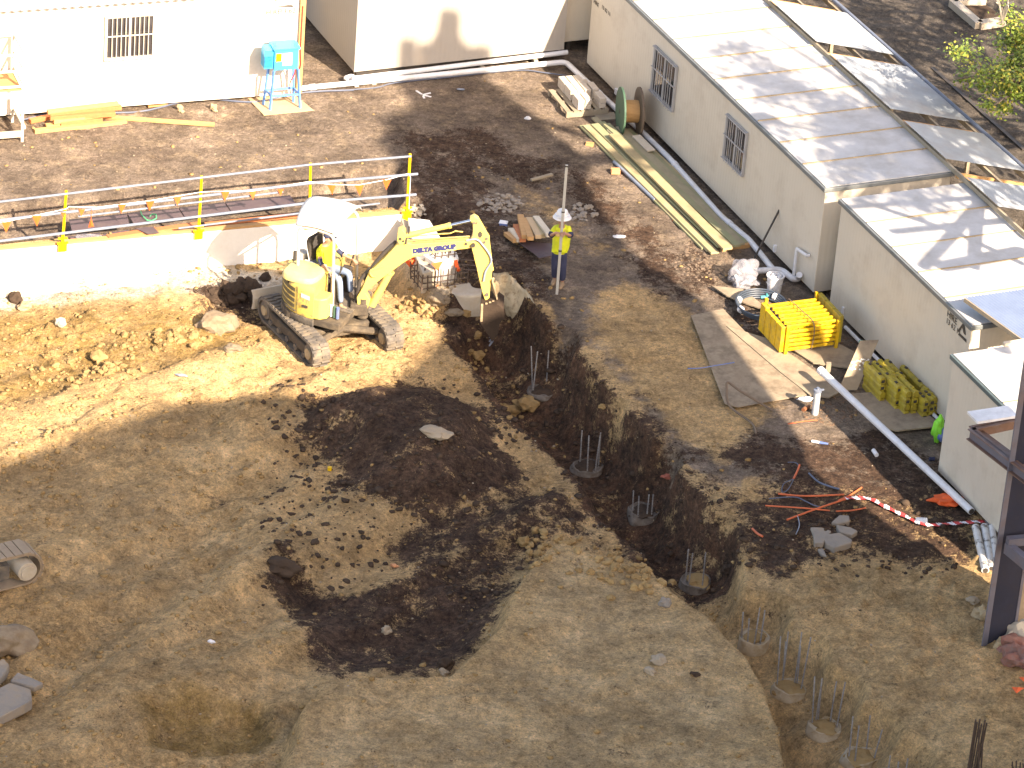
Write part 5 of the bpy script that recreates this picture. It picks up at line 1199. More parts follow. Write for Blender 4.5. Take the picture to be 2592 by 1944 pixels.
q = PT('6', 930, 1290); mb = MB().cyl(q+V((-.13, .03, .03)), q+V((.02, 0, .03)), .028, n=8); solo('tube', mb, 'white', 'white and yellow sealant tube on the dark soil', 'tube', smooth=True)
mb = MB().cyl(q+V((.02, 0, .03)), q+V((.2, -.03, .03)), .03, .02, 8); solo('tube_tip', mb, 'bluep', 'blue end of the sealant tube on the dark soil', 'tube', smooth=True)
q = PT('6', 1283, 1360); solo('pipe_offcut', MB().cyl(q+V((-.03, .09, .04)), q+V((.03, -.09, .04)), .045, n=10), 'white', 'short white pipe offcut on the soil left of the long pipe', 'pipe', smooth=True)
q = PT('6', 1635, 1398); solo('dark_bottle', MB().cyl(q+V((-.05, 0, .04)), q+V((.06, .02, .04)), .04, n=8), 'navy', 'small dark bottle left of the nearest hut corner', 'bottle', smooth=True)
q = PT('6', 850, 1025); solo('white_rag', MB().rock(q+Z*.04, .13, .07, .05, 4, 3, .5), 'white', 'crumpled white rag left of the standpipe', 'rag', smooth=True)
q = PT('6', 860, 1085); solo('bottle', MB().cyl(q+V((-.08, -.08, .05)), q+V((.03, .1, .05)), .045, n=8), mat('brown_glass', (.25, .1, .05), .4), 'brown bottle against the standpipe foot', 'bottle', smooth=True)
# green cloth at the hut corner
q = P('6', 1680, 1290, 0); mb = MB(); mb.rock(q+Z*.30+B*.1, .11, .18, .28, 4, 4, .25); solo('green_jacket', mb, 'lime', 'bright lime green jacket just visible behind the nearest hut corner', 'jacket', smooth='all')
q = P('6', 1700, 1300, 0); solo('blue_cloth', MB().rock(q+Z*.25+A*.03, .12, .1, .16, 8, 3), 'bluep', 'dark blue cloth behind the lime jacket at the hut corner', 'cloth', smooth='all')
# broken concrete slab pieces
for i, (pts, z, l_) in enumerate((([(880, 180), (950, 170), (1010, 215), (960, 300), (905, 290), (900, 230)], .03, 'grey slab fragment at the left of the broken group'),
    ([(1010, 150), (1060, 115), (1120, 130), (1125, 155), (1050, 160)], .06, 'pale domed slab fragment at the top of the broken group'),
    ([(960, 240), (1060, 225), (1140, 270), (1130, 300), (1030, 322), (970, 300)], .09, 'largest flat grey slab fragment in the broken group'),
    ([(1040, 175), (1130, 180), (1175, 215), (1140, 240), (1060, 220)], .05, 'dark grey slab fragment behind the largest one'),
    ([(925, 315), (960, 310), (985, 350), (950, 348)], .03, 'small grey slab splinter below the broken group'))):
    c_ = [PT('9', x, y)+Z*z for x, y in pts]; zz_ = max(p.z for p in c_); solo('slab_fragment', MB().prism([V((p.x, p.y, zz_)) for p in c_], -Z*(.10+z)), 'concg', l_, 'concrete fragment', 'broken grey slab fragments', bevel=.02)
for i, (pts, z, th, l_) in enumerate((([(60, 1170), (110, 1130), (190, 1160), (270, 1220), (220, 1250), (130, 1210)], .22, .12, 'long grey concrete shard at lower left, above the big slab'),
    ([(-60, 1120), (20, 1060), (60, 1090), (40, 1150), (-10, 1200), (-80, 1210)], .25, .16, 'concrete shard cut by the left edge beside the long shard'),
    ([(-80, 1270), (60, 1235), (190, 1250), (200, 1310), (150, 1350), (0, 1400), (-90, 1420)], .25, .22, 'biggest broken slab at the lower left edge'))):
    c_ = [PT('7', x, y, LOW) for x, y in pts]; zz_ = sum(p.z for p in c_)/len(c_)+z; tl_ = V((.0, .0, 0))
    solo('slab_fragment', MB().prism([V((p.x, p.y, zz_+.06*math.sin(k_*1.9))) for k_, p in enumerate(c_)], -Z*(th)), 'concg', l_, 'concrete fragment', 'broken concrete at the lower left', bevel=.03)
q = PT('7', 50, 920, LOW); solo('rock', MB().rock(q+Z*.15, .5, .35, .28, 33, 4, .3), 'lump', 'large earthy boulder at the left edge above the concrete shards', 'rock')
q = PT('7', 1315, 890, LOW); solo('plastic_scrap', MB().rock(q+Z*.03, .07, .04, .04, 2, 2), 'white', 'tiny white scrap alone on the sandy slope', 'litter')
q = PT('4', 1130, 870, LOW); solo('plastic_scrap', MB().rock(q+Z*.03, .12, .04, .03, 12, 2), 'greyp', 'pale grey wrapper on the sunlit sand below the ledge', 'litter')
q = PT('4', 2050, 1452, LOW); solo('yellow_cap', MB().cyl(q, q+Z*.07, .045, n=8), 'ypost', 'small yellow cap at the left edge of the dark pile', 'cap')
q = PT('5', 2060, 1530, LOW); solo('red_scrap', MB().rock(q+Z*.05, .12, .07, .05, 4, 2, .5), mat('red_scrap', (.35, .1, .06), .8), 'reddish plastic scrap on the dark trench edge', 'litter')
q = P('9', 1810, 20, .05); solo('orange_bag', MB().rock(q+V((-.25, .12, .0)), .28, .18, .07, 4, 4, .5), 'orange', 'flattened orange bag between the long pipe and the soil', 'bag')
# three dirty white tubes by column
for i, (x0, y0, x1, y1, l_) in enumerate(((1910, 160, 1972, 430, 'leftmost mud-spotted white tube beside the column'), (1965, 155, 2010, 420, 'middle mud-spotted white tube beside the column'), (2010, 160, 2040, 400, 'rightmost mud-spotted white tube beside the column'))):
    M_['pvcd'] = M_.get('pvcd') or mat('spotted_pvc', (.62, .62, .60), .5, (.5, .49, .46), 8, dirt=(.12, .1, .08), dsc=7, damt=.9, dlo=.55, dhi=.6)
    p0, p1 = P('9', x0, y0, .10), P('9', x1, y1, .07); t = thing('short_tube', l_, 'tube', p1, 'white tubes beside the steel column'); MB().tube([p0, p1], .075, 14).build('tube', 'pvcd', t, smooth=True)
    MB().cyl(p1, p1+(p1-p0).normalized()*.006, .055, n=12).build('tube_mouth', 'black', t)
# orange flag bits lower right
for i, (ps, l_) in enumerate((([(2135, 1155), (2215, 1160), (2165, 1195)], 'orange flag scrap on the sand at the right edge, lower one'), ([(2180, 1095), (2215, 1100), (2215, 1125)], 'orange flag scrap at the very right edge, upper one'))):
    c_ = [P('9', x, y, .12) for x, y in ps]; solo('flag_scrap', MB().add(c_+[sum(c_, V((0, 0, 0)))/3+Z*.05], [(0, 1, 3), (1, 2, 3), (2, 0, 3)]), 'orange', l_, 'flag')

# ------------------------------------------------------------------ trench piles with starter bars
M_['concm'] = mat('muddy_cap', (.22, .20, .17), .9, (.13, .10, .075), 3, bump=.5, dirt=(.06, .04, .028), dsc=4, damt=.9)
M_['concm2'] = mat('sandy_cap', (.46, .39, .29), .9, (.34, .26, .16), 3, bump=.5, dirt=(.30, .21, .10), dsc=4, damt=.9)
piles = [(('5', 1290, 965), [(1218, 670), (1247, 705), (1322, 690)], '5', .0), (('5', 1565, 1445), [(1538, 1165), (1585, 1215), (1655, 1205), (1640, 1215)], '5', .5), (('8', 1912, 115), [(1852, -20), (1890, -5), (1940, -30), (1978, -20)], '8', 1),
         (('9', 172, 525), [(130, 265), (155, 295), (235, 280)], '9', 1), (('9', 525, 905), [(477, 655), (515, 700), (568, 655), (598, 680)], '9', 1.6),
         (('9', 745, 1195), [(700, 840), (755, 805), (740, 880), (828, 815), (832, 885), (880, 850)], '9', .7), (('9', 965, 1440), [(910, 1090), (958, 1052), (962, 1130), (1040, 1110), (1100, 1110)], '9', 1), (('9', 1190, 1640), [(1160, 1340), (1187, 1385), (1268, 1310), (1355, 1405)], '9', 1.2), (('9', 1400, 1790), [(1380, 1640), (1435, 1600), (1480, 1650)], '9', 1)]
ordn = ['nearest the digging bucket, sunk in dark soil', 'second from the digging bucket, grey ring barely showing', 'third from the bucket, with a clear round grey cap', 'fourth from the bucket, cap half broken, dark soil around', 'fifth from the bucket, pale cap at the sand face', 'sixth from the bucket, mostly buried with six bars', 'seventh from the bucket, thin grey rim in sand', 'eighth from the bucket, four long bars', 'ninth from the bucket, cut by the bottom edge']
for i, ((k, x, y), bars, kb, vis) in enumerate(piles):
    q = PILE_AT[i].copy(); q.z = hz(q.x, q.y); zb_ = q.z
    t = thing('foundation_pile', 'concrete pile with bars, '+ordn[i], 'foundation pile', q, 'foundation piles along the trench')
    hgt = .12*vis+.02
    mb = MB(); prof = [(.32+.015*math.sin(j), -.10+(.10+hgt)*j/5) for j in range(6)]
    mb.lathe(q, prof+[(.29, hgt+.01), (.27, hgt-.03)], 28)
    for v_ in mb.v: v_ += V((mn.noise(v_*3), mn.noise(v_*3+V((5, 0, 0))), mn.noise(v_*4)*.7))*.09
    mb.build('cap', 'concm' if i < 4 else 'concm2', t, smooth=True)
    MB().rock(q+Z*(hgt-.05), .26, .26, .09, i+3, 3, .35).build('soil_fill', 'clod_d' if i < 3 else 'clod_s', t)
    for j, (bx_, by_) in enumerate(bars):
        # stand each bar at the ring, top where seen
        best = None
        for s_ in range(24):
            an = s_*math.pi/12; b_ = q+V((math.cos(an)*.22, math.sin(an)*.22, 0)); tt = PY(kb, bx_, by_, b_.y)
            er = abs(tt.x-b_.x-.0)+.15*abs((tt.z-zb_)-1.0)
            if best is None or er < best[0]: best = (er, b_, tt)
        _, b_, tt = best; hh = min(1.30, max(.6, tt.z-zb_-.04)); tx = V((b_.x+max(-.12, min(.12, tt.x-b_.x))+rnd.uniform(-.03, .03), b_.y+rnd.uniform(-.07, .07), zb_+hh*rnd.uniform(.9, 1.05)))
        mb = MB(); mb.cyl(b_-Z*.05, tx, .0135, n=6)
        for s_ in range(int(hh/.06)): c_ = b_.lerp(tx, (s_+.5)*.06/hh); mb.cyl(c_, c_+Z*.012, .017, n=6)
        mb.build('starter_bar', 'rebar', t)
# dark starter bundle lower right
q = P('9', 1900, 1700, 0); t = thing('rebar_bundle', 'dark bundle of tall rusty bars rising at the lower right', 'rebar bundle', q)
for j, (bx_, by_, ex_) in enumerate(((1912, 1358, -60), (1920, 1375, -45), (1938, 1355, -40), (1948, 1385, -50), (1970, 1360, -30), (1980, 1378, -40), (1930, 1400, -60), (1960, 1395, -55))):
    b_ = q+V((-.12+.035*j, .03*(j % 3), 0)); tt = PY('9', bx_, by_, b_.y); MB().cyl(b_, tt, .016, n=6).build('bar', 'rebard', t)
q = P('9', 2190, 1760, 0); t = thing('rebar_bundle', 'short dark bar tips in the bottom right corner', 'rebar bundle', q)
for j, (bx_, by_) in enumerate(((2140, 1620), (2165, 1615), (2190, 1625), (2135, 1640), (2205, 1630))):
    b_ = q+V((-.15+.06*j, .03*(j % 2), 0)); tt = PY('9', bx_, by_, b_.y); MB().cyl(b_, tt, .014, n=6).build('bar', 'rebard', t)

# ------------------------------------------------------------------ steel column and frame on the right
cb_ = P('9', 1950, 905, 0); cr_ = P('9', 2110, 940, 0)
sf = thing('steel_frame', 'tall dark steel column with beams framing out at the right edge', 'steel frame', cb_, None)
yF = cb_.y
dR = (cr_-cb_).normalized(); wcol = (cr_-cb_).length; print('column', cb_, wcol, dR)
dR = A.copy(); lN = -B
topc = PY('y', 2205, 500, yF)
colz = 9.0
Cb = cb_
wf = .62
# box column: web facing camera, flange edge pale at left
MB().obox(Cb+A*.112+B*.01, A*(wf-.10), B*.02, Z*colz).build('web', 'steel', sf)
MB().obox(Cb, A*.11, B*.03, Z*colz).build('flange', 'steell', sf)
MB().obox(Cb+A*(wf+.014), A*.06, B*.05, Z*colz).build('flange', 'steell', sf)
# upper rusty platform frame: corner at k(210,430) -> right
zU = None
c0 = PP('6', 1875, 1215, Cb, B); 
zb_ = PP('k', 380, 620, Cb, B).z; print('beam z', zb_, c0)
u0 = PP('k', 212, 450, Cb-B*.0+B*.9, B)
bz = P('k', 385, 610, 0)
pL = PP('k', 215, 440, Cb+B*1.5, B); pM = PP('k', 470, 640, Cb-B*.35, B)
print('pL', pL, 'pM', pM)
zz_ = (pL.z+pM.z)/2
pL = P('k', 215, 455, zz_); pM = P('k', 480, 660, zz_); pT = P('k', 250, 430, zz_); pU = P('k', 470, 400, zz_)
MB().beam(pL, pM+(pM-pL)*.6, .03, .22).build('beam', 'steell', sf); MB().beam(pL-Z*.1, pM+(pM-pL)*.6-Z*.1, .16, .02).beam(pL+Z*.1, pM+(pM-pL)*.6+Z*.1, .16, .02).build('beam_flange', 'rust', sf)
MB().beam(pL, pU, .03, .22).beam(pL+Z*.1, pU+Z*.1, .16, .02).build('beam', 'rust', sf)
MB().beam(pL+A*.2-B*.0, pM+A*.25+(pM-pL)*.5, .14, .03).build('inner_beam', 'rust', sf)
w0 = P('k', 250, 395, zz_+.2); mb = MB().obox(w0-Z*.08, A*.85, B*.4, Z*.05); solo('white_board', mb, 'white', 'white board resting on the rusty beams by the column', 'board')
# lower grey beam at right & pale second column
g0, g1 = PP('9', 2110, 290, Cb-B*.2, B), PP('9', 2260, 450, Cb-B*1.2, B)
MB().beam(P('9', 2108, 285, 2.2), P('9', 2330, 470, 2.2), .14, .22).build('beam', 'steell', sf)
MB().beam(P('9', 2108, 250, 2.35), P('9', 2330, 230, 2.35), .14, .16).build('beam', 'steell', sf)
c2_ = P('9', 2130, 830, 0)
MB().obox(c2_+A*.02, A*.8, B*.3, Z*2.15).build('pier', 'slab', sf)
# lattice bracing further along, off to the right (throws the truss shadow)
def lat(o_, u, v, n_, L_, H_, r=.05):
    mb = MB()
    mb.beam(o_, o_+u*L_, r*1.4, r*1.4).beam(o_+v*H_, o_+u*L_+v*H_, r*1.4, r*1.4)
    for i in range(n_):
        a_, b_ = o_+u*(L_*i/n_), o_+u*(L_*(i+1)/n_); mb.beam(a_, b_+v*H_, r, r).beam(a_+v*H_, b_, r, r).beam(b_, b_+v*H_, r, r)
    return mb
# old rubble wall at lower right
rb = P('9', 2150, 1000, 0)
for i, (x, y, r_, m, l_) in enumerate(((2140, 940, .22, 'brickwall', 'red brick rubble lump against the column foot'), (2190, 1010, .25, 'brickwall', 'lower red brick rubble lump at the right edge'), (2160, 870, .26, 'conc', 'grey mortar lump on the brick rubble'), (2080, 930, .16, 'concr', 'earthy lump at the front of the column foot'), (1960, 730, .16, 'concr', 'pinkish mortar lump against the left edge of the column'))):
    q = P('9', x, y, .0); solo('masonry_rubble', MB().rock(q+Z*r_*.5, r_*1.2, r_, r_*1.1, i+40, 3, .5), m, l_, 'masonry rubble', 'masonry rubble round the column foot')

# ------------------------------------------------------------------ track of a second machine at the left edge
q = PT('l', 60, 400, LOW); tr = thing('crawler_track', 'front end of a crawler track of another machine at the left edge', 'crawler track', q)
d_ = (P('l', 280, 200, LOW+.6)-P('l', -100, 290, LOW+.6)); d_.z = 0; d_.normalize(); s_ = V((-d_.y, d_.x, 0))
fr = P('l', 190, 300, q.z+.33)
def stadium(o_, d, s, L_, r, w_, n=10):
    pts = []
    for i in range(n+1): a_ = math.pi/2-math.pi*i/n; pts.append(o_+d*(math.cos(a_)*r)+Z*(math.sin(a_)*r))
    for i in range(n+1): a_ = -math.pi/2-math.pi*i/n; pts.append(o_-d*L_+d*(math.cos(a_)*r)+Z*(math.sin(a_)*r))
    return pts
outer = stadium(fr-s_*.02, d_, s_, 3.2, .34, .5); 
mb = MB(); n_ = len(outer)
inn = stadium(fr-s_*.02, d_, s_, 3.2, .30, .5)
vs = outer+inn+[p+s_*.48 for p in outer]+[p+s_*.48 for p in inn]; fs = []
for i in range(n_): j = (i+1) % n_; fs += [(i, j, 2*n_+j, 2*n_+i), (n_+j, n_+i, 3*n_+i, 3*n_+j), (i, n_+i, n_+j, j), (2*n_+i, 2*n_+j, 3*n_+j, 3*n_+i)]
M_['shoe'] = mat('muddy_shoe', (.30, .23, .15), .8, (.22, .16, .11), 6, bump=.3)
mb.add(vs, fs); mb.build('belt', 'shoe', tr)
mb = MB(); 
for i in range(20): o_ = fr+d_*(.1-i*.17)+Z*.34-s_*.03; mb.obox(o_, -d_*.15, s_*.52, Z*.03)
for i in range(6): a_ = math.pi/2-i*.45-.3; mb.cbox(fr+d_*math.cos(a_)*.345+Z*math.sin(a_)*.345+s_*.22, (d_*math.sin(a_)-Z*math.cos(a_))*.12, s_*.52, (d_*math.cos(a_)+Z*math.sin(a_))*.03)
mb.build('shoe', 'shoe', tr)
MB().cyl(fr-s_*.10, fr+s_*.4, .19, n=20).cyl(fr-s_*.14, fr-s_*.10, .14, n=16).build('idler', 'conc', tr, smooth=True)
MB().obox(fr-d_*3.0-Z*.16+s_*.05, d_*2.7, s_*.3, Z*.3).build('track_frame', 'rubber', tr)

# ------------------------------------------------------------------ excavator
P1, P4 = P('f', 791, 938, LOW), P('f', 1008, 878, LOW); R1 = P('f', 648, 799, LOW)
ud_ = (R1-P1).normalized()                     # undercarriage axis, towards the blade
gz = LOW-.02
side = V((ud_.y, -ud_.x, 0))                   # to camera-right
mid = (P1+P4)/2; gauge = (P4-P1).dot(side); print('gauge', gauge, 'len', (R1-P1).length, 'az', math.degrees(math.atan2(ud_.y, ud_.x)))
TL = 2.55; TW = .40; gauge = max(1.85, min(gauge, 2.15))
front = P1+side*0
ex = thing('mini_excavator', 'yellow mini excavator with a white canopy, its arm reaching into the trench', 'excavator', mid+ud_*TL/2)
ORI = mid+ud_*TL/2; ORI = V((ORI.x, ORI.y, gz))
fA = V((P1.x, P1.y, gz))
def track(o_):      # o_ = front outer bottom corner, extends along ud_, width along side
    r = .27; c_ = o_+ud_*r+Z*r
    outer = []; inner = []
    for i in range(13): a_ = -math.pi/2-math.pi*i/12; outer.append(c_+ud_*(math.cos(a_)*r)+Z*(math.sin(a_)*r)); inner.append(c_+ud_*(math.cos(a_)*(r-.05))+Z*(math.sin(a_)*(r-.05)))
    e_ = o_+ud_*(TL-r)+Z*(r+.03)
    for i in range(13): a_ = math.pi/2-math.pi*i/12; outer.append(e_+ud_*(math.cos(a_)*r)+Z*(math.sin(a_)*r)); inner.append(e_+ud_*(math.cos(a_)*(r-.05))+Z*(math.sin(a_)*(r-.05)))
    n_ = len(outer); w_ = side*TW; vs = outer+inner+[p+w_ for p in outer]+[p+w_ for p in inner]; fs = []
    for i in range(n_): j = (i+1) % n_; fs += [(i, j, 2*n_+j, 2*n_+i), (n_+j, n_+i, 3*n_+i, 3*n_+j), (i, n_+i, n_+j, j), (2*n_+i, 2*n_+j, 3*n_+j, 3*n_+i)]
    t = MB().add(vs, fs).build('track_belt', 'rubber', ex)
    # lugs
    mb = MB(); per = []
    for i in range(n_): per.append((outer[i]-outer[(i+1) % n_]).length)
    tot = sum(per); N = 44; s = 0
    for k in range(N):
        d = tot*k/N; i = 0
        while d > per[i]: d -= per[i]; i += 1
        a_, b_ = outer[i], outer[(i+1) % n_]; q = a_.lerp(b_, d/per[i]); tg = (b_-a_).normalized(); nn = side.cross(tg).normalized()
        if (q+nn*.1-(c_+e_)/2).length < (q-(c_+e_)/2).length: nn = -nn
        sh = ud_*.0
        mb.cbox(q+w_*.27+nn*.008, tg*.075, side*TW*.47, nn*.045).cbox(q+w_*.75+nn*.008+tg*.035, tg*.075, side*TW*.47, nn*.045)
    mb.build('track_lug', 'rubber', t)
    MB().obox(o_+side*.06+ud_*.32+Z*.13, ud_*(TL-.66), side*.26, Z*.22).build('track_frame', 'mudframe', t, bevel=.03)
    mb = MB(); mb.cyl(c_+side*.04, c_+side*(TW-.04), .20, n=20).cyl(e_+side*.04, e_+side*(TW-.04), .20, n=20)
    mb.build('sprocket', M_['rubber'], t, smooth=True)
    MB().cyl(c_, c_+side*.05, .12, n=16).build('hub', 'concr', t, smooth=True); MB().cyl(e_, e_+side*.05, .11, n=16).build('hub', 'concr', t, smooth=True)
    mb = MB()
    for i in range(5): q = o_+ud_*(.5+i*.38)+Z*.12+side*.03; mb.cyl(q, q+side*(TW-.06), .07, n=10)
    mb.build('roller', 'rubber', t)
track(fA); track(fA+side*(gauge-TW))
MB().obox(fA+side*(TW+.01)+ud_*.75+Z*.22, ud_*1.0, side*(gauge-2*TW-.02), Z*.24).build('car_body', 'mudframe', ex, bevel=.04)
mb = MB(); mb.tube([fA+side*(TW-.05)+ud_*.55+Z*.3, fA+side*(gauge*.5)+ud_*.75+Z*.42, fA+side*(gauge-TW+.05)+ud_*.55+Z*.3], .08, 8); mb.build('cross_member', 'mudframe', ex, smooth=True)
# blade at far end
bo = fA+ud_*(TL+.18)
bm_ = MB(); prof = [(.0, .04), (.10, .0), (.05, .18), (.06, .34), (.14, .44), (.06, .46), (-.02, .30), (-.03, .12)]
bm_.prism([bo+ud_*a_+Z*(b_+.06) for a_, b_ in prof], side*gauge); bl2 = bm_.build('blade', 'conc', ex, bevel=.01)
MB().beam(fA+side*.7+ud_*1.6+Z*.3, bo+side*.7+Z*.25, .1, .1).beam(fA+side*(gauge-.7)+ud_*1.6+Z*.3, bo+side*(gauge-.7)+Z*.25, .1, .1).build('blade_arm', 'rubber', ex)
MB().cyl(ORI+Z*.46, ORI+Z*.60, .42, n=24).build('slew_ring', 'black', ex)

# upper structure; f = machine forward, s = machine left
FA = math.radians(-20); f_ = V((math.cos(FA), math.sin(FA), 0)); s_ = V((-f_.y, f_.x, 0))
U = ORI+Z*.58
def up(x, y, z): return U+f_*x+s_*y+Z*z
R_ = 1.0; hw = .92
plan = []
for i in range(13):
    a_ = math.radians(128+104*i/12); plan.append((R_*math.cos(a_), R_*math.sin(a_)*1.0))
plan = [(.62, hw*.93), (.0, hw*.93)]+plan+[(.0, -hw*.93), (.62, -hw*.93)]
MB().prism([up(x, y, .0) for x, y in plan], Z*.16).build('swing_platform', 'mudframe', ex, bevel=.02)
# counterweight skirt & body panels, lofted rings
def ringpts(sc, z, x_cut=None, xmax=.2):
    out = []
    for i in range(25):
        a_ = math.radians(95+178*i/24); out.append(up(max(R_*sc*math.cos(a_)*1.0, -9), R_*sc*math.sin(a_)*.94, z))
    return out
def loft(rings, name, m, par, close=True, **k):
    mb = MB(); n_ = len(rings[0]); vs = [p for r in rings for p in r]; fs = []
    for j in range(len(rings)-1):
        for i in range(n_): i2 = (i+1) % n_; fs.append((j*n_+i, j*n_+i2, (j+1)*n_+i2, (j+1)*n_+i))
    fs.append(tuple(range(n_))[::-1]); fs.append(tuple(range((len(rings)-1)*n_, len(rings)*n_))); mb.add(vs, fs); return mb.build(name, m, par, **k)
loft([ringpts(.97, .0), ringpts(1.0, .05), ringpts(1.0, .17)], 'counterweight', 'rubber', ex, smooth=True)
body = loft([ringpts(.985, .18), ringpts(1.0, .22), ringpts(1.0, .75), ringpts(.985, .84), ringpts(.93, .89)], 'engine_cover', 'yellow', ex, smooth=True)
# grilles on the rear
for j in range(4):
    mb = MB(); z0_ = .30+j*.125
    for i in range(10):
        a0, a1_ = math.radians(200+(i)*4.6), math.radians(200+(i+1)*4.6-.2)
        r0, r1 = .985, 1.006; zz_ = .085
        p = [up(r_*math.cos(a_), r_*math.sin(a_)*.94, z_) for a_ in (a0, a1_) for r_ in (r0, r1) for z_ in (z0_, z0_+zz_)]
        mb.add(p, [(0, 1, 3, 2), (4, 6, 7, 5), (2, 3, 7, 6), (1, 5, 7, 3), (0, 2, 6, 4)])
    mb.build('grille', mat('grille_mesh', (.16, .13, .06), .8) if j == 0 else M_g, body) if j else None
    if j == 0: M_g = mat('grille_mesh', (.16, .13, .06), .8, (.06, .05, .03), 40); mb.build('grille', M_g, body)
mb = MB()
for i in range(4):
    a0 = math.radians(206+i*8); p = up(1.0*math.cos(a0), 1.0*math.sin(a0)*.94, .80); d_ = V((-math.sin(a0)*f_.x, 0, 0))+0*f_; tg = (f_*(-math.sin(a0))+s_*math.cos(a0)*.94).normalized(); mb.cbox(p, tg*.07, tg.cross(Z)*.03, Z*.05)
mb.build('vent', 'black', body)
# seams of the hood
mb = MB()
for a_ in (196, 250):
    a0 = math.radians(a_); mb.beam(up(1.002*math.cos(a0), 1.002*math.sin(a0)*.94, .2), up(1.002*math.cos(a0), 1.002*math.sin(a0)*.94, .84), .012, .006)
mb.build('panel_gap', 'black', body)
# hood top: raised dome on the near (right) side
def dome(cx_, cy_, rx, ry, z0_, h_, name, m, par):
    rings = []
    for r, z in ((1, 0), (1, .5), (.93, .85), (.75, 1.0), (.3, 1.06)):
        rings.append([up(cx_+rx*r*(math.copysign(abs(math.cos(a))**.6, math.cos(a))), cy_+ry*r*(math.copysign(abs(math.sin(a))**.6, math.sin(a))), z0_+h_*z) for a in [k*2*math.pi/24 for k in range(24)]])
    return loft(rings, name, m, par, smooth=True)
dome(-.42, -.42, .40, .42, .88, .13, 'hood', 'yellowp', ex)
MB().obox(up(-.60, -.02, .90), f_*.50, s_*.035, Z*.10).obox(up(-.88, .18, .86), f_*.14, s_*.30, Z*.10).build('deck_rail', 'post', ex, bevel=.008)
q_ = [up(1.008*math.cos(math.radians(a_)), 1.008*math.sin(math.radians(a_))*.94, z_) for a_, z_ in ((256, .62), (268, .60), (268, .70), (256, .72))]
MB().prism(q_, (q_[0]-U).normalized()*.004).build('sticker', 'canopy', body)
q_ = [up(1.008*math.cos(math.radians(a_)), 1.008*math.sin(math.radians(a_))*.94, z_) for a_, z_ in ((206, .235), (246, .235), (246, .275), (206, .275))]
MB().tube(curve([up(1.012*math.cos(math.radians(a_)), 1.012*math.sin(math.radians(a_))*.94, .25) for a_ in range(206, 250, 6)]), .018, 5).build('trim_line', 'mudframe', body)
MB().cbox(up(1.01*math.cos(math.radians(262)), 1.01*math.sin(math.radians(262))*.94, .44), f_*.14, s_*.02, Z*.05).build('latch', 'black', body)
# right side tank box (yellow) beside boom and its orange mark
loft([[up(-.16+x, -.93+y, z) for x, y in ((0, 0), (.34, .03), (.46, .16), (.46, .46), (0, .46))] for z in (.18, .66)], 'side_cover', 'yellow', ex, bevel=.03)
MB().obox(up(.03, -.30, .17), f_*.60, s_*1.1, Z*.025).build('floor_plate', 'rubber', ex)
# engine deck clutter behind the seat
MB().obox(up(-.62, .0, .9), f_*.62, s_*.06, Z*.05).obox(up(-.5, -.06, .9), f_*.3, s_*.26, Z*.10).build('deck_panel', 'galv', ex, bevel=.01)
MB().cyl(up(-.74, .20, .9), up(-.74, .20, 1.06), .12, n=14).build('air_filter', 'post', ex, smooth=True)
MB().cyl(up(-.84, .02, .88), up(-.84, .02, 1.12), .04, n=8).build('exhaust', 'black', ex)
for i, m in enumerate(('white', 'green', 'bluep')):
    c_ = up(.33+i*.08, -.62-.02*i, .19); MB().cyl(c_, c_+Z*.26, .035, n=8).build('bottle', m, ex)
# seat
SX, SY = -.16, .18
FO = FA-math.radians(12); fo_ = V((math.cos(FO), math.sin(FO), 0)); so_ = V((-fo_.y, fo_.x, 0)); Uo = U+f_*SX+s_*SY
def upo(x, y, z): return Uo+fo_*(x-SX)*1.06+so_*(y-SY)*1.06+Z*z
mb = MB(); st_ = MB().obox(upo(SX-.22, SY-.24, .62), fo_*.48, so_*.48, Z*.14).build('seat', 'black', ex, bevel=.04)
bp_ = [(-.22, .72), (-.34, 1.05), (-.40, 1.40), (-.36, 1.52), (-.28, 1.50), (-.24, 1.05), (-.12, .76)]
MB().prism([upo(SX+a_, SY-.22, b_) for a_, b_ in bp_], so_*.46).build('seat_back', 'black', ex, bevel=.05)
MB().prism([upo(SX+a_-.012, SY-.225, b_) for a_, b_ in ((-.25, .9), (-.345, 1.25), (-.335, 1.25), (-.23, .9))], -so_*.01).build('seat_piping', 'white', ex)
MB().obox(upo(SX-.2, SY-.25, .17), fo_*.42, so_*.5, Z*.44).build('seat_box', 'black', ex)
# levers / consoles
MB().obox(up(.05, -.12, .17), f_*.2, s_*.10, Z*.62).build('console', 'black', ex, bevel=.02); MB().obox(up(.05, .50, .17), f_*.2, s_*.10, Z*.62).build('console', 'black', ex, bevel=.02)
MB().tube([up(.2, -.06, .8), up(.26, -.06, 1.0)], .014, 6).cyl(up(.26, -.06, 1.0), up(.27, -.06, 1.08), .025, n=8).build('lever', 'black', ex)
MB().tube([up(.2, .55, .8), up(.26, .55, 1.0)], .014, 6).cyl(up(.26, .55, 1.0), up(.27, .55, 1.08), .025, n=8).build('lever', 'black', ex)
MB().tube([up(.55, .1, .2), up(.52, .1, .75)], .014, 6).tube([up(.55, .25, .2), up(.52, .25, .75)], .014, 6).build('travel_lever', 'black', ex)
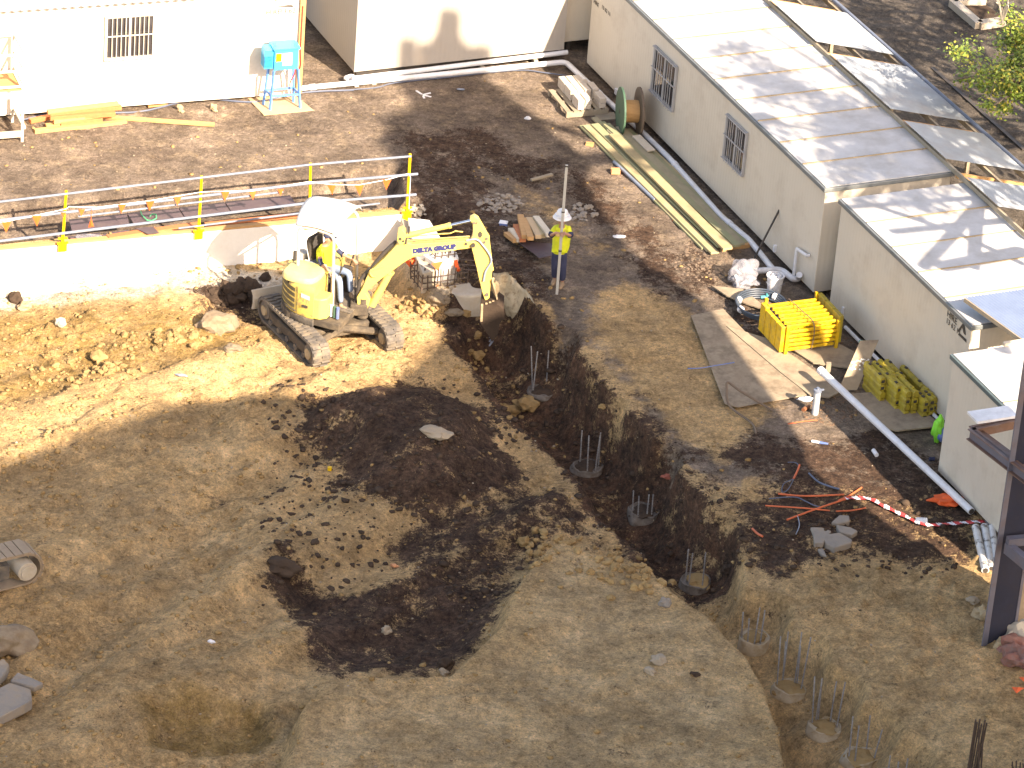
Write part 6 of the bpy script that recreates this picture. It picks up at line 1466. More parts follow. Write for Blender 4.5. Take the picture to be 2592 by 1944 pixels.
# canopy frame measured against the photo
HC = 1.92
T0, T1, T2 = P('a', 750, 350, U.z+HC), P('a', 1235, 470, U.z+HC), P('a', 1500, 335, U.z+HC)
T3 = T0+(T2-T1); print('canopy', [((p-U).dot(f_), (p-U).dot(s_)) for p in (T0, T1, T2, T3)])
cx0, cx1 = -.62, .52; cy0, cy1 = -.50, .62
q0 = [(p-U).dot(f_) for p in (T0, T1)]
T = {}
for nm, x, y in (('rr', q0[0]+.06, (T0-U).dot(s_)), ('fr', q0[1], (T1-U).dot(s_))): T[nm] = (x, y)
rx, ry = T['rr']; fx, fy = T['fr']; yy = (ry+fy)/2; wid = 1.22
def post(x, y, xb, zb_, nm='canopy_post'): MB().tube(arc([up(xb, y, zb_), up(x, y, HC-.02), up((rx+fx)/2, y, HC+.01)]), .032, 10).build(nm, 'post', ex, smooth=True)
post(rx, yy, rx+.03, .9); post(fx, yy, fx+.06, .2); post(rx, yy+wid, rx+.03, .9); post(fx, yy+wid, fx+.06, .2)
MB().tube([up(rx+.1, yy, HC), up(rx+.1, yy+wid, HC)], .028).tube([up(fx-.1, yy, HC), up(fx-.1, yy+wid, HC)], .028).build('canopy_bar', 'post', ex, smooth=True)
# curved canopy shell
vs = []; NX, NY = 10, 10
for i in range(NX+1):
    for j in range(NY+1):
        u, v_ = i/NX, j/NY; x = rx-.06+(fx-rx+.14)*u; y = yy-.03+(wid+.06)*v_
        z = HC+.03+.30*(math.sin(math.pi*min(1, max(0, v_)))**.6)*.95+.05*math.sin(math.pi*u)
        x += .05*math.sin(math.pi*v_)*(1 if u > .5 else -1)*(abs(u-.5)*2)
        vs.append((x, y, z))
mb = MB(); n_ = (NX+1)*(NY+1); P_ = [up(*v) for v in vs]+[up(v[0], v[1], v[2]-.03) for v in vs]; fs = []
for i in range(NX):
    for j in range(NY):
        a_ = i*(NY+1)+j; fs += [(a_, a_+NY+1, a_+NY+2, a_+1), (n_+a_, n_+a_+1, n_+a_+NY+2, n_+a_+NY+1)]
bd_ = [j for j in range(NY+1)]+[i*(NY+1)+NY for i in range(1, NX+1)]+[NX*(NY+1)+j for j in range(NY-1, -1, -1)]+[i*(NY+1) for i in range(NX-1, 0, -1)]
for k in range(len(bd_)): a_, b_ = bd_[k], bd_[(k+1) % len(bd_)]; fs.append((a_, b_, n_+b_, n_+a_))
mb.add(P_, fs).build('canopy_roof', 'canopy', ex, smooth='all')
CFA, CF, CS = FA, f_, s_
FB = math.radians(2); f_ = V((math.cos(FB), math.sin(FB), 0)); s_ = V((-f_.y, f_.x, 0))
# swing bracket + boom, on a vertical plane through the boom foot
bo_ = P('a', 1600, 1430, U.z+.10); by_ = max(-.35, min(.1, (bo_-U).dot(s_))); bxx = (bo_-U).dot(f_); print('boom foot', bxx, (bo_-U).dot(s_))
bp0 = U+f_*bxx+s_*(bo_-U).dot(s_)+Z*.1; FN = s_
BPn = bo_-s_*.0
def bpt(k, x, y, off=0): return PP(k, x, y, BPn+s_*off, FN)
MB().prism([up(.45, by_-.16, .02), up(.45, by_+.2, .02), V((bo_.x, bo_.y, U.z+.02))+s_*.13+f_*.1, V((bo_.x, bo_.y, U.z+.02))-s_*.13+f_*.1], Z*.26).build('swing_bracket', 'mudframe', ex, bevel=.03)
MB().cyl(bo_-Z*.15, bo_+Z*.3, .12, n=14).build('swing_post', 'mudframe', ex, smooth=True)
bw = .17
def slab(pts, th, name, m, off=0, par=None, bevel=.01): return MB().prism([bpt(k, x, y)-s_*(th/2-off) for k, x, y in pts], s_*th).build(name, m, par or ex, bevel=bevel)
boom = slab([('a', 1540, 1400), ('a', 1525, 1250), ('a', 1600, 1120), ('c', 60, 860), ('c', 240, 690), ('c', 380, 540), ('c', 470, 490), ('c', 560, 520), ('c', 900, 500), ('c', 1200, 480), ('c', 1300, 500), ('c', 1290, 560), ('c', 1180, 575), ('c', 800, 620), ('c', 560, 680), ('c', 460, 740), ('c', 340, 830), ('c', 200, 930), ('c', 20, 1090), ('a', 1700, 1280), ('a', 1660, 1400)], .20, 'boom', 'yellow')
MB().cyl(bpt('c', 1280, 525)-s_*.15, bpt('c', 1280, 525)+s_*.15, .045, n=12).cyl(bpt('c', 1195, 515)-s_*.115, bpt('c', 1195, 515)+s_*.115, .03, n=10).build('pivot_pin', 'black', boom)
slab([('c', 395, 470), ('c', 400, 380), ('c', 460, 350), ('c', 500, 400), ('c', 480, 510), ('c', 420, 520)], .26, 'boom_bracket', 'yellow', par=boom)
for x, y, r in ((430, 450, .035), (465, 475, .025), (495, 500, .025), (530, 380, .02)): MB().cyl(bpt('c', x, y)-s_*.14, bpt('c', x, y)+s_*.14, r, n=10).build('bracket_pin', 'black', boom)
# lettering panel on the near side
def ns(k, x, y, d): return bpt(k, x, y)-s_*d
a_, b_ = ns('c', 580, 620, .108), ns('c', 1075, 565, .108)
exx = (b_-a_).normalized(); eyy = V((-exx.z*f_.x, -exx.z*f_.y, abs(exx.dot(f_)))).normalized()
pnl = [ns('c', x, y, .103) for x, y in ((560, 570), (1080, 515), (1085, 585), (565, 655))]; MB().prism(pnl, -s_*.003).build('name_panel', 'yellowp', boom)
txt = text('DELTA GROUP', 1.0, V((0, 0, 0)), V((1, 0, 0)), V((0, 0, 1)), 'ink', 'lettering_tmp', None)
wd_ = max(v.co.x for v in txt.data.vertices); bpy.data.objects.remove(txt); sz = (b_-a_).length/wd_
text('DELTA GROUP', sz, a_, exx, (eyy+exx*.12).normalized(), 'ink', 'lettering', boom, .016, .012)
# boom cylinder (underside, in front), arm cylinder, hoses
def cyl2(a_, b_, r, t, name, m='yellow', rr=None, off=0, par=None):
    a_, b_ = a_+s_*off, b_+s_*off; c_ = a_.lerp(b_, t); o = MB().cyl(a_, c_, r, n=14).build(name, m, par or ex, smooth=True)
    MB().cyl(c_, b_, rr or r*.55, n=12).build('piston_rod', 'chrome', o, smooth=True); MB().cyl(c_-(b_-a_).normalized()*.06, c_, r*1.15, n=14).build('gland', m, o, smooth=True)
cyl2(bpt('a', 1715, 1370), bpt('c', 350, 790), .085, .86, 'boom_cylinder')
cyl2(bpt('c', 455, 450), bpt('c', 1290, 262), .058, .68, 'arm_cylinder')
MB().tube([bpt('c', x, y)+s_*.03 for x, y in ((520, 470), (700, 450), (920, 430), (1010, 425), (1070, 400), (1160, 408))], .014, 6).tube([bpt('c', x, y)-s_*.05 for x, y in ((540, 490), (800, 470), (1000, 455), (1240, 440))], .014, 6).build('hydraulic_pipe', 'yellow', boom)
MB().tube([bpt('c', x, y)+s_*.02 for x, y in ((560, 500), (900, 480), (1230, 455))], .02, 6).tube(curve([bpt('c', x, y)+s_*.05 for x, y in ((380, 530), (250, 650), (100, 830), (20, 980))]), .045, 8).tube(curve([bpt('a', x, y)+s_*.0 for x, y in ((1690, 900), (1600, 1010), (1560, 1080), (1530, 1250), (1480, 1380))]), .04, 8).build('hose', 'black', boom, smooth=True)
MB().tube(curve([bpt('a', x, y)-s_*.14 for x, y in ((1850, 840), (1700, 890), (1720, 960), (1770, 965))]), .018, 6).build('hydraulic_pipe', 'yellow', boom, smooth=True)
# arm (stick)
arm = slab([('c', 1240, 230), ('c', 1290, 200), ('c', 1340, 235), ('c', 1470, 460), ('c', 1475, 620), ('c', 1480, 760), ('c', 1500, 850), ('c', 1480, 1000), ('c', 1470, 1150), ('c', 1425, 1190), ('c', 1400, 1130), ('c', 1365, 1000), ('c', 1320, 800), ('c', 1270, 600), ('c', 1250, 500), ('c', 1280, 400), ('c', 1275, 300)], .15, 'arm', 'yellow')
slab([('c', 1335, 400), ('c', 1360, 370), ('c', 1385, 395), ('c', 1385, 430), ('c', 1360, 455), ('c', 1338, 435)], .158, 'arm_opening', 'black', par=arm, bevel=0)
mb = MB()
for x, y, r in ((1290, 275, .03), (1325, 275, .02), (1437, 458, .03), (1410, 500, .03), (1440, 1110, .04)): MB().cyl(bpt('c', x, y)-s_*.10, bpt('c', x, y)+s_*.10, r, n=10).build('arm_pin', 'rubber', arm, smooth=True)
cyl2(bpt('c', 1445, 500), bpt('c', 1500, 930), .05, .80, 'bucket_cylinder', par=ex)
MB().tube(curve([bpt('c', x, y)-s_*.10 for x, y in ((1200, 475), (1320, 465), (1400, 540), (1470, 640), (1490, 720), (1450, 790), (1420, 850), (1400, 950))]), .022, 7).build('hose', 'greyp', arm, smooth=True)
# link and bucket
MB().beam(bpt('c', 1500, 930)-s_*.09, bpt('c', 1560, 1160)-s_*.09, .03, .08, s_).beam(bpt('c', 1500, 930)+s_*.09, bpt('c', 1560, 1160)+s_*.09, .03, .08, s_).beam(bpt('c', 1500, 930), bpt('c', 1440, 1080), .12, .06, s_).build('link', 'concr', ex, bevel=.01)
slab([('c', 1500, 1000), ('c', 1550, 970), ('c', 1590, 1010), ('c', 1590, 1080), ('c', 1540, 1150), ('c', 1510, 1100)], .1, 'quick_hitch', 'concr', bevel=.02)
bkt = ex
sidep = [('c', 1375, 1175), ('c', 1470, 1150), ('c', 1560, 1160), ('c', 1640, 1215), ('c', 1640, 1300), ('c', 1590, 1390), ('c', 1575, 1500), ('c', 1530, 1600), ('c', 1470, 1560), ('c', 1390, 1500), ('c', 1290, 1450), ('c', 1255, 1370), ('c', 1360, 1370)]
W2_ = .62
mb = MB(); shell = [bpt(k, x, y) for k, x, y in sidep]
lip = [bpt(k, x, y) for k, x, y in (('c', 1360, 1370), ('c', 1375, 1180), ('c', 1560, 1165), ('c', 1640, 1225), ('c', 1640, 1310), ('c', 1590, 1400), ('c', 1565, 1530), ('c', 1500, 1600))]
n_ = len(lip); vs = [p-s_*W2_/2 for p in lip]+[p+s_*W2_/2 for p in lip]; cen = sum(lip, V((0, 0, 0)))/n_
vi = [p+(cen-p).normalized()*.02 for p in lip]; vs += [p-s_*(W2_/2-.01) for p in vi]+[p+s_*(W2_/2-.01) for p in vi]; fs = []
for i in range(n_-1): fs += [(i, i+1, n_+i+1, n_+i), (2*n_+i+1, 2*n_+i, 3*n_+i, 3*n_+i+1)]
fs += [tuple(range(n_))[::-1], tuple(range(n_, 2*n_)), tuple(range(2*n_, 3*n_)), tuple(range(3*n_, 4*n_))[::-1]]
bk = mb.add(vs, fs).build('bucket', 'clod_d', ex, bevel=0)
for i in range(4):
    x_ = (1385, 1435, 1478, 1515)[i]; p, p2 = bpt('c', x_, 1165)-s_*(.30-.05*i), bpt('c', x_-8, 1365)-s_*(.30-.05*i)
    MB().beam(p, p2, .05, .055, s_).build('bucket_rib', 'concr', bk, bevel=.008)
for i in range(4):
    o_ = (i-1.5)*.18; p = lip[-1]+s_*o_; MB().prism([p-s_*.035, p+s_*.035, p+s_*.02-Z*.12-f_*.06, p-s_*.02-Z*.12-f_*.06], f_*.03).build('tooth', 'galv', bk)
MB().rock(cen-Z*.02, .20, .3, .2, 7, 3, .3, FA).build('soil_load', 'clod_d', bk)

# ------------------------------------------------------------------ people
def hand(wrist, d, up_, m, par, s=1.0, curl=.6, thumb=1):
    # palm + five fingers curling; d = direction of the fingers, up_ = back of the hand
    d = V(d).normalized(); up_ = V(up_); up_ = (up_-d*up_.dot(d)).normalized(); sd = d.cross(up_)
    mb = MB(); w_ = V(wrist)
    vs = [w_, w_+d*.05*s, w_+d*.095*s]; es = [(0, 1), (1, 2)]; rs = [(.026*s, .018*s), (.040*s, .020*s), (.042*s, .018*s)]
    a = skin(vs, es, rs, 0, 1); mb.add(a.v, a.f)
    for i, L_ in enumerate((.068, .078, .072, .056)):
        o_ = (i-1.5)*.021*s; b0 = w_+d*.085*s+sd*o_; p = [b0-d*.02*s, b0+d*.01*s]; ang = 0; q = b0+d*.01*s
        for k in range(3): ang += curl*(.7+.1*i); q = q+(d*math.cos(ang)-up_*math.sin(ang))*L_*s/3*1.25; p.append(q)
        f = skin(p, [(k, k+1) for k in range(4)], [.0095*s, .0095*s, .009*s, .0085*s, .0075*s], 0, 1); mb.add(f.v, f.f)
    t0 = w_+d*.025*s+sd*thumb*.028*s; p = [w_+d*.02*s+sd*thumb*.01*s, t0, t0+(d*.5+sd*thumb*.6-up_*.3)*.035*s, t0+(d*.9+sd*thumb*.5-up_*.8)*.058*s]
    f = skin(p, [(0, 1), (1, 2), (2, 3)], [.014*s, .012*s, .0105*s, .009*s], 0, 1); mb.add(f.v, f.f)
    return mb
def person_body(J, par, name='body'):
    # J: dict of joints in world space
    names = ['pelvis', 'waist', 'chest', 'neck', 'chin', 'head', 'crown', 'shl', 'ell', 'wrl', 'shr', 'elr', 'wrr', 'hipl', 'knl', 'anl', 'hipr', 'knr', 'anr']
    E_ = [('pelvis', 'waist'), ('waist', 'chest'), ('chest', 'neck'), ('neck', 'chin'), ('chin', 'head'), ('head', 'crown'), ('chest', 'shl'), ('shl', 'ell'), ('ell', 'wrl'), ('chest', 'shr'), ('shr', 'elr'), ('elr', 'wrr'), ('pelvis', 'hipl'), ('hipl', 'knl'), ('knl', 'anl'), ('pelvis', 'hipr'), ('hipr', 'knr'), ('knr', 'anr')]
    rd = dict(pelvis=.13, waist=.125, chest=.135, neck=.052, chin=.070, head=.093, crown=.075, shl=.062, ell=.043, wrl=.029, shr=.062, elr=.043, wrr=.029, hipl=.092, knl=.058, anl=.040, hipr=.092, knr=.058, anr=.040)
    ix = {n: i for i, n in enumerate(names)}
    return skin([J[n] for n in names], [(ix[a], ix[b]) for a, b in E_], [rd[n] for n in names], 0, 2)
def face(J, par, fwd, upv):
    fwd = V(fwd).normalized(); upv = V(upv); upv = (upv-fwd*upv.dot(fwd)).normalized(); sd = fwd.cross(upv); h = J['head']
    mb = MB(); mb.prism([h+fwd*.085+upv*.02-sd*.012, h+fwd*.085+upv*.02+sd*.012, h+fwd*.095-upv*.03+sd*.018, h+fwd*.095-upv*.03-sd*.018], fwd*.022); mb.build('nose', 'skin', par, bevel=.006)
    mb = MB()
    for s in (-1, 1): mb.rock(h+fwd*.088+upv*.018+sd*s*.032, .011, .008, .007, 1, 1, 0)
    mb.build('eye', 'inkb', par)
    MB().rock(h+fwd*.088-upv*.058, .025, .008, .006, 1, 1, 0).build('mouth', mat('lip', (.35, .12, .1), .6), par)
    mb = MB()
    for s in (-1, 1): mb.rock(h+sd*s*.09, .014, .02, .032, 1, 2, 0)
    mb.build('ear', 'skin', par)
def hardhat(h, fwd, par, m='white'):
    fwd = V(fwd).normalized(); mb = MB(); mb.lathe(h, [(.165, -.005), (.165, .005), (.128, .02), (.125, .06), (.105, .11), (.06, .14), (.01, .15)], 24)
    o = mb.build('hard_hat', m, par, smooth=True); MB().cbox(h+Z*.03+fwd*.15, fwd*.10, fwd.cross(Z)*.16, Z*.012).build('peak', m, o, bevel=.004)
    MB().cbox(h+Z*.14, fwd*.2, fwd.cross(Z)*.03, Z*.02).build('ridge', m, o, bevel=.006); return o

# worker with the staff
pw0 = P('w', 655, 1450, 0); y0 = pw0.y
wk = thing('person', 'worker in yellow hi-vis shirt, navy trousers and white brimmed helmet holding a tall staff', 'person', pw0)
w_ = lambda x, y, dy=0: PY('w', x, y, y0+.15+dy)
J = dict(pelvis=w_(680, 1050), waist=w_(685, 960), chest=w_(705, 830, -.02), neck=w_(708, 745, -.06), chin=w_(706, 715, -.12), head=w_(708, 680, -.13), crown=w_(712, 640, -.12),
         shl=w_(782, 785, -.02), ell=w_(803, 858, -.16), wrl=w_(722, 826, -.38), shr=w_(632, 785, -.02), elr=w_(588, 855, -.16), wrr=w_(650, 822, -.38),
         hipl=w_(715, 1085), knl=w_(715, 1230, -.05), anl=w_(712, 1372, .02), hipr=w_(645, 1085), knr=w_(632, 1200, -.02), anr=w_(628, 1330, .12))
gz_l, gz_r = hz(J['anl'].x, J['anl'].y), hz(J['anr'].x, J['anr'].y)
for k, g in (('anl', gz_l), ('anr', gz_r)): J[k].z = g+.10
bodyo = person_body(J, wk).build('body', 'skin', wk, smooth='all')
fwd = V((-.15, -1, -.5)); face(J, wk, fwd, Z)
mb = skin([J['waist'].lerp(J['pelvis'], .5), J['waist'], J['chest'], J['neck'].lerp(J['chest'], .25), J['shl'], J['ell'].lerp(J['shl'], .12), J['shr'], J['elr'].lerp(J['shr'], .12)], [(0, 1), (1, 2), (2, 3), (2, 4), (4, 5), (2, 6), (6, 7)], [(.165), .16, .165, .085, .088, .07, .088, .07], 1, 2)
mb.build('shirt', 'hiviz', wk, smooth='all')
for a_, b_ in (('ell', 'shl'), ('elr', 'shr')): q = J[a_].lerp(J[b_], .12); d_ = (J[a_]-J[b_]).normalized(); MB().cyl(q-d_*.03, q+d_*.035, .078, .066, 12).build('cuff', 'navy', wk, smooth=True)
sk = MB(); q = w_(770, 900, .02)
MB().prism([w_(745, 880, .05), w_(805, 880, .05), w_(790, 990, .05), w_(768, 1045, .06), w_(745, 1000, .05)], V((0, .04, 0))).build('shirt_tail', 'hiviz', wk, bevel=.015)
mb = skin([J['pelvis']+Z*.10, J['pelvis'], J['hipl'], J['knl'], J['anl']+Z*.04, J['hipr'], J['knr'], J['anr']+Z*.04], [(0, 1), (1, 2), (2, 3), (3, 4), (1, 5), (5, 6), (6, 7)], [.155, .16, .115, .088, .075, .115, .088, .075], 1, 2)
mb.build('trousers', 'navy', wk, smooth='all')
for k, g in (('anl', gz_l), ('anr', gz_r)):
    q = J[k]; a = skin([q+Z*.03, V((q.x, q.y, g+.055)), V((q.x-.03, q.y-.13, g+.045)), V((q.x-.04, q.y-.20, g+.035))], [(0, 1), (1, 2), (2, 3)], [.058, .058, .052, .04], 0, 1); a.build('boot', 'boot', wk, smooth='all')
hh = hardhat(J['crown']+Z*.02, V((-.15, -1, 0)), wk)
MB().lathe(J['crown']+Z*.015, [(.16, -.01), (.195, -.05), (.2, -.045), (.165, .0)], 24).build('sun_brim', 'white', hh, smooth=True)
sb0, sb1 = P('w', 652, 1505, 0), PY('w', 762, 75, P('w', 652, 1505, 0).y+.1)
sb0.z = hz(sb0.x, sb0.y)
for k, nm in (('wrl', 'hand'), ('wrr', 'hand')):
    q = J[k]; tgt = sb0.lerp(sb1, (q.z-sb0.z)/(sb1.z-sb0.z)); dd = tgt-q
    hand(q, V((dd.x*.6, -.3, .1)) if dd.length > .01 else V((0, -1, 0)), V((0, -.5, .8)), None, None, 1.05, .75, 1 if k == 'wrl' else -1).build('hand', 'skin', wk, smooth='all')
sf_ = thing('survey_staff', 'tall grey levelling staff held upright by the worker', 'survey staff', sb0)
MB().beam(sb0, sb1, .058, .035, V((0, 1, 0))).build('staff', mat('staff_grey', (.42, .41, .37), .5, (.36, .35, .31), 9), sf_, bevel=.004)
mb = MB()
for t in (.34, .64, .99): c_ = sb0.lerp(sb1, t); mb.cbox(c_, V((.07, 0, 0)), V((0, .05, 0)), (sb1-sb0).normalized()*.03)
mb.build('joint_clip', 'black', sf_)

# operator in the seat
opy = up(SX, SY, 0)
op = thing('person', 'digger operator in yellow vest and jeans sitting under the canopy', 'person', up(SX, SY, .2))
u_ = upo
J = dict(pelvis=u_(SX-.05, SY, .86), waist=u_(SX-.08, SY, 1.02), chest=u_(SX-.08, SY, 1.25), neck=u_(SX-.05, SY, 1.43), chin=u_(SX+.0, SY, 1.50), head=u_(SX+.0, SY, 1.56), crown=u_(SX-.01, SY, 1.64),
         shl=u_(SX-.06, SY+.20, 1.36), ell=u_(SX+.10, SY+.30, 1.12), wrl=u_(SX+.34, SY+.36, 1.06), shr=u_(SX-.06, SY-.20, 1.36), elr=u_(SX+.02, SY-.27, 1.08), wrr=u_(SX+.26, SY-.26, .98),
         hipl=u_(SX+.0, SY+.10, .84), knl=u_(SX+.44, SY+.14, .86), anl=u_(SX+.50, SY+.14, .42), hipr=u_(SX+.0, SY-.10, .84), knr=u_(SX+.42, SY-.16, .84), anr=u_(SX+.50, SY-.18, .30))
for k in J: J[k] = J[k]-Z*.04
person_body(J, op).build('body', 'skin', op, smooth='all'); face(J, op, fo_+V((0, 0, -.2)), Z)
skin([J['pelvis'].lerp(J['waist'], .4), J['waist'], J['chest'], J['neck'].lerp(J['chest'], .3), J['shl'], J['ell'].lerp(J['shl'], .45), J['shr'], J['elr'].lerp(J['shr'], .45)], [(0, 1), (1, 2), (2, 3), (2, 4), (4, 5), (2, 6), (6, 7)], [.15, .158, .16, .08, .08, .062, .08, .062], 1, 2).build('vest', 'hiviz', op, smooth='all')
skin([J['ell'].lerp(J['shl'], .5), J['ell'], J['ell'].lerp(J['wrl'], .2)], [(0, 1), (1, 2)], [.064, .056, .05], 1, 1).build('sleeve', 'navy', op, smooth='all')
skin([J['elr'].lerp(J['shr'], .5), J['elr'], J['elr'].lerp(J['wrr'], .2)], [(0, 1), (1, 2)], [.064, .056, .05], 1, 1).build('sleeve', 'navy', op, smooth='all')
skin([J['waist']-Z*.06, J['pelvis'], J['hipl'], J['knl'], J['anl'], J['hipr'], J['knr'], J['anr']], [(0, 1), (1, 2), (2, 3), (3, 4), (1, 5), (5, 6), (6, 7)], [.14, .15, .105, .078, .06, .105, .078, .06], 1, 2).build('jeans', 'jeans', op, smooth='all')
for k in ('anl', 'anr'):
    q = J[k]; skin([q, q-Z*.08, q-Z*.09+fo_*.12, q-Z*.10+fo_*.19], [(0, 1), (1, 2), (2, 3)], [.055, .055, .048, .036], 0, 1).build('boot', 'boot', op, smooth='all')
hand(J['wrl'], fo_+V((0, 0, -.3)), Z, None, None, 1.0, .7, -1).build('hand', 'skin', op, smooth='all'); hand(J['wrr'], fo_+V((0, 0, -.3)), Z, None, None, 1.0, .7, 1).build('hand', 'skin', op, smooth='all')
mb = MB(); mb.rock(J['crown']-Z*.01-fo_*.015, .10, .095, .075, 3, 3, .05); mb.cbox(J['crown']+fo_*.13-Z*.02, fo_*.11, so_*.13, Z*.012); mb.build('cap', 'navy', op)

# ------------------------------------------------------------------ trees
def tree(name, base, h, crown_c, crown_r, n_clump, n_leaf, label, seed, leaf_s=.07, lm=('leaf', 'leafy'), lim=9, squash=.75):
    R = random.Random(seed); t = thing(name, label, 'tree', base)
    base = V(base); cc = V(crown_c); mb = MB(); top = cc-Z*crown_r*.3
    pts = curve([base, base.lerp(top, .4)+V((R.uniform(-.2, .2), R.uniform(-.2, .2), 0)), base.lerp(top, .75), top, cc+Z*crown_r*.4]); n_ = len(pts)
    mb.tube(pts, [max(.03, h*.022*(1-i/n_*.9)) for i in range(n_)], 8)
    tips = []
    for i in range(lim):
        a_ = 6.28*i/lim+R.uniform(-.3, .3); s = pts[int(n_*.5)+R.randrange(int(n_*.45))]; e = cc+V((math.cos(a_)*crown_r*R.uniform(.5, .95), math.sin(a_)*crown_r*R.uniform(.5, .95), R.uniform(-.5, .6)*crown_r*squash))
        br = curve([s, s.lerp(e, .5)+Z*R.uniform(0, .3), e], 4); mb.tube(br, [h*.008*(1-.8*k/len(br))+.006 for k in range(len(br))], 6); tips += br[3:]
        for j in range(3):
            s2 = br[R.randrange(3, len(br))]; e2 = s2+V((R.gauss(0, 1), R.gauss(0, 1), R.gauss(.1, .5)))*crown_r*.28; mb.tube([s2, s2.lerp(e2, .5)+Z*.05, e2], [.014, .01, .005], 5); tips += [s2.lerp(e2, .5), e2]
    mb.build('trunk', 'bark', t, smooth=True)
    clumps = []
    for i in range(n_clump):
        c_ = R.choice(tips)+V((R.gauss(0, 1), R.gauss(0, 1), R.gauss(0, .8)))*crown_r*.10; clumps.append((c_, crown_r*R.uniform(.07, .17)))
    for mi, m in enumerate(lm):
        vs = []; fs = []
        for i in range(int(n_leaf*(.78 if mi == 0 else .22))):
            c_, r_ = R.choice(clumps); q = c_+V((R.gauss(0, .5), R.gauss(0, .5), R.gauss(0, .38)))*r_*1.3; a_ = R.uniform(0, 6.28); d_ = V((math.cos(a_), math.sin(a_), R.uniform(-1.0, .3))).normalized(); sd = d_.cross(V((R.gauss(0, .4), R.gauss(0, .4), 1))).normalized(); s = leaf_s*R.uniform(.6, 1.3)
            o_ = len(vs); vs += [q, q+d_*s*.5+sd*s*.28, q+d_*s, q+d_*s*.5-sd*s*.28]; fs.append((o_, o_+1, o_+2, o_+3))
        mb = MB(); mb.v = vs; mb.f = fs; mb.build('crown', m, t)
    return t
tc_ = P('t', 2350, 800, 3.6)
tree('street_tree', V((tc_.x+.8, tc_.y+.6, 0)), 6, tc_, 1.9, 110, 13000, 'light green leafy tree with some bare twigs at the upper right corner', 5, .10, lim=14)
# bare twigs
mb = MB(); R = random.Random(3); b0 = P('t', 1960, 260, 4.6)
for i in range(7):
    e = P('t', 1880+R.uniform(-60, 260), R.uniform(-20, 60), 5.2+R.uniform(-.3, .3)); mb.tube(curve([b0, b0.lerp(e, .5)+V((R.uniform(-.1, .1), 0, .1)), e], 4), [.02]*4+[.014]*4+[.008], 5)
solo('dead_branch', mb, 'post', 'bare pale twigs poking above the light green tree', 'branch')
# kerb frame behind
kb = [P('t', x, y, .05) for x, y in ((1390, 30), (1690, 290), (1960, 245), (1800, 90), (1700, 10))]
mb = MB()
mb.beam(P('t', 1400, 30, .1), P('t', 1700, 290, .1), .22, .18).beam(P('t', 1700, 285, .1), P('t', 2010, 240, .1), .22, .18).beam(P('t', 1400, 32, .1), P('t', 1760, 0, .1), .22, .18); solo('planter_kerb', mb, 'conc', 'pale concrete planter kerb behind the huts at the top right', 'kerb')
pts = [P('t', x, y, .03) for x, y in ((1540, 75), (1790, 75), (1990, 215), (1720, 230))]; solo('planter_soil', MB().prism(pts, Z*.03), 'clod_d', 'dark planter soil inside the pale kerb', 'soil')
solo('gutter_line', MB().beam(P('3', 1640, 420, .02), P('3', 2212, 930, .02), .10, .03), 'black', 'dark drain channel line across the far pavement', 'drain')

# ------------------------------------------------------------------ shade casters outside the frame; wall and strips are added to shape the shadows
KX = 15.0      # plane that holds the added shade wall and strips
def KP(p):
    p = V(p); t = (KX-p.x)/SUN.x; return p+SUN*t
def shade_wall(name, pts, label, m='shade_tower', th=.35, base=True):
    q = [KP(p) for p in pts]; mb = MB()
    poly = q if not base else [V((KX, q[0].y, 0))]+q+[V((KX, q[-1].y, 0))]
    mb.prism(poly, V((th, 0, 0))); return solo(name, mb, m, label, 'building')
g = lambda k, x, y, z=0.: P(k, x, y, z)
lo_ = LOW
line = [g('d', 1720, 1015), g('d', 1690, 940), g('d', 1660, 900), g('d', 1560, 760), g('d', 1480, 640), g('d', 1330, 540), g('d', 1240, 400), g('d', 1246, 350)]
shade_tower = [g('d', 1246, 350), g('d', 1120, 245), g('d', 1028, 168)]
h2w = lambda k, x, y: PP(k, x, y, O2, b2)
top = [h2w('2', 915, 375), h2w('2', 905, 285), h2w('2', 790, 295), h2w('2', 745, 250), h2w('2', 718, 220), h2w('2', 715, 55), h2w('2', 650, 55), h2w('2', 625, 200), h2w('2', 590, 260), h2w('2', 575, 395), h2w('2', 560, 400), h2w('2', 560, 265), h2w('2', 518, 268), h2w('2', 515, 405), h2w('2', 452, 418), h2w('2', 450, 238), h2w('2', 388, 242), h2w('2', 380, 430)]
lef = [g('2', 380, 530), g('2', 480, 680), g('2', 330, 720), g('2', 240, 740), g('2', 330, 800), g('2', 240, 860), g('2', 320, 950), g('2', 390, 1040), g('d', 905, 430), g('d', 960, 560), g('d', 1000, 625), g('d', 1045, 655), g('d', 1010, 690, lo_), g('d', 960, 715, lo_), g('d', 920, 760, lo_),
       g('d', 850, 830, lo_), g('d', 740, 870, lo_), g('d', 560, 860, lo_), g('d', 400, 870, lo_), g('d', 250, 910, lo_), g('d', 120, 960, lo_), g('d', 0, 1000, lo_), g('d', -300, 1100, lo_)]
allp = [KP(p) for p in line+shade_tower+top+lef]
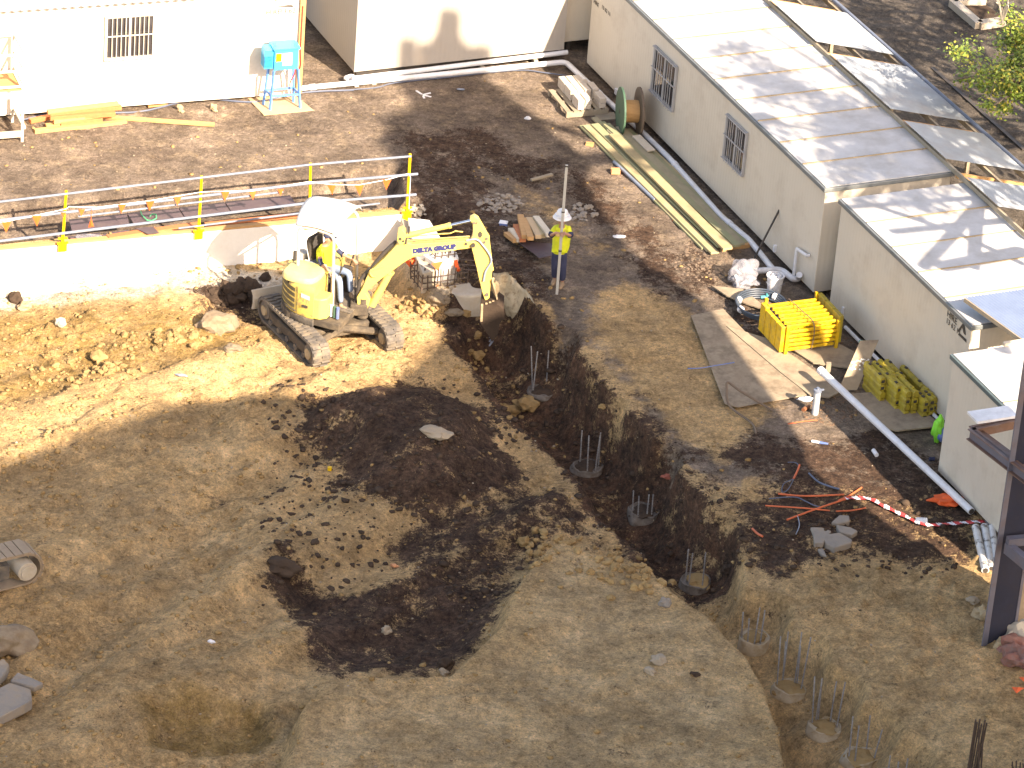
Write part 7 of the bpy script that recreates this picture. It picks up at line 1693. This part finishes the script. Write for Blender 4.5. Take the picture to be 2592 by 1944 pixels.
# added wall: shadow outline cast back along the sun, cut into upright slices
ys = np.array([p.y for p in allp]); zs_ = np.array([p.z for p in allp])
SH_PTS = line+shade_tower+top+lef
poly = [V((KX, allp[0].y, 0))]+allp+[V((KX, allp[-1].y-30, allp[-1].z)), V((KX, allp[-1].y-30, 0))]
mb = MB(); pz = [(p.y, p.z) for p in poly]; y_ = min(p[0] for p in pz); y1_ = max(p[0] for p in pz)
while y_ < y1_:
    wd_ = .06 if y_ > 52 else (.12 if y_ > 25 else 2.0); yc = y_+wd_/2; zs2 = []
    for i in range(len(pz)):
        (a0, c0_), (a1_, c1_) = pz[i], pz[(i+1) % len(pz)]
        if (a0 > yc) != (a1_ > yc): zs2.append(c0_+(c1_-c0_)*(yc-a0)/(a1_-a0))
    zs2.sort()
    for i in range(0, len(zs2)-1, 2):
        if zs2[i+1]-zs2[i] > .05: mb.obox(V((KX, y_, zs2[i])), V((.3, 0, 0)), V((0, wd_, 0)), V((0, 0, zs2[i+1]-zs2[i])))
    y_ += wd_
bd2 = solo('shade_profile_wall', mb, 'shade_tower', 'unseen stepped wall added outside the frame, outline shaped to cast the site shadow', 'building')
def strip(k_pts, label, z=0, w_=.25):
    q = [KP(g(*p, z)) for p in k_pts]
    return solo('shade_strip', MB().tube(q, w_, 6), 'shade_tower', label, 'shadow caster')  # added tube, traced back along the sun from a wanted shadow stripe
strip([('2', 1100, 660), ('2', 1300, 760), ('2', 1540, 850)], 'thin unseen tube added outside the frame to cast a shadow line', w_=.12)
strip([('2', 1480, 1010), ('2', 1620, 990), ('2', 1760, 985), ('2', 1900, 960)], 'second unseen tube added outside the frame to cast a shadow line', w_=.20)
strip([('6', 680, 600), ('6', 900, 700), ('6', 1060, 800), ('6', 1100, 900)], 'third unseen tube added outside the frame to cast a bent shadow', w_=.16)
# shading near the nearest huts: low wall of the steel building
# right-hand low shade: ground between the long pipe and hut
lowsh = [g('6', 1240, 1200), g('6', 1000, 1010), g('6', 860, 985), g('6', 500, 560), g('6', 380, 420)]
# truss of the steel building that shades the roof of the windowless hut
def on_roof4(k, x, y): return P(k, x, y, 2.62)
KT = 13.4
def KP2(p): p = V(p); return p+SUN*((KT-p.x)/SUN.x)
tb = thing('roof_truss', 'steel lattice truss standing outside the frame to the right', 'truss', V((KT, 66, 0)))
for (a_, b_, w_) in (((1590, 1659), (1940, 1270), .2), ((1940, 1200), (1900, 1659), .22), ((1180, 1240), (1780, 1440), .14), ((1780, 1440), (2212, 1640), .14), ((1400, 1440), (2100, 1370), .15), ((1700, 1659), (2212, 1560), .25), ((1080, 1290), (1900, 1230), .12)):
    MB().tube([KP2(on_roof4('3', *a_)), KP2(on_roof4('3', *b_))], w_*.55, 6).build('member', 'steell', tb)
# trees outside the frame: dappled light on the long hut and the far pavement
def leafcloud(center_pts, z, label, seed, n_leaf, rad, kx, sz=.16):
    q = [V(p)+SUN*((kx-p[0])/SUN.x) for p in center_pts]; c_ = sum(q, V((0, 0, 0)))/len(q)
    return q, c_
q, c_ = leafcloud([P('3', 1480, 800, 2.65)], 0, '', 1, 0, 0, 17.5)
tree('gum_tree', V((c_.x+1, c_.y, 0)), c_.z+2, c_, 3.6, 90, 8500, 'broad leafy tree outside the frame that dapples the long hut roof', 21, .22, lim=16, squash=.9)
c2 = P('t', 900, 200, 0)+SUN*11
tree('gum_tree', V((c2.x, c2.y, 0)), c2.z+2, c2, 3.6, 30, 1300, 'leafy tree outside the frame that dapples the far pavement', 22, .24, lim=16, squash=.9)
c3 = P('t', 1500, 900, 0)+SUN*13
tree('gum_tree', V((c3.x, c3.y, 0)), c3.z+2, c3, 3.8, 30, 1500, 'dense leafy tree outside the frame over the street', 23, .26, lim=16, squash=.9)
for o in bpy.context.scene.objects:
    if o.parent is None and 'label' in o and 'kind' not in o: o['kind'] = 'thing'
bpy.context.view_layer.update()
for o in bpy.context.scene.objects:
    if o.parent is None and o.type == 'EMPTY' and not o.children: print('EMPTY no children', o.name)
